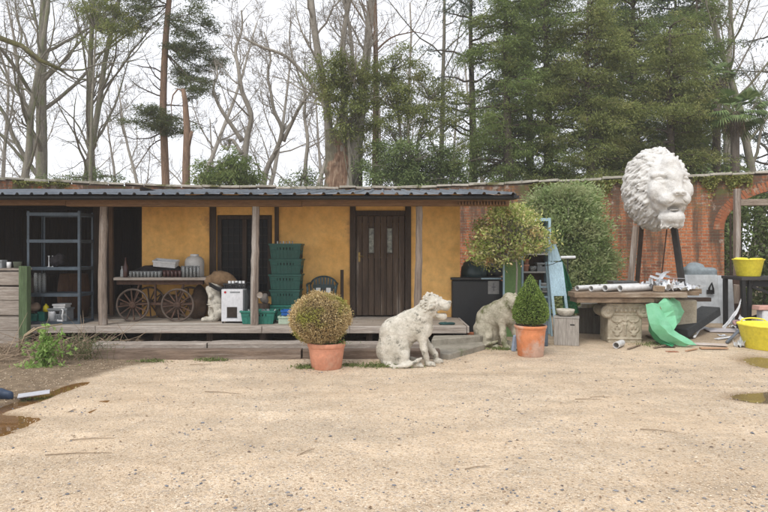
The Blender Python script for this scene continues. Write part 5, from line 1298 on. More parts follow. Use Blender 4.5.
# items on the sleeper wall ledge
zl = Z(269, 9.9) + .012
open_box('planter_box', on(-2, 0, 10.05, zl), .2, .12, .13, grey_pl, 'grey box at the left edge on the ledge of the board wall', 'box')
lathe_thing('mug', on(9, 0, 10.05, zl), [(0, 0), (.034, 0), (.036, .1), (.03, .1), (.028, .01), (0, .01)], white_pl, 'white pot between grey box and green cup on the left ledge', 'pot')
lathe_thing('cup', on(17.5, 0, 10.03, zl), [(0, 0), (.05, 0), (.065, .1), (.07, .105), (.058, .105), (.045, .012), (0, .01)], mat('sage_ceramic', (.17, .2, .15), None, 5, .5), 'squat grey green cup beside the green post on the left ledge', 'cup')
tag(MB().bb(X(7, 10.2), X(12.5, 10.2), 10.2, 10.24, zl + .11, zl + .19).build('tin', black_pl, None, origin=on(9.5, 0, 10.2, zl)), 'small dark tin behind the white pot on the left ledge', 'tin') if False else None

# ---- cart
cd_ = 10.95; cu = cd_ / F
cart = thing('handcart', 'old low wooden trolley with large spoked rusty wheels under the ochre wall', 'cart', (X(160, cd_), cd_, DZ))
tz = Z(277.5, 10.7)
for i in range(5):
    y0 = 10.68 + i * .115
    MB().bb(X(113, 10.7) + rng.uniform(-.02, .03), X(207, 10.7) + rng.uniform(-.03, .05), y0, y0 + .108, tz - .05, tz + rng.uniform(-.003, .003)).build('plank', M['sleeper_pale'], cart, bevel=.004)
b = MB(); b.bb(X(118, 10.8), X(204, 10.8), 10.74, 10.80, tz - .13, tz - .053); b.bb(X(118, 10.8), X(204, 10.8), 11.12, 11.18, tz - .13, tz - .053)
for x_ in (122, 158, 200): b.bb(X(x_, 10.8), X(x_, 10.8) + .06, 10.801, 11.119, tz - .12, tz - .055)
for x_ in (134, 178): b.bar((X(x_, 10.8), 10.77, Z(303, 10.8)), (X(x_ + 6, 10.8), 10.77, tz - .13), .03, .03)
b.bb(X(121, 10.8), X(195, 10.8), 10.755, 10.785, Z(305, 10.8), Z(302.5, 10.8)); b.bar((X(156, 10.8), 10.77, Z(304, 10.8)), (X(156, 10.8), 10.77, tz - .13), .05, .03)
b.build('frame', rust, cart, bevel=.003)
wz = Z(302.5, 10.7); wr = 16.3 * 10.7 / F; wz = DZ + wr
for (x_, y_) in ((133.7, 10.66), (178.3, 10.66), (138, 11.22), (180, 11.22)):
    cx = X(x_, 10.7); b = MB(); a = np.linspace(0, 2 * PI, 40, endpoint=False)
    ring = np.column_stack([cx + wr * .965 * np.cos(a), np.full(40, y_), wz + wr * .965 * np.sin(a)])
    wheel = MB().tube(ring, .018, 8, closed=True).build('wheel', mat('wheel_rim', (.13, .10, .08), (.07, .05, .04), 8, .7, .4, .004), cart, smooth=True)
    for k in range(12):
        u = 2 * PI * k / 12 + .1; b.bar((cx + .05 * math.cos(u), y_, wz + .05 * math.sin(u)), (cx + wr * .93 * math.cos(u), y_, wz + wr * .93 * math.sin(u)), .022, .02, up=(0, 1, 0))
    b.build('spokes', rust, wheel)
    MB().tube([(cx, y_ - .045, wz), (cx, y_ - .03, wz), (cx, y_ + .05, wz)], [.035, .058, .058], 14).build('hub', rust, wheel)
for x_ in (133.7, 178.3): MB().tube([(X(x_, 10.7), 10.70, wz), (X(x_, 10.7), 11.18, wz)], .02, 8).build('axle', rust, cart)
# things on the cart
tz += .004
lathe_thing('bottle', on(125.5, 0, 10.78, tz), [(0, 0), (.04, 0), (.042, .01), (.042, .17), (.036, .2), (.016, .25), (.014, .33), (.017, .335), (.017, .35), (0, .35)], glass_d, 'dark wine bottle with pale neck standing at the left end of the cart', 'bottle')
tag(MB().lathe(on(122, 0, 10.76, tz), [(.03, 0), (.031, .11), (.02, .14), (.012, .15), (.012, .2), (0, .2)], 14).build('bottle', glass_c, None, smooth=True, origin=on(122, 0, 10.76, tz)), 'small clear bottle left of the dark wine bottle on the cart', 'bottle')
q = SDF((-.46, -.17, -.02), (.46, .17, .26), .011)
for (a, z_, r_) in ((-.34, .07, .08), (-.2, .1, .1), (-.02, .1, .1), (.15, .11, .1), (.3, .12, .09)): q.ell((a, 0, z_), (r_ * 1.5, .14, r_), .05)
q.rough(.010, 14, 7); tag(q.build('black_cloth', cloth_black, None, on(157, 0, 11.05, tz - .005)), 'heap of black cloth lying behind the glasses on the cart', 'cloth')
q = open_box('polystyrene_box', on(166, 0, 11.0, tz + .19), .40, .2, .11, white_pl, 'tilted white foam box resting on the black cloth on the cart', 'box', th=.015); q.rotation_euler = (R(12), R(5), 0)
bx = on(194.5, 0, 11.05, tz - .004)
t = thing('water_barrel', 'round shouldered milky white plastic barrel on the right end of the cart', 'barrel', bx)
MB().lathe(bx, [(0, 0), (.165, 0), (.172, .02), (.172, .12), (.168, .13), (.172, .14), (.172, .27), (.16, .32), (.12, .365), (.06, .385), (.05, .39)], 36).build('body', milky, t, smooth=True)
MB().lathe(bx, [(.075, .38), (.078, .405), (.07, .415), (0, .417)], 24).build('lid', white_pl, t, smooth=True)
def glass_prof(r, h): return [(0, 0), (r * .8, 0), (r, h), (r * .93, h), (r * .74, .008), (0, .008)]
gl0 = {}
ORD = ['first', 'second', 'third', 'fourth', 'fifth', 'sixth', 'seventh', 'eighth', 'ninth']; RW = ['front', 'back']
def tumbler(kind, c, m, r_, h, lb, grp):
    if kind not in gl0:
        gl0[kind] = tag(MB().lathe(c, glass_prof(r_, h), 14).build('drinking_glass', m, None, smooth=True, origin=c), lb, 'glass', grp); return
    o = gl0[kind].copy(); COL.objects.link(o); o.location = c; o['label'] = lb
k = 0
for row in (0, 1):
    for i in range(9):
        tumbler('clear', on(130.5 + i * 3.6 + row * 1.5, 0, 10.74 + row * .085, tz), glass_c, .026, .105 + .0, f'small clear tumbler, {ORD[i]} from the left in the {RW[row]} row on the cart', 'clear tumblers on the cart')
for row in (0, 1):
    for i in range(5): tumbler('dark', on(164.5 + i * 3.8 + row * 1.2, 0, 10.75 + row * .085, tz), glass_d, .03, .12, f'dark red tumbler, {ORD[i]} from the left in the {RW[row]} row on the cart', 'dark tumblers on the cart')
for row in (0, 1):
    for i in range(5): tumbler('tall', on(183.5 + i * 3.7 - row * 1, 0, 10.75 + row * .075, tz), glass_a if row else glass_c, .027, .2, f'tall glass before the white barrel, {ORD[i]} from the left in the {RW[row]} row', 'tall glasses on the cart')
# brown sacks behind/right of the cart
for i, (x_, d_, sx_, hz_, lb) in enumerate(((199, 11.15, .17, .6, 'brown hairy sack slumped behind the right cart wheel'), (168, 11.28, .26, .42, 'dark brown sack under the cart between its wheels'))):
    q = SDF((-.4, -.26, -.02), (.4, .26, hz_ + .12), .014)
    q.ell((0, 0, hz_ * .35), (sx_, .15, hz_ * .42), .06); q.ell((.02, 0, hz_ * .7), (sx_ * .75, .12, hz_ * .35), .06); q.rough(.014, 12, 11 + i)
    tag(q.build('sack', sack_m, None, (X(x_, d_), d_ - (.0 if i else .04), DZ)), lb, 'sack')

# stone torso, burlap, hose
q = SDF((-.24, -.2, -.02), (.3, .2, .80), .0105)
q.ell((0, .0, .52), (.12, .12, .15), .05); q.ell((.02, 0, .36), (.13, .12, .15), .04); q.ell((.05, .0, .66), (.14, .13, .09), .04)
q.chain([(.04, -.04, .32, .09), (.10, -.06, .16, .075), (.05, -.06, .04, .07)], .03); q.chain([(-.03, .04, .3, .08), (-.04, .04, .12, .065), (-.04, .03, .04, .06)], .03)
q.chain([(.03, -.06, .04, .06), (-.1, -.1, .035, .05), (-.15, -.11, .03, .04)], .025); q.cap((-.1, -.05, .6), (-.02, -.12, .45), .04, .05, .03)
for z_ in (.27, .30): q.cap((-.1, -.11, z_), (.16, -.11, z_ - .01), .012, .012, .01)
q.rough(.008, 17, 6); tag(q.build('stone_torso', lime_stone, None, on(214, 0, 10.75, DZ)), 'broken pale stone figure standing on the deck under the burlap', 'statue')
q = SDF((-.34, -.24, -.04), (.34, .24, .36), .012)
q.ell((.0, 0, .10), (.22, .16, .14), .07); q.ell((-.02, 0, .2), (.12, .1, .08), .06); q.ell((-.18, .02, .06), (.12, .1, .09), .05); q.ell((.18, 0, .05), (.1, .1, .06), .05)
q.rough(.011, 12, 15); tag(q.build('burlap_sack', burlap, None, on(221, 0, 10.75, Z(285, 10.75))), 'peaked brown burlap sack draped on the stone figure', 'sack')
b = MB(); a = np.linspace(-.3, 1.25, 18)
for k_ in range(3): b.tube([(X(210 + 26 * u, 10.55), 10.55 + .02 * k_, Z(283 + 5.5 * math.sin(min(max(u, 0), 1) * PI) + k_ * 1.6, 10.55)) for u in np.linspace(-.05, 1.05, 14)], .013, 7)
tag(b.build('hose', black_pl, None, smooth=True, origin=on(222, 0, 10.55, .95)), 'black rubber hose sagging below the burlap sack', 'hose')
# white machine
d = 10.35; u = d / F; wm = thing('ice_machine', 'white upright machine with dark square vent and red dot standing on the deck', 'machine', on(232, 0, d, DZ))
z0, z1 = DZ + .035, Z(289.5, d)
MB().bb(X(221.3, d), X(243, d), d, d + .38, z0, z1).build('body', mat('white_enamel', (.66, .67, .70), (.6, .6, .62), 3, .35, .05, .002, spec=.5), wm, bevel=.008, seg=2)
vx0, vx1, vz0, vz1 = X(227, d), X(237, d), Z(317.5, d), Z(307, d)
b = MB(); b.bb(vx0, vx1, d - .008, d - .003, vz0, vz1)
for k_ in range(9): b.bb(vx0 + .01, vx1 - .01, d - .014, d - .009, vz0 + .012 + k_ * .018, vz0 + .02 + k_ * .018)
b.build('vent', mat('vent_brown', (.07, .05, .04), (.03, .025, .02), 8, .7), wm)
MB().bb(vx0 - .008, vx1 + .008, d - .006, d - .0025, vz0 - .008, vz0 - .001).build('vent_trim', steel_blue, wm)
MB().tube([(X(225.2, d), d - .004, Z(292.3, d)), (X(225.2, d), d - .001, Z(292.3, d))], .02, 20).build('red_badge', mat('red_badge', (.45, .02, .03), None, 3, .4, .05), wm)
MB().bb(X(230, d), X(240, d), d - .003, d - .001, Z(293, d), Z(291.5, d)).build('maker_strip', grey_pl, wm)
for (a, b_) in ((222.5, d + .03), (241.5, d + .03), (222.5, d + .35), (241.5, d + .35)): MB().tube([(X(a, d), b_, DZ), (X(a, d), b_, z0)], .014, 8).build('foot', black_pl, wm)
MB().bb(X(243.3, d), X(243.8, d), d + .02, d + .36, z0 + .05, z1 - .02).build('side_panel', grey_pl, wm)
# rack of cups on it
rk = open_box('cup_tray', on(236, 0, 10.62, z1 + .002), .38, .2, .09, black_pl, 'black wire tray of white cups on top of the white machine', 'tray', slots=True)
for i in range(5): c = on(229.5 + i * 3.5, 0, 10.6, z1 + .02); tag(MB().lathe(c, glass_prof(.026, .115), 12).build('cup', white_pl, None, smooth=True, origin=c), ['leftmost', 'second', 'middle', 'fourth', 'rightmost'][i] + ' of the five white cups in the black tray on the machine', 'cup', 'white cups in the tray')
c = on(249, 0, 10.85, DZ); t = thing('gas_canister', 'dark grey canister standing between white machine and middle post', 'canister', c)
MB().lathe(c, [(0, 0), (.1, 0), (.11, .02), (.11, .5), (.09, .57), (.04, .6), (0, .6)], 24).build('body', mat('slate_paint', (.05, .065, .07), (.03, .04, .045), 4, .5), t, smooth=True)
MB().lathe(c, [(.03, .59), (.03, .66), (.05, .67), (.05, .69), (0, .69)], 14).build('valve', black_pl, t, smooth=True)
b = MB(); b.tube([(X(245, 10.6), 10.62, 1.0), (X(248, 10.6), 10.6, .9), (X(250, 10.6), 10.6, .7), (X(248, 10.6), 10.58, .5)], .012, 6)
tag(b.build('cable', black_pl, None, smooth=True, origin=(X(247, 10.6), 10.6, .6)), 'black cable hanging from the tray behind the white machine', 'cable')

# crates: stack of five and a low crate
cd = 10.95; labs = ['lowest crate of the tall dark green stack', 'second crate from the bottom of the tall dark green stack', 'middle crate of the tall dark green stack', 'fourth crate from the bottom of the tall dark green stack', 'topmost crate of the tall dark green stack, with bottle necks showing']
hh = (Z(243.5, cd) - DZ) / 5
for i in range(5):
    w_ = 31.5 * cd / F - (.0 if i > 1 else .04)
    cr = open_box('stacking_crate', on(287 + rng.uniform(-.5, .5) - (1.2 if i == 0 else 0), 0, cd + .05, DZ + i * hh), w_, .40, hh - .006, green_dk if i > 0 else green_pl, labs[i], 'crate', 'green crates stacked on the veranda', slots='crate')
    # dark block added inside so the slots look shaded
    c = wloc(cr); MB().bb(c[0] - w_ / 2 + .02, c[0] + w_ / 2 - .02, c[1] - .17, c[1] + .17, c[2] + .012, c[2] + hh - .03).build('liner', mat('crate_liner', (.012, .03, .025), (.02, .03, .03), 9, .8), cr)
for i in range(6):
    c = on(277.5 + i * 3, 0, cd + rng.uniform(-.08, .05), Z(247.5, cd)); tag(MB().lathe(c, [(0, 0), (.02, 0), (.018, .06), (.012, .08), (.012, .115), (0, .115)], 10).build('bottle', glass_c if i % 2 else white_pl, None, smooth=True, origin=c), ['first', 'second', 'third', 'fourth', 'fifth', 'sixth'][i] + ' bottle neck from the left above the top green crate', 'bottle', 'bottle tops in the top crate')
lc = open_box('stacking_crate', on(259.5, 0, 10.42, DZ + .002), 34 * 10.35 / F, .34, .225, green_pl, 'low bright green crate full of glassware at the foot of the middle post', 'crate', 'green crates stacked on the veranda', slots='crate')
c = wloc(lc); MB().bb(c[0] - .27, c[0] + .27, c[1] - .14, c[1] + .14, c[2] + .012, c[2] + .15).build('liner', _mc['crate_liner'], lc)  # same added dark block behind these slots, under the jars
for i in range(8):
    c = on(245.5 + i * 4.1, 0, 10.4 + .05 * (i % 2), DZ + .155); tag(MB().tube([c, np.array(c) + (rng.normal(0, .03), 0, .09)], [.03, .022], 10).build('glass_jar', glass_c if i % 2 else grey_pl, None, smooth=True, origin=c), ['first', 'second', 'third', 'fourth', 'fifth', 'sixth', 'seventh', 'eighth'][i] + ' jar from the left in the low green crate', 'jar', 'jars in the low green crate')
open_box('carton', on(286, 0, 10.38, DZ + .002), .22, .25, .13, pale_green, 'pale green printed carton beside the low green crate', 'carton')
open_box('blue_tub', on(288, 0, 10.42, DZ + .14), .2, .2, .09, blue_pl, 'bright blue plastic tub on the pale green carton', 'tub')
c = on(264.5, 0, 10.7, DZ + .35); q = SDF((-.14, -.12, -.02), (.14, .12, .28), .011); q.ell((0, 0, .1), (.07, .07, .1), .02); q.rough(.006, 25, 4)
tag(q.build('sack', mat('grey_sack', (.2, .18, .16), (.12, .1, .09), 9, .95), None, on(265, 0, 10.72, DZ + .3)), 'small round grey bag leaning behind the middle post', 'sack') 
tag(MB().bb(X(258, 10.8), X(270, 10.8), 10.64, 10.8, DZ, DZ + .31).build('wooden_box', M['dark_oak'], None, bevel=.004, origin=on(264, 0, 10.72, DZ)), 'dark box holding the grey bag behind the middle post', 'box')

# plastic garden chair
d = 10.95; u = d / F; cz = DZ; cx = X(322.5, d); chm = mat('dark_green_chair', (.022, .05, .055), (.015, .035, .038), 3, .4, .05, .002, spec=.5)
ch = thing('garden_chair', 'dark green plastic garden armchair with two white tags on its back', 'chair', (cx, d, DZ))
zt = Z(276, d + .2)
b = MB(); b.bb(cx - .22, cx + .22, d - .18, d + .2, cz + .40, cz + .43); b.build('seat', chm, ch, bevel=.01, seg=2)
a = np.linspace(PI, 0, 18); hw = .245
b = MB(); b.tube([(cx - hw * .86, d + .17, cz + .41)] + [(cx + hw * math.cos(t_), d + .22 + .03 * math.sin(t_), zt - .18 + .17 * math.sin(t_)) for t_ in a] + [(cx + hw * .86, d + .17, cz + .41)], .017, 8)
for k_ in range(-3, 4):
    xx0 = k_ * .055; b.bar((cx + xx0 * .9, d + .2, cz + .41), (cx + xx0 * 1.05, d + .23, zt - .18 + .16 * math.sqrt(max(0, 1 - (xx0 / hw) ** 2))), .04, .01, up=(0, 1, 0))
b.bb(cx - .2, cx + .2, d + .195, d + .222, cz + .55, cz + .63)
b.build('backrest', chm, ch, smooth=False)
for s_ in (-1, 1):
    b = MB(); b.tube([(cx + s_ * .24, d + .2, cz + .66), (cx + s_ * .27, d + .05, cz + .65), (cx + s_ * .265, d - .15, cz + .64), (cx + s_ * .25, d - .2, cz + .6), (cx + s_ * .245, d - .2, cz + .42)], .02, 8); b.build('armrest', chm, ch, smooth=True)
    for e in (-1, 1): MB().bar((cx + s_ * .21, d + e * .17, cz + .4), (cx + s_ * .25, d + e * .22, cz), .04, .035).build('leg', chm, ch, bevel=.004)
for k_, s_ in enumerate((-1, 1)):
    MB().box((X(322.5 + s_ * 5.2, d), d + .15, Z(291, d)), (.085, .006, .1), rot=(R(-8), 0, 0)).build('tag', paper, ch)
# small thing by the door: brown jug
lathe_thing('jug', on(345.5, 0, 11.15, DZ), [(0, 0), (.06, 0), (.08, .06), (.07, .13), (.035, .17), (.04, .2), (0, .2)], mat('brown_glaze', (.09, .05, .03), None, 4, .3), 'small brown jug on the deck between chair and door', 'jug')
b = MB(); b.box(on(342, 0, 11.2, DZ + .45), (.05, .06, .9), rot=(0, 0, .3)); tag(b.build('wooden_stake', M['dark_oak'], None, origin=on(342, 0, 11.2, DZ)), 'dark wooden stake leaning on the ochre wall left of the door', 'stake')
# small green cloths on the deck by the lioness head
q = SDF((-.2, -.1, -.02), (.2, .1, .09), .008); q.ell((-.05, 0, .02), (.1, .06, .03), .02); q.ell((.07, 0, .02), (.07, .05, .025), .02); q.rough(.004, 30, 2)
tag(q.build('cloth', mat('teal_cloth', (.035, .09, .085), (.02, .05, .05), 9, .9), None, on(447, 0, 10.2, DZ)), 'crumpled dark teal cloth on the right end of the deck', 'cloth')

# ============================================================ the corner behind the hut
bin_m = mat('dark_bin', (.009, .011, .014), (.015, .018, .02), 3, .4, .1, .004, spec=.5)
tank_m = mat('teal_tank', (.018, .045, .05), (.03, .06, .062), 3, .4, .1, .004, spec=.5)
pale_blue = wood('pale_blue_paint', (.42, .58, .66), (.34, .48, .56), 'z', 1, (.55, .52, .47), .64)
net_m = mat('green_net', (.018, .15, .065), (.012, .10, .045), 5, .7)
d = 11.25; t = thing('water_tank', 'large dark square water tank in the corner beside the ochre wall', 'tank', on(480, 0, d, 0))
MB().bb(X(452, d), X(503, d), d, d + .9, 0, Z(280.5, d)).build('body', bin_m, t, bevel=.03, seg=2)
MB().bb(X(451, d), X(503.6, d), d - .02, d + .92, Z(280, d), Z(277.5, d)).build('lid', bin_m, t, bevel=.008)
b = MB(); b.bb(X(481, d), X(501, d), d - .035, d - .022, Z(279.2, d), Z(277.8, d)); tag(b.build('rail', pale_blue, None, origin=on(491, 0, d, Z(279, d))), 'thin pale blue batten lying along the front edge of the dark tank', 'batten')
t.location
n = MB().bb(X(488, d), X(499, d), d - .008, d - .003, Z(294, d), Z(281, d)).build('notice', mat('faded_notice', (.36, .35, .33), (.25, .25, .25), 6, .8), t)
b = MB(); b.bb(X(491.5, d), X(495.5, d), d - .013, d - .009, Z(287.5, d), Z(286.7, d)); b.bb(X(493.2, d), X(493.9, d), d - .014, d - .010, Z(291, d), Z(283, d)); b.build('print_mark', mat('faint_print', (.14, .14, .16), None, 4, .8), n)
c = on(474, 0, 11.7, Z(279.5, d)); k_ = 11.7 / F
t = thing('domed_drum', 'rounded dark teal drum lid standing on the dark tank, left', 'drum', c)
MB().lathe(c, [(0, 0), (13 * k_, 0), (13.4 * k_, .1), (12.6 * k_, .22), (11 * k_, .26), (11 * k_, .285), (8 * k_, .35), (0, .375)], 36).build('shell', tank_m, t, smooth=True)
MB().lathe(c, [(3.6 * k_, .36), (3.6 * k_, .41), (3 * k_, .42), (0, .42)], 18).build('cap', bin_m, t, smooth=True)
q = SDF((-.3, -.2, -.02), (.3, .2, .42), .012); q.ell((-.06, 0, .14), (.16, .13, .16), .05); q.ell((.1, 0, .2), (.11, .1, .16), .05); q.chain([(.1, 0, .3, .05), (.2, -.02, .33, .03)], .03); q.rough(.008, 14, 9)
tag(q.build('bin_bag', mat('black_bag', (.012, .012, .014), (.02, .02, .022), 5, .3, .4, .01, spec=.5), None, on(494, 0, 11.75, Z(279.5, d))), 'shiny black bin bag on the dark tank right of the domed lid', 'bag')
# green panel
d = 11.05; o = MB(); o.bb(X(503.5, d), X(521, d), d, d + .03, 0, Z(258, d)); 
t = thing('green_board', 'upright green painted board behind the rear lioness and thin tree stem', 'board', on(512, 0, d, 0))
o.build('board', mat('green_paint', (.14, .24, .085), (.10, .17, .06), 3, .7, .3, .004, c3=(.24, .3, .15), s3=2, t3=.6), t, bevel=.003)
o = MB(); o.bb(X(503, d), X(504.5, d), d - .02, d + .05, 0, Z(257, d)); o.build('edge', pale_blue, t)
tag(MB().bb(X(484, 10.7), X(505, 10.7), 10.75, 11.15, 0, .1).build('low_plinth', M['stone'], None, bevel=.01, origin=on(495, 0, 10.8, 0)), 'low dark plinth on the ground in front of the dark tank', 'plinth')
# pale blue bookcase
d = 11.4; bx0, bx1, bz1 = X(521.5, d), X(551, d), Z(218, d)
t = thing('blue_bookcase', 'tall pale blue open bookcase holding pots, behind the cone topiary', 'bookcase', on(536, 0, d, 0))
for (a, b_) in ((bx0, bx0 + .04), (bx1 - .05, bx1)): MB().bb(a, b_, d, d + .34, 0, bz1).build('side', pale_blue, t, bevel=.004)
MB().bb(bx0 + .042, bx1 - .052, d, d + .34, bz1 - .06, bz1 - .002).build('top', pale_blue, t, bevel=.003)
MB().bb(bx0 + .042, bx1 - .052, d + .32, d + .338, .02, bz1 - .07).build('back', wood('bookcase_back', (.12, .085, .06), (.06, .045, .035), 'z'), t)
shs = [Z(y_, d) for y_ in (253.5, 271.5, 291, 303)]
for z in shs: MB().bb(bx0 + .042, bx1 - .052, d + .005, d + .318, z - .03, z).build('shelf_board', mat('shelf_white', (.5, .5, .47), (.38, .36, .33), 4, .8), t, bevel=.003)
def flower_pot(c, r_, h, m, lb): return lathe_thing('flower_pot', c, [(0, 0), (r_ * .7, 0), (r_ * .95, h * .75), (r_ * 1.05, h * .76), (r_ * 1.08, h), (r_ * .95, h), (r_ * .7, .02), (0, .02)], m, lb, 'pot', 'pots on the blue bookcase')
flower_pot(on(526, 0, d + .12, shs[1] + .002), .06, .13, terra, 'small terracotta pot at the left of the second blue bookcase shelf')
flower_pot(on(526.5, 0, d + .14, shs[1] + .135), .05, .1, terra2, 'terracotta pot stacked on another at the left of the bookcase')
flower_pot(on(545, 0, d + .1, shs[2] + .002), .085, .15, white_pl, 'white flower pot on the third shelf of the blue bookcase')
flower_pot(on(541, 0, d + .15, shs[0] + .002), .065, .12, grey_pl, 'grey pot on the top shelf of the blue bookcase')
flower_pot(on(547, 0, d + .12, shs[0] + .18 + .08), .055, .2, terra, 'terracotta jar high on the right of the blue bookcase') if False else None
for i in range(4): b = MB(); c = on(541.5, 0, d + .12, shs[1] + .002)
open_box('wire_basket', on(542, 0, d + .14, shs[1] + .002), .23, .2, .16, grey_pl, 'grey slatted basket on the second shelf of the blue bookcase', 'basket', slots=True)
lathe_thing('glass_bowl', on(533, 0, d + .1, shs[1] + .002), [(0, 0), (.03, 0), (.07, .05), (.075, .1), (.07, .1), (.06, .05), (0, .02)], glass_c, 'round glass bowl between terracotta pots and basket on the bookcase', 'bowl')
# trestle panel (folding pale blue)
pts3 = lambda x, y, d_: P(x, y, d_)
t = thing('folding_ladder', 'pale blue folding steps with a flat front panel leaning right of the bookcase', 'ladder', on(556, 0, 11.0, 0))
b = MB(); zf = lambda x, y, d_: P(x, y, d_)
front = [P(549, 262, 10.9), P(561, 262, 10.9), P(567, 296, 10.78), P(553, 296, 10.78)]
V = np.array(front + [p + (0, .02, 0) for p in front]); b.add(V, np.array([(0, 3, 2, 1), (4, 5, 6, 7), (0, 1, 5, 4), (1, 2, 6, 5), (2, 3, 7, 6), (3, 0, 4, 7)])); b.build('panel', pale_blue, t, bevel=.003)
MB().bar(P(549, 262, 10.92) , (X(557, 10.6), 10.62, .0), .045, .03).build('leg', pale_blue, t, bevel=.003)
MB().bar(P(561, 262, 10.92), (X(571, 10.6), 10.62, .0), .045, .03).build('leg', pale_blue, t, bevel=.003)
MB().bar(P(550, 244, 10.95), P(553, 262, 10.93), .05, .03).build('upright', pale_blue, t, bevel=.003)
b = MB(); top = [P(549, 245, 10.93), P(556, 244, 10.93), P(561.5, 261, 10.91), P(549.5, 261, 10.91)]; V = np.array(top + [p + (0, .02, 0) for p in top]); b.add(V, np.array([(0, 3, 2, 1), (4, 5, 6, 7), (0, 1, 5, 4), (1, 2, 6, 5), (2, 3, 7, 6), (3, 0, 4, 7)])); b.build('top_panel', pale_blue, t, bevel=.003)
b = MB()
for (y_,) in ((287,), (297,), (308,)): b.bar(P(540, y_, 11.2), P(553, y_, 11.2), .03, .03)
b.bar(P(546, 262, 11.15), (X(551, 11.2), 11.15, 0), .04, .03); b.bar(P(540, 280, 11.22), (X(539.5, 11.2), 11.22, 0), .04, .03)
b.build('back_frame', pale_blue, t)
b = MB(); b.tube([P(545, 266, 10.8), P(553, 264, 10.78), P(562, 260, 10.76)], .006, 5); b.build('cord', black_pl, t)
# netting
V = []; n1, n2 = 12, 26
for i in range(n1 + 1):
    for j in range(n2 + 1):
        f, g_ = i / n1, j / n2; xl = 560 + 4 * g_; xr = 561.5 + 17.5 * g_ ** .8; V.append(P(xl + (xr - xl) * f, 260 + 53 * g_, 11.15 + .10 * math.sin(f * 9 + g_ * 3) - .3 * g_))
V = np.array(V).reshape(n1 + 1, n2 + 1, 3); b = MB()
for i in range(n1 + 1): b.tube(V[i], .0075, 3)
for j in range(n2 + 1): b.tube(V[:, j], .006, 3)
for i in range(n1):
    b.tube(np.array([V[i + (k % 2), min(k * 2, n2)] for k in range(14)]), .006, 3)
tag(b.build('garden_netting', net_m, None, origin=on(568, 0, 11.0, .0)), 'bunched green garden netting hanging right of the pale blue steps', 'netting')
c = P(568, 257.5, 11.3); t = thing('lamp_reflector', 'flat white round ended reflector on a thin stand before the tall shrub', 'reflector', (c[0], c[1], 0))
b = MB(); b.tube([c - (.14, 0, 0), c + (.14, 0, .006)], .028, 12); o = b.build('head', white_pl, t, smooth=False, bevel=.01)
MB().tube([(c[0], c[1] + .02, 0), (c[0], c[1] + .02, c[2])], .012, 6).build('stand', black_pl, t)

# boxes on the gravel
def plybox(c, w_, dp, h, rz, m, lb):
    t = thing('wooden_box', lb, 'box', c, 'weathered wooden boxes on the gravel')
    MB().box(np.array(c) + (0, 0, h / 2), (w_, dp, h)).build('body', m, t, bevel=.006)
    b = MB(); b.box(np.array(c) + (0, 0, h + .008), (w_ + .012, dp + .012, .014)); b.build('lid', m, t, bevel=.004)
    MB().box(np.array(c) + (w_ * .24, -dp / 2 - .001, h * .77), (.075, .006, .022)).build('handle_slot', M['black'], t, bevel=.006)
    t.rotation_euler = (0, 0, rz); return t
grey_ply = wood('grey_plywood', (.42, .39, .35), (.29, .265, .235), 'z', .9, (.36, .33, .3), .55); dark_ply = wood('dark_plywood', (.155, .14, .115), (.095, .085, .07), 'z', .9)
plybox((X(567.5, 10.15), 10.2, 0), .40, .36, .455, R(-18), grey_ply, 'pale grey weathered plywood box standing on the gravel in front')
plybox((X(591, 11.6), 11.65, 0), .46, .42, .47, R(-16), dark_ply, 'darker grey wooden box behind, between pale box and stone capital')
plybox((X(606, 12.1), 12.2, 0), .3, .3, .42, R(-10), dark_ply, 'third dark box half hidden behind the carved capital')
tag(MB().box(on(590, 0, 11.55, .487 + .05), (.33, .2, .09), rot=(0, 0, -.2), jit=.006).build('stone_block', M['coping'], None, bevel=.01, origin=on(590, 0, 11.55, .49)), 'flat pale stone block lying on the darker wooden box', 'block')
lathe_thing('stone_bowl', on(565.5, 0, 10.24, .472), [(0, 0), (.08, 0), (.13, .04), (.155, .10), (.15, .12), (.13, .12), (.10, .06), (0, .045)], lime_stone, 'shallow stone bowl on the pale plywood box', 'bowl', k=32)
b = MB(); b.bb(X(541, 9.9), X(549, 9.9), 9.95, 10.1, 0, .42); tag(b.build('slate_slab', mat('slate_slab', (.10, .13, .16), (.06, .075, .09), 4, .7), None, bevel=.008, origin=on(545, 0, 10, 0)), 'bluish grey upright slab behind the right side of the cone pot', 'slab')
b = MB(); b.box(on(514.5, 0, 9.45, .13), (.07, .06, .26), rot=(.1, .1, .2)); tag(b.build('plastic_canister', mat('pale_blue_plastic', (.33, .40, .52), None, 3, .5), None, bevel=.015, origin=on(514.5, 0, 9.45, 0)), 'pale blue plastic canister wedged left of the cone pot', 'canister')

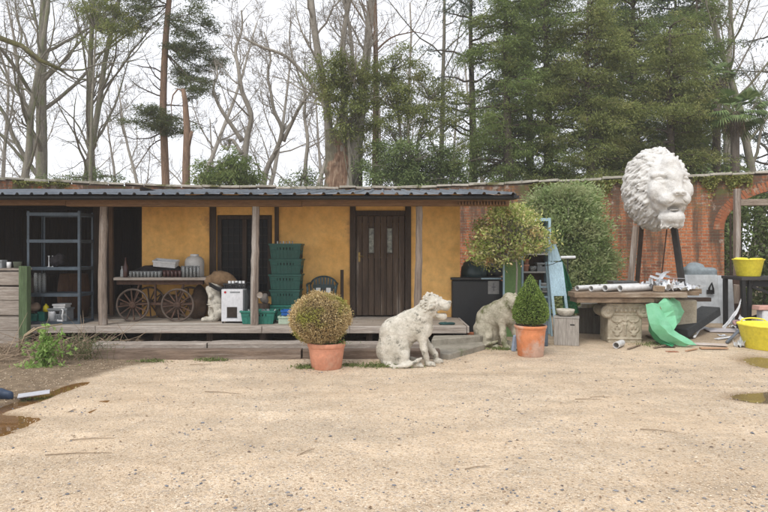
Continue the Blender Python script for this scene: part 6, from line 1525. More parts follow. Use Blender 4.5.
# ============================================================ stone table with plank slab
cap_st = mat('capital_stone', (.50, .445, .345), (.33, .285, .21), 7, .95, .8, .012, (1, 1, 1), (.17, .18, .085), 3, .6)
d = 10.35; u = d / F; hw = 16.8 * u; hcap = .70
q = SDF((-.46, -.32, -.02), (.46, .34, .74), .0095)
q.rbox((0, 0, .26), (hw, .24, .27), .025, .02, sub=False)
q.rbox((0, 0, .645), (hw * 1.13, .27, .045), .015, .015)
q.rbox((0, 0, .57), (hw * 1.02, .25, .05), .02, .02)
for s_ in (-1, 1):                                   # volutes
    cx = s_ * hw * 1.06; cz = .545
    q.cap((cx, -.23, cz), (cx, .2, cz), .105, .105, .012)
    sp = []
    for a in np.linspace(0, 3.6 * PI, 44):
        r_ = .105 * math.exp(-a / 6.2); sp.append((cx - s_ * r_ * math.sin(a), -.262, cz + r_ * math.cos(a), .0165 * math.exp(-a / 14)))
    q.ell((cx, -.262, cz), (.115, .035, .115), .01)
    q.ell((cx, -.30, cz), (.088, .03, .088), .006, sub=True)
    q.chain([(a_, b_ - .012, c_, r_) for a_, b_, c_, r_ in sp], .005); q.ell((cx, -.275, cz), (.02, .02, .02), .004)
    q.chain([(s_ * hw * .1, -.25, .605, .016), (s_ * hw * .7, -.265, .63, .02), (cx, -.27, cz + .105, .018)], .008)
for i in range(5):                                   # egg and dart
    x_ = (i - 2) * hw * .26; q.ell((x_, -.255, .565), (.028, .03, .04), .006); q.cap((x_ + hw * .13, -.25, .60), (x_ + hw * .13, -.262, .535), .007, .006, .004)
for s_ in (-1, 1):                                   # garlands, drops and leaves
    for cx, w_ in ((s_ * hw * .48, .085),):
        q.chain([(cx + w_ * math.cos(a), -.243, .43 + .07 * -math.sin(a), .015) for a in np.linspace(0, PI, 10)], .006)
        for k_ in range(3): q.ell((cx, -.245, .37 - k_ * .035), (.018, .02, .02), .004)
        q.chain([(cx + (w_ * .9) * math.cos(a), -.243, .24 - .06 * math.sin(a), .013) for a in np.linspace(0, PI, 9)], .006)
        q.ell((cx, -.245, .15), (.045, .02, .03), .008); q.ell((cx - .03, -.246, .27), (.018, .02, .035), .006); q.ell((cx + .03, -.246, .27), (.018, .02, .035), .006)
q.chain([(0, -.243, .46, .02), (0, -.25, .30, .012), (0, -.243, .14, .02)], .008); q.ell((0, -.25, .40), (.05, .022, .03), .008); q.ell((0, -.25, .33), (.035, .02, .025), .008)
q.cap((-hw, -.243, .075), (hw, -.243, .075), .014, .014, .008); q.cap((-hw, -.243, .495), (hw, -.243, .495), .012, .012, .008)
q.rough(.0035, 18, 4, 3)
tag(q.build('carved_capital', cap_st, None, (X(625.5, d), d + .22, -.005), R(-3)), 'carved stone ionic capital with scrolls supporting the rough plank table top', 'capital')
tag(MB().bb(X(668, 11.2), X(690, 11.2), 10.95, 11.35, -.02, .69, jit=.01).build('stone_block', cap_st, None, bevel=.02, origin=on(679, 0, 11.1, 0)), 'plain stone block under the table right end behind the green sheet', 'block')
tt_ = thing('plank_table_top', 'rough split plank slab lying across the carved capital', 'table top', on(640, 0, 10.9, .7))
tw_ = wood('rough_plank', (.30, .225, .155), (.16, .11, .075), 'x', 1.1, (.40, .34, .27), .56)
def rough_board(x0, x1, y0, y1, z0, z1, m, parent, name='plank', sl=0):
    n = 14; xs_ = np.linspace(x0, x1, n); V = []
    for i, x_ in enumerate(xs_):
        e = .012 * math.sin(i * 1.7) + rng.normal(0, .006); V += [(x_, y0 + e, z0 + sl * (x_ - x0)), (x_, y0 + e * .5, z1 + sl * (x_ - x0) + rng.normal(0, .003)), (x_, y1, z1 + sl * (x_ - x0)), (x_, y1, z0 + sl * (x_ - x0))]
    k = np.arange(n - 1)[:, None] * 4; j = np.arange(4)[None]; j2 = (j + 1) % 4
    b = MB().add(np.array(V), [np.stack([k + j, k + j2, k + 4 + j2, k + 4 + j], -1).reshape(-1, 4), np.arange(4)[None, ::-1], (np.arange(4) + (n - 1) * 4)[None]])
    return b.build(name, m, parent, bevel=.006)
rough_board(X(577, 10.15), X(655, 10.15), 10.16, 10.55, .705, .79, tw_, tt_, sl=.0)
rough_board(X(575, 10.1), X(688, 10.1), 10.12, 10.50, .795, .88, tw_, tt_, sl=.0)
rough_board(X(578, 10.5), X(700, 10.5), 10.52, 10.92, .80, .885, tw_, tt_, sl=.0)
rough_board(X(580, 10.9), X(703, 10.9), 10.94, 11.38, .80, .89, tw_, tt_, sl=.0)
rough_board(X(655, 10.15), X(672, 10.15), 10.2, 10.5, .71, .785, tw_, tt_)
ztb = .892
# pipes
def pipe(a, b_, r_, lb, m=None, k=20):
    a = np.array(a, float); b_ = np.array(b_, float); t = nrm3(b_ - a); mb_ = MB()
    mb_.tube([a, b_], r_, k, cap=False); mb_.tube([b_, a], r_ * .86, k, cap=False)
    # end rings
    for (e, s_) in ((a, 1), (b_, -1)):
        ref = np.eye(3)[np.argmin(np.abs(t))]; u_ = nrm3(np.cross(t, ref)); v_ = np.cross(t, u_); an = np.arange(k) * 2 * PI / k
        ci = lambda rr_: e + rr_ * (np.cos(an)[:, None] * u_ + np.sin(an)[:, None] * v_)
        mb_.add(np.concatenate([ci(r_), ci(r_ * .86)]), np.stack([np.arange(k), (np.arange(k) + 1) % k, (np.arange(k) + 1) % k + k, np.arange(k) + k], -1))
    o = mb_.build('pipe', m or white_pl, None, smooth=False, origin=a)
    for p_ in o.data.polygons: p_.use_smooth = True
    return tag(o, lb, 'pipe', 'white plastic pipes')
pipe_m = mat('pipe_plastic', (.66, .66, .65), (.56, .55, .54), 3, .4, .05, .003, c3=(.45, .42, .38), s3=4, t3=.66)
for i, (xa, xb, ya, r_) in enumerate(((591, 616, 10.25, .048), (605, 628, 10.28, .055), (620, 652, 10.2, .055), (577, 600, 10.42, .045), (600, 640, 10.62, .05))):
    L_ = ['short white pipe on the table whose dark end faces left of the middle', 'white pipe in the middle of the pipes on the table top', 'longest white pipe at the front right on the table top', 'white pipe at the left end of the plank table', 'white pipe lying behind the others on the table top'][i]
    pipe((X(xa, ya), ya, ztb + r_ * 1.02), (X(xb, ya + .3), ya + .35, ztb + r_ * 1.02), r_, L_, pipe_m)
pipe((X(609.5, 10.0), 9.72, .055), (X(622, 10.0), 10.0, .055), .052, 'short white pipe with dark bore lying alone on the gravel', pipe_m)
# crumpled foil and plastic sheets
foil = mat('crumpled_foil', (.72, .74, .76), (.5, .52, .55), 5, .3, .3, .006, metal=.4, spec=.6)
film = mat('white_film', (.74, .75, .76), (.6, .62, .64), 5, .35, .3, .006, spec=.5)
def crumple(c, sx, sy, sz_, n, m, lb, seed, name='crumpled_foil', cat='foil', group='crumpled foil and film on the plank table', k=5):
    """a creased sheet: a grid folded at random, with sharp facets"""
    g = np.random.default_rng(seed); b = MB()
    nx, ny = n, n
    gx, gy = np.meshgrid(np.linspace(-1, 1, nx), np.linspace(-1, 1, ny), indexing='ij')
    z = np.zeros_like(gx); px, py = gx * sx, gy * sy
    for _ in range(k):
        a = g.uniform(0, PI); o_ = g.uniform(-.7, .7); s_ = gx * math.cos(a) + gy * math.sin(a) - o_
        z += np.abs(s_) * g.uniform(-.5, .5) * sz_; px = px * (1 - .08 * np.abs(s_))
    z += g.normal(0, sz_ * .16, z.shape); z = np.abs(z - np.median(z)) * .9; px = px + g.normal(0, sx * .06, z.shape); py = py + g.normal(0, sy * .06, z.shape)
    V = np.stack([px, py, z + .004], -1) + np.array(c)
    ii = np.arange(nx - 1)[:, None] * ny + np.arange(ny - 1)[None]
    qd = np.stack([ii, ii + ny, ii + ny + 1, ii + 1], -1).reshape(-1, 4); tri = np.concatenate([qd[:, [0, 1, 2]], qd[:, [0, 2, 3]]])
    o = b.add(V, tri).build(name, m, None, origin=c); s = o.modifiers.new('thickness', 'SOLIDIFY'); s.thickness = .003
    return tag(o, lb, cat, group)
crumple(on(652, 0, 10.55, ztb), .16, .20, .30, 8, foil, 'crumpled silver foil heap right of the pipes on the table', 1)
crumple(on(664, 0, 10.75, ztb), .24, .22, .36, 9, foil, 'tallest creased silver sheet in the middle of the table heap', 2)
crumple(on(677, 0, 10.6, ztb), .22, .2, .34, 9, film, 'creased white film at the right of the table heap', 3)
crumple(on(688, 0, 10.8, ztb), .22, .2, .2, 8, foil, 'flat silver scrap at the right end of the plank table', 4)
crumple(on(667, 0, 10.3, ztb), .12, .12, .22, 7, film, 'small white crumpled film at the front edge of the table', 5)
crumple(on(660, 0, 11.05, ztb), .28, .18, .38, 9, film, 'white creased sheet at the back of the table heap', 6)
for i, (xa, ya, za, xb, yb, zb_, w_) in enumerate(((640, 10.4, .03, 676, 10.9, .16, .05), (650, 10.9, .22, 690, 10.5, .06, .06), (664, 10.3, .03, 702, 10.6, .05, .045), (656, 11.1, .26, 684, 10.7, .2, .07), (646, 10.7, .12, 672, 10.35, .04, .04), (672, 10.9, .1, 706, 10.8, .06, .06), (660, 10.5, .2, 668, 10.9, .32, .08), (640, 10.95, .05, 662, 11.2, .18, .05))):
    p0, p1_ = np.array((X(xa, ya), ya, ztb + za)), np.array((X(xb, yb), yb, ztb + zb_)); md = (p0 + p1_) / 2 + (0, 0, .03 * (-1) ** i)
    b = MB(); b.bar(p0, md, w_, .006); b.bar(md, p1_, w_, .006); b.bar(p0 + (0, 0, .02), md + (0, 0, .02), .006, .035)
    tag(b.build('metal_offcut', foil, None, origin=p0), ['thin bent silver strip next to the pipe ends on the table', 'long silver strip sloping down over the middle of the table heap', 'flat silver strip along the front right table edge', 'wide silver strip on top of the table heap', 'short narrow strip before the silver heap on the table', 'strip sticking out at the right end of the table heap', 'short upright silver flap at the peak of the table heap', 'bent strip at the back left of the table heap'][i], 'metal strip', 'metal offcuts on the plank table')
tag(MB().box(on(659, 0, 10.24, ztb + .05), (.13, .14, .09), rot=(.1, .05, .3), jit=.006).build('carton', mat('cardboard', (.33, .24, .16), None, 5, .9), None, bevel=.004, origin=on(659, 0, 10.24, ztb)), 'small brown carton at the front of the foil heap on the table', 'carton')
o = open_box('galvanised_tray', on(622, 0, 11.2, ztb), .42, .3, .13, mat('dull_zinc', (.16, .16, .155), (.09, .09, .085), 5, .6, metal=.3), 'dull dark metal tray behind the pipes on the table', 'tray')

# green sheet: a stiff translucent fan folded over the table end
q = NT('green_sheet'); v = q.coord(); n_s = q.noise(v, 5, 4)
col = q.mix(q.ramp(n_s, [(.35, 0), (.65, 1)]), (.24, .66, .38), (.34, .76, .50)); q.done(col, .35, .5)
tr = q.n('BsdfTranslucent'); q.l(col, tr.inputs[0]); ms = q.n('MixShader'); ms.inputs[0].default_value = .4; q.l(q.b.outputs[0], ms.inputs[1]); q.l(tr.outputs[0], ms.inputs[2]); q.l(ms.outputs[0], q.out.inputs[0])
gsheet = q.mat
def sheet(rows, name, m, lb, cat, th=.004, jit=.008, origin=None, sub=3):
    rows = np.array(rows, float); a, b_ = rows.shape[:2]
    for _ in range(sub - 1 if sub else 0):
        r2 = np.empty((rows.shape[0] * 2 - 1, rows.shape[1], 3)); r2[::2] = rows; r2[1::2] = (rows[1:] + rows[:-1]) / 2; rows = r2
        r2 = np.empty((rows.shape[0], rows.shape[1] * 2 - 1, 3)); r2[:, ::2] = rows; r2[:, 1::2] = (rows[:, 1:] + rows[:, :-1]) / 2; rows = r2
    rows = rows + rng.normal(0, jit, rows.shape); a, b_ = rows.shape[:2]
    k = np.arange(a - 1)[:, None] * b_ + np.arange(b_ - 1)[None]
    o = MB().add(rows, np.stack([k, k + 1, k + b_ + 1, k + b_], -1).reshape(-1, 4)).build(name, m, None, origin=origin)
    s = o.modifiers.new('thickness', 'SOLIDIFY'); s.thickness = th
    return tag(o, lb, cat)
A = lambda x, y, d_: P(x, y, d_)
t_ = thing('green_plastic_sheet', 'bright pale green plastic sheet folded over the table edge onto the gravel', 'plastic sheet', on(668, 0, 10.1, 0))
strip = [[(646, 305, 10.1), (652, 303, 10.04), (658, 304, 10.1)], [(648, 318, 10.0), (656, 314, 9.92), (663, 313, 10.08)], [(652, 330, 9.95), (661, 325, 9.86), (668, 322, 10.0)], [(661, 339, 9.93), (668, 334, 9.82), (674, 330, 9.98)], [(674, 344, 9.9), (680, 341, 9.8), (684, 337.5, 9.93)], [(685, 347, 9.85), (690, 345.5, 9.82), (697, 345, 9.9)]]
lobe = [[(658, 304, 10.1), (665, 297.5, 10.14), (672, 296, 10.35)], [(663, 313, 10.08), (671, 306, 10.08), (680, 302, 10.45)], [(668, 322, 10.0), (675, 315, 10.1), (683, 312, 10.5)], [(674, 330, 9.98), (677, 325, 10.0), (680, 322, 10.3)]]
low = [[(648, 318, 10.0), (652, 330, 9.95), (661, 339, 9.93), (674, 344, 9.9)], [(649, 330, 10.2), (654, 340, 10.1), (662, 345, 10.0), (672, 347.5, 9.86)]]
for nm_, rws, gm_ in (('front_fold', strip, gsheet), ('standing_fold', lobe, gsheet), ('lower_fold', low, mat('deep_green_sheet', (.05, .30, .14), (.04, .22, .10), 4, .4))):
    rws = np.array([[A(*p_) for p_ in r_] for r_ in rws]); r2 = np.empty((rws.shape[0] * 2 - 1, rws.shape[1], 3)); r2[::2] = rws; r2[1::2] = (rws[1:] + rws[:-1]) / 2; r2 += rng.normal(0, .006, r2.shape) if nm_ != 'x' else 0
    a, b_ = r2.shape[:2]; k = np.arange(a - 1)[:, None] * b_ + np.arange(b_ - 1)[None]; qd = np.stack([k, k + 1, k + b_ + 1, k + b_], -1).reshape(-1, 4)
    o = MB().add(r2, np.concatenate([qd[:, [0, 1, 2]], qd[:, [0, 2, 3]]])).build(nm_, gm_, t_); s = o.modifiers.new('thickness', 'SOLIDIFY'); s.thickness = .004
crumple(on(664, 0, 10.25, .0), .22, .2, .16, 8, mat('dark_green_film', (.03, .16, .09), (.02, .09, .05), 4, .4), 'darker green creased film on the ground under the pale green sheet', 21, 'green_film', 'film', None)
# black board, planks and scraps on the ground
b = MB(); b.bar((X(675, 10.8), 10.7, .12), (X(713, 12.0), 12.1, .38), .36, .16, jit=.01); tag(b.build('charred_beam', mat('charred', (.022, .026, .028), (.04, .042, .042), 6, .7, .6, .02), None, bevel=.012, origin=on(694, 0, 11.3, 0)), 'thick black charred beam lying slanted between green sheet and metal panel', 'beam')
tag(MB().bar((X(708, 11.9), 11.8, .0), (X(716, 12), 12.1, .0), .3, .30, jit=.01).build('stone_block', M['stone'], None, bevel=.015, origin=on(712, 0, 11.9, 0)), 'small stone under the raised end of the charred beam', 'block') if False else None
pk = mat('pale_board', (.58, .53, .49), (.46, .38, .33), 4, .8)
def board(a, b_, w_, h_, m, lb, cat='board', name='board'):
    o = MB().bar((*a, h_ / 2 + .012), (*b_, h_ / 2 + .016), w_, h_, jit=.003).build(name, m, None, bevel=.003, origin=((a[0] + b_[0]) / 2, (a[1] + b_[1]) / 2, 0)); return tag(o, lb, cat)
g2 = lambda x, y: tuple(G(x, y)[:2])
board(g2(690, 345), g2(727, 347), .14, .025, pk, 'narrow white board lying flat on the gravel before the charred beam')
board(g2(700, 349.5), g2(728, 350), .08, .02, mat('orange_lath', (.46, .27, .16), None, 5, .8), 'orange brown lath lying along the narrow white board')
board(g2(706, 331), g2(741, 332), .5, .02, mat('translucent_board', (.56, .53, .55), (.48, .44, .43), 3, .4), 'wide greyish translucent sheet lying flat between charred beam and tub')
board(g2(648, 337), g2(668, 343), .1, .03, tw_, 'short brown lath on the ground behind the green sheet')
b = MB(); b.tube([G(694, 339) + (0, 0, .03), G(699, 333) + (0, 0, .06), G(704, 330) + (0, 0, .05), G(709, 330) + (0, 0, .02)], .024, 8); tag(b.build('curved_pipe', white_pl, None, smooth=True, origin=G(700, 334)), 'bent white plastic strip on the gravel right of the charred beam', 'pipe')
b = MB(); b.tube([G(727, 344) + (0, 0, .03), G(742, 335) + (0, 0, .14)], .026, 10); tag(b.build('grey_pipe', mat('grey_pipe', (.16, .18, .21), None, 4, .5), None, smooth=True, origin=G(735, 340)), 'short dark grey pipe lying against the front yellow tub', 'pipe')
pts = [(X(723, 12), 12.0, .02), (X(728, 12), 12.0, .12), (X(734, 12), 12.0, .28), (X(739, 12), 12.0, .42), (X(742, 12), 12.0, .58)]
rws = [[np.array(p) + (-.02, 0, .05 * s_) for s_ in (-1, 0, 1)] for p in pts]; sheet(rws, 'curled_strip', film, 'curled white plastic strip rising between metal panel and black table', 'plastic strip', th=.01, jit=.006, origin=pts[0], sub=2)
board(g2(654, 349), g2(672, 345), .05, .018, tw_, 'thin brown lath on the gravel just left of the green sheet tip')
board(g2(716, 340), g2(733, 338), .07, .015, film, 'small white strip on the gravel left of the front yellow tub')
board(g2(686, 352), g2(697, 350), .04, .012, _mc['orange_lath'], 'tiny orange splinter on the gravel before the narrow white board')
board(g2(628, 350), g2(640, 346), .035, .012, tw_, 'short dark splinter lying before the carved capital')
crumple((*g2(722, 336), 0), .1, .06, .06, 6, foil, 'small silver scrap on the translucent sheet', 51, 'scrap', 'scrap', None, 4)
crumple((*g2(735, 328), 0), .12, .08, .12, 7, film, 'white scrap in front of the dark timber block', 52, 'scrap', 'scrap', None, 4)
crumple((*g2(739.5, 347), 0), .09, .1, .30, 9, film, 'crumpled white bag beside the front yellow tub', 31, 'plastic_bag', 'bag', None, 6)
crumple((*g2(672, 352), 0), .1, .06, .03, 6, mat('rust_leaf', (.36, .16, .09), None, 5, .8), 'rust brown scrap on the gravel before the green sheet', 33, 'scrap', 'scrap', None, 3)
crumple((*g2(668, 347.5), 0), .13, .06, .05, 7, sack_m, 'dark brown scrap tucked under the green sheet on the gravel', 34, 'scrap', 'scrap', None, 3)

# metal panel leaning
d = 13.1; mp = thing('metal_sheeting', 'dull silver sheet metal panel standing behind the charred beam', 'metal panel', on(706, 0, d, 0))
galv = mat('galvanised', (.62, .65, .67), (.46, .49, .51), 1.6, .42, .12, .006, metal=.35, spec=.5)
rows = [[(X(x_, d), d + .3 * (1 - f) * 0 + .12 * f + .012 * math.sin(x_), z) for x_ in (681, 690, 698, 706, 714, 720)] for f, z in ((0, 0.0), (.33, .36), (.66, .7), (1, Z(275, d)))]
rr = np.array(rows); k = np.arange(3)[:, None] * 6 + np.arange(5)[None]
o = MB().add(rr, np.stack([k, k + 1, k + 7, k + 6], -1).reshape(-1, 4)).build('sheet', galv, mp); s = o.modifiers.new('t', 'SOLIDIFY'); s.thickness = .006
rows = [[(X(720.3, d), d - .0 + .12 * f, z), (X(731, d), d - .16 + .12 * f, z)] for f, z in ((0, 0.0), (1, Z(275.5, d)))]
rr = np.array(rows); o = MB().add(rr, np.array([[0, 1, 3, 2]])).build('folded_edge', galv, mp); s = o.modifiers.new('t', 'SOLIDIFY'); s.thickness = .006
b = MB(); hx0 = X(711, d); b.tube([(hx0 - .03, d + .03, Z(293, d)), (hx0 - .05, d - .02, Z(288, d)), (hx0, d - .03, Z(283, d)), (hx0 + .04, d - .02, Z(289, d)), (hx0 + .03, d + .02, Z(294, d))], .022, 7); b.bb(hx0 - .07, hx0 + .07, d - .01, d + .05, Z(294, d), Z(290, d)); b.build('latch', M['black'], mp)
b = MB(); b.bar((X(686, d), d + .6, -.02), (X(686, d), d + .16, .75), .05, .05); b.build('prop', M['dark_oak'], mp)
d = 13.9; q = SDF((-.45, -.3, -.02), (.45, .3, .5), .014); q.rbox((0, 0, .16), (.36, .2, .16), .09, .04); q.ell((-.08, 0, .32), (.2, .16, .12), .06); q.rough(.008, 9, 4)
tag(q.build('grey_cover', mat('grey_cover', (.27, .32, .34), (.17, .2, .215), 2.5, .5, .3, .01), None, on(699, 0, d, .88)), 'rounded blue grey covered bundle behind the metal panel', 'bundle')
tag(MB().bb(X(684, d), X(716, d), d - .25, d + .28, 0, .88).build('storage_crate', dark_ply, None, bevel=.008, origin=on(700, 0, d, 0)), 'dark wooden crate carrying the grey bundle behind the metal panel', 'crate')
d = 13.5
tag(MB().bb(X(730, d), X(742, d), d, d + .4, 0, Z(277, d), jit=.01).build('timber_stack', wood('rotten_wood', (.09, .05, .035), (.05, .03, .022), 'z'), None, bevel=.01, origin=on(736, 0, d, 0)), 'dark reddish rotten timber block between metal panel and black table', 'timber')
tag(MB().box(on(736.5, 0, 13.35, .62), (.13, .03, .42), jit=.004).build('pale_slat', M['grey_wood_z'], None, bevel=.004, origin=on(736.5, 0, 13.35, .4)), 'short pale slat fixed upright against the dark timber block', 'slat') 
# black workbench and yellow tubs
d = 12.2; wb_ = thing('workbench', 'dark low workbench with crossed legs under the rear yellow tub', 'table', on(760, 0, d, 0)); zt = Z(277, 12)
MB().bb(X(742, 12), 9.6, 12.0, 12.75, zt - .07, zt, jit=.004).build('top', mat('bench_black', (.035, .035, .04), (.06, .055, .05), 4, .7), wb_, bevel=.008)
for (x_, y_, l_) in ((744, 12.05, .04), (753, 12.1, -.03), (744, 12.65, 0), (9.4, 12.05, 0), (9.4, 12.65, 0)):
    xx0 = X(x_, 12) if x_ > 20 else x_
    MB().bar((xx0, y_, zt - .07), (xx0 + l_, y_, -.02), .075, .075, jit=.004).build('leg', M['black'], wb_, bevel=.006)
b = MB(); b.bar((X(744, 12) + .05, 12.03, .2), (9.35, 12.03, zt - .15), .05, .05); b.bar((X(754, 12), 12.07, zt - .2), (9.35, 12.07, .15), .05, .05); b.bb(X(744, 12), 9.4, 12.1, 12.15, zt - .2, zt - .08); b.build('brace', M['black'], wb_)
yel = mat('yellow_tub', (.86, .76, .07), (.80, .68, .06), 3, .45, .2, .006, c3=(.6, .52, .2), s3=2.5, t3=.68, spec=.4)
def tub(c, r0, r1, h, lb, hh_=.045):
    t = thing('flexible_tub', lb, 'tub', c, 'yellow flexible tubs'); b = MB(); c = np.array(c, float)
    b.lathe(c, [(0, .0), (r0 * .96, 0), (r0, .012), (r0 + (r1 - r0) * .9, h * .9), (r1 * 1.0, h * .92), (r1 + .012, h * .94), (r1 + .012, h), (r1 - .006, h), (r1 - .012, h * .9), (r0 - .01, .02), (0, .012)], 48, wob=.012)
    b.build('body', yel, t, smooth=True)
    for s_ in (-1, 1):
        a0 = -PI / 2 if s_ < 0 else PI / 2
        pts = [c + np.array(((r1 + .005) * math.cos(a0 + a), (r1 + .005) * math.sin(a0 + a), h + hh_ * math.cos(a * 3.0) ** .5 if abs(a) < .5 else h - .01)) for a in np.linspace(-.52, .52, 13)]
        MB().tube(pts, .013, 7).build('handle', yel, t, smooth=True)
    return t
c1 = (X(769, 9.75), 9.78, -.003); tub(c1, .34, .43, .40, 'front yellow tub standing on the wet gravel at the right edge')
c2 = (X(752, 12.2), 12.32, zt + .002); t2 = tub(c2, .215, .285, .355, 'rear yellow tub standing on the dark workbench', .012)
crumple((c2[0] + .08, c2[1], c2[2] + .29), .15, .15, .14, 7, film, 'white crumpled wrapping poking out of the rear yellow tub', 41, 'wrapping', 'wrapping', None, 4)
crumple((c2[0] - .12, c2[1] + .02, c2[2] + .29), .09, .1, .10, 7, yel, 'yellow crumpled wrapping inside the rear yellow tub', 42, 'wrapping', 'wrapping', None, 4)
# junk under the bench
a = np.linspace(0, 2 * PI, 36, endpoint=False)
def ring(c, r_, tr, tilt, m, lb, name='tyre', cat='tyre'):
    pts = np.column_stack([r_ * np.cos(a), r_ * np.sin(a), np.zeros(36)]) @ np.array(Euler(tilt).to_matrix()).T + np.array(c)
    return tag(MB().tube(pts, tr, 8, closed=True).build(name, m, None, smooth=True, origin=c), lb, cat)
ring((X(760, 11.3), 11.4, .10), .3, .05, (.12, .1, 0), black_pl, 'black rubber hose coil on the ground behind the front yellow tub', 'hose_coil', 'hose')
ring((X(748, 11.6), 11.7, .12), .2, .03, (.3, .2, 0), mat('pink_hose', (.4, .25, .24), None, 4, .6), 'thin pinkish ring on the ground left of the black coil', 'ring', 'ring')
tag(MB().bb(X(755, 11.9), X(775, 11.9), 11.75, 12.0, .42, .50, jit=.004).build('pink_board', mat('pink_board', (.66, .40, .33), (.55, .3, .25), 4, .8), None, bevel=.006, origin=on(765, 0, 11.9, .4)), 'pinkish board under the dark workbench', 'board')
tag(MB().bb(X(756, 12), X(775, 12), 11.78, 12.0, 0.02, .415).build('foam_box', white_pl, None, bevel=.02, origin=on(765, 0, 12, 0)), 'white box under the pinkish board below the workbench', 'box')
crumple((X(744, 12), 11.8, 0), .22, .18, .26, 9, film, 'crumpled pale film under the left end of the workbench', 43, 'film_heap', 'film', None, 6)
crumple((X(752, 11.5), 11.3, 0), .3, .18, .16, 9, mat('dark_film', (.05, .055, .06), (.1, .1, .11), 4, .35), 'dark crumpled film on the ground behind the front yellow tub', 44, 'film_heap', 'film', None, 6)

# ============================================================ weeds, brush, plant, scraps on the left
weed = leaf_mat('weed_green', (.10, .14, .04), (.17, .22, .07), (.30, .32, .14)); dry = leaf_mat('dry_grass', (.20, .15, .09), (.34, .27, .17), (.46, .38, .26))
def weeds(c, n, sx, sy, h, lb, m=None):
    p = np.column_stack([c[0] + rng.normal(0, sx, n), c[1] + rng.normal(0, sy, n), np.abs(rng.normal(0, h, n)) + .008])
    o = MB().leaves(p, .05, .013, bias=np.array((0, 0, 1.1))).build('weeds', m or weed, None, origin=(c[0], c[1], 0)); return tag(o, lb, 'weeds', kind='stuff')
for (x_, y_, n, sx, sy, h, lb) in ((307, 368, 420, .09, .05, .014, 'small green weeds at the foot of the round topiary pot'), (350, 366, 140, .08, .04, .012, 'few green weeds right of the round topiary pot'), (150, 362, 200, .12, .025, .015, 'low weeds against the front step timber at left'), (213, 361, 260, .12, .025, .018, 'low weeds against the front step timber in the middle'),
        (385, 367, 700, .22, .06, .022, 'grass around the base of the pale lioness'), (475, 345, 420, .22, .06, .02, 'grass tufts on the slabs between the two lionesses'), (505, 350, 300, .2, .05, .018, 'grass at the feet of the rear lioness'), (650, 345, 160, .2, .1, .015, 'grass blades around the foot of the carved capital'), (745, 322, 200, .3, .1, .03, 'grass under the dark workbench')):
    p = G(x_, y_); weeds(p, n, sx, sy, h, lb)
# dry brush heap
def brush(c, n, sx, sy, L, m, lb, name='brushwood', up=.25, r_=.006, cat='brushwood'):
    b = MB()
    for i in range(n):
        p = np.array((c[0] + rng.normal(0, sx), c[1] + rng.normal(0, sy), abs(rng.normal(0, .07)) + .01)); a = rng.uniform(0, 6.28); l = L * rng.uniform(.5, 1.2)
        dv = np.array((math.cos(a), math.sin(a) * .6, abs(rng.normal(0, up)))); q1 = p + dv * l * .5 + rng.normal(0, .04, 3); q2 = p + dv * l + rng.normal(0, .07, 3); q1[2] = max(q1[2], .01); q2[2] = max(q2[2], .01)
        b.tube([p, q1, q2], [r_, r_ * .8, r_ * .3], 3)
    return tag(b.build(name, m, None, origin=(c[0], c[1], 0)), lb, cat, kind='stuff')
twig_m = mat('dry_twig', (.34, .26, .18), (.2, .145, .1), 8, .95)
brush((-5.3, 8.9), 330, .42, .5, .55, twig_m, 'heap of dry brown twigs in front of the board wall at the left edge')
brush((-4.5, 9.35), 110, .4, .2, .5, twig_m, 'sparse dry twigs under the deck edge beside the green plant', up=.4, r_=.004)
# young bright plant
pl_ = thing('young_plant', 'bright green leafy plant growing beside the green post', 'plant', (*g2(44, 373), 0))
st = MB(); lf = MB(); c = np.array((*g2(45, 368), 0.)); g = np.random.default_rng(6)
for i in range(15):
    a = g.uniform(0, 2 * PI); h = g.uniform(.18, .62); e = c + np.array((g.normal(0, .13), g.normal(0, .1), h)); st.tube([c + (g.normal(0, .05), g.normal(0, .05), 0), (c + e) / 2 + (0, 0, .06), e], [.006, .005, .003], 4)
    for k_ in range(16):
        f = g.uniform(.25, 1); p = c * (1 - f) + e * f + g.normal(0, .045, 3); p[2] = max(p[2], .02); lf.leaves(p[None] + g.normal(0, .012, (3, 3)), .065, .032, bias=np.array((0, 0, -.3)), flat=.5)
p = np.column_stack([c[0] + g.normal(0, .2, 110), c[1] - .12 + g.normal(0, .07, 110), np.abs(g.normal(0, .05, 110)) + .02]); lf.leaves(p, .08, .035, flat=.5)
st.build('stems', mat('plant_stem', (.2, .26, .08), None, 5, .8), pl_); lf.build('foliage', leaf_mat('young_leaf', (.18, .32, .06), (.28, .44, .11), (.42, .55, .2), trans=.35), pl_)
rd = thing('reed_clump', 'dull green and straw coloured reedy plant under the deck edge at left', 'plant', (*g2(80, 362), 0)); b = MB(); c = np.array((*g2(80, 360), 0.)); b2 = MB()
for i in range(95):
    p = c + (rng.normal(0, .22), rng.normal(0, .08), 0); e = p + np.array((rng.normal(0, .16), rng.normal(-.03, .1), rng.uniform(.12, .36))); b.tube([p, (p + e) / 2 + (0, 0, .05), e], [.0035, .003, .001], 3)
    b2.leaves(e[None] + rng.normal(0, .05, (7, 3)), .045, .009, bias=np.array((0, 0, .8)))
b.build('stems', leaf_mat('reed_stem', (.10, .12, .05), (.2, .2, .09), (.32, .27, .16)), rd); b2.build('foliage', leaf_mat('reed_leaf', (.08, .12, .05), (.13, .17, .07), (.24, .25, .13)), rd)
b = MB()
for pts in ([G(18, 356) + (0, 0, .02), P(25, 335, 9.0), P(34, 328, 9.1), P(41, 335, 9.2), P(44, 350, 9.1), P(45, 358, 9.1)], [P(25, 336, 9.0), P(38, 328, 9.1), P(62, 324, 9.4)]): b.tube(pts, [.018, .014, .012, .01, .008, .006][:len(pts)], 6)
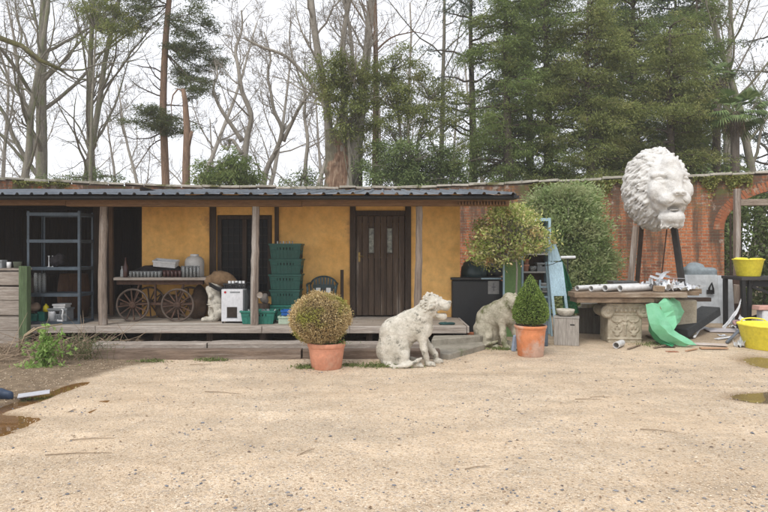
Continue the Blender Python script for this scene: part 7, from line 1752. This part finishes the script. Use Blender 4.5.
tag(b.build('bent_branch', mat('pale_branch', (.48, .38, .25), (.34, .26, .17), 6, .9), None, smooth=True, origin=G(18, 356)), 'pale bare branch arching over the bright green plant', 'branch')
tag(MB().box(G(34, 398) * (1, 1, 1) + (0, 0, .045), (.30, .17, .012), rot=(0, R(-3), R(28))).build('metal_plate', mat('pale_plate', (.55, .56, .60), (.46, .47, .5), 3, .4), None, bevel=.002, origin=G(34, 398)), 'thin pale grey plate lying by the brown puddle', 'plate')
q = SDF((-.16, -.1, -.02), (.16, .1, .16), .008); q.chain([(-.12, 0, .06, .05), (0, 0, .05, .05), (.1, 0, .035, .038)], .02); q.chain([(-.1, 0, .06, .055), (-.12, 0, .12, .05)], .02); q.cap((-.14, 0, .012), (.11, 0, .012), .03, .03, .01)
tag(q.build('rubber_shoe', mat('navy_rubber', (.03, .05, .09), None, 4, .5), None, (*g2(0, 400), gz(*g2(0, 400)) + .005)), 'dark navy rubber shoe at the left edge by the puddle', 'shoe')
# leaf litter
n = 620; yy_ = np.concatenate([rng.uniform(3.6, 9.4, 260), np.abs(rng.normal(0, .35, 360)) * -1 + 8.75]); xx_l = np.concatenate([rng.uniform(-1, 1, 260) * yy_[:260] * .62, rng.uniform(-5.2, 1.2, 360)])
p = np.column_stack([xx_l, yy_, gz(xx_l, yy_) + .006 + rng.uniform(0, .006, n)]); nb_ = MB().leaves(p, .038, .022, flat=.0)
v0 = nb_.v[0].reshape(-1, 4, 3); v0[..., 2] = p[:, None, 2] + (v0[..., 2] - p[:, None, 2]) * .18; nb_.v[0] = v0.reshape(-1, 3)
tag(nb_.build('leaf_litter', leaf_mat('dead_leaf', (.16, .10, .06), (.30, .20, .12), (.42, .30, .19), trans=.05)), 'small dead brown leaves scattered over the gravel and along the step', 'leaf litter', kind='stuff')
# scattered sticks
stp = None
sl_ = ['near the front centre of the yard', 'before the round topiary on open gravel', 'left of centre, close to the camera', 'right of the brown puddle', 'in front of the pale lioness', 'in the front right of the yard', 'before the cone topiary', 'near the bottom left corner', 'before the front step timber', 'in the middle right of the yard']
for i, (x_, y_, L, a) in enumerate(((300, 455, .16, .9), (205, 392, .45, -.25), (45, 455, .5, .1), (68, 412, .1, 1.2), (465, 470, .2, .3), (575, 400, .3, -.1), (590, 398, .25, .05), (70, 440, .35, .15), (190, 365, .3, 0), (640, 430, .3, -.4))):
    p = G(x_, y_); z = float(gz(p[0], p[1])) + .008; dv = np.array((math.cos(a), math.sin(a), 0)) * L
    tag(MB().tube([p + (0, 0, z), p + dv * .5 + (.0, .012, z + .004), p + dv + (0, 0, z)], [.0045, .004, .002], 5).build('twig', twig_m, None, origin=p), 'thin dry twig lying ' + sl_[i], 'twig', 'dry twigs on the gravel')

# ============================================================ thin haze, added to pale the far trees and lift the blacks
hb0 = MB().bb(-32, 32, -3, 62, -1.2, 26)
hq = bpy.data.materials.new('damp_air'); hq.use_nodes = True; ht = hq.node_tree; ht.nodes.remove(ht.nodes['Principled BSDF'])
hv = ht.nodes.new('ShaderNodeVolumePrincipled'); hv.inputs['Color'].default_value = (.93, .95, 1, 1); hv.inputs['Density'].default_value = .0014
ht.links.new(hv.outputs[0], ht.nodes['Material Output'].inputs['Volume'])
tag(hb0.build('haze', hq), kind='stuff')
S.cycles.volume_bounces = 1
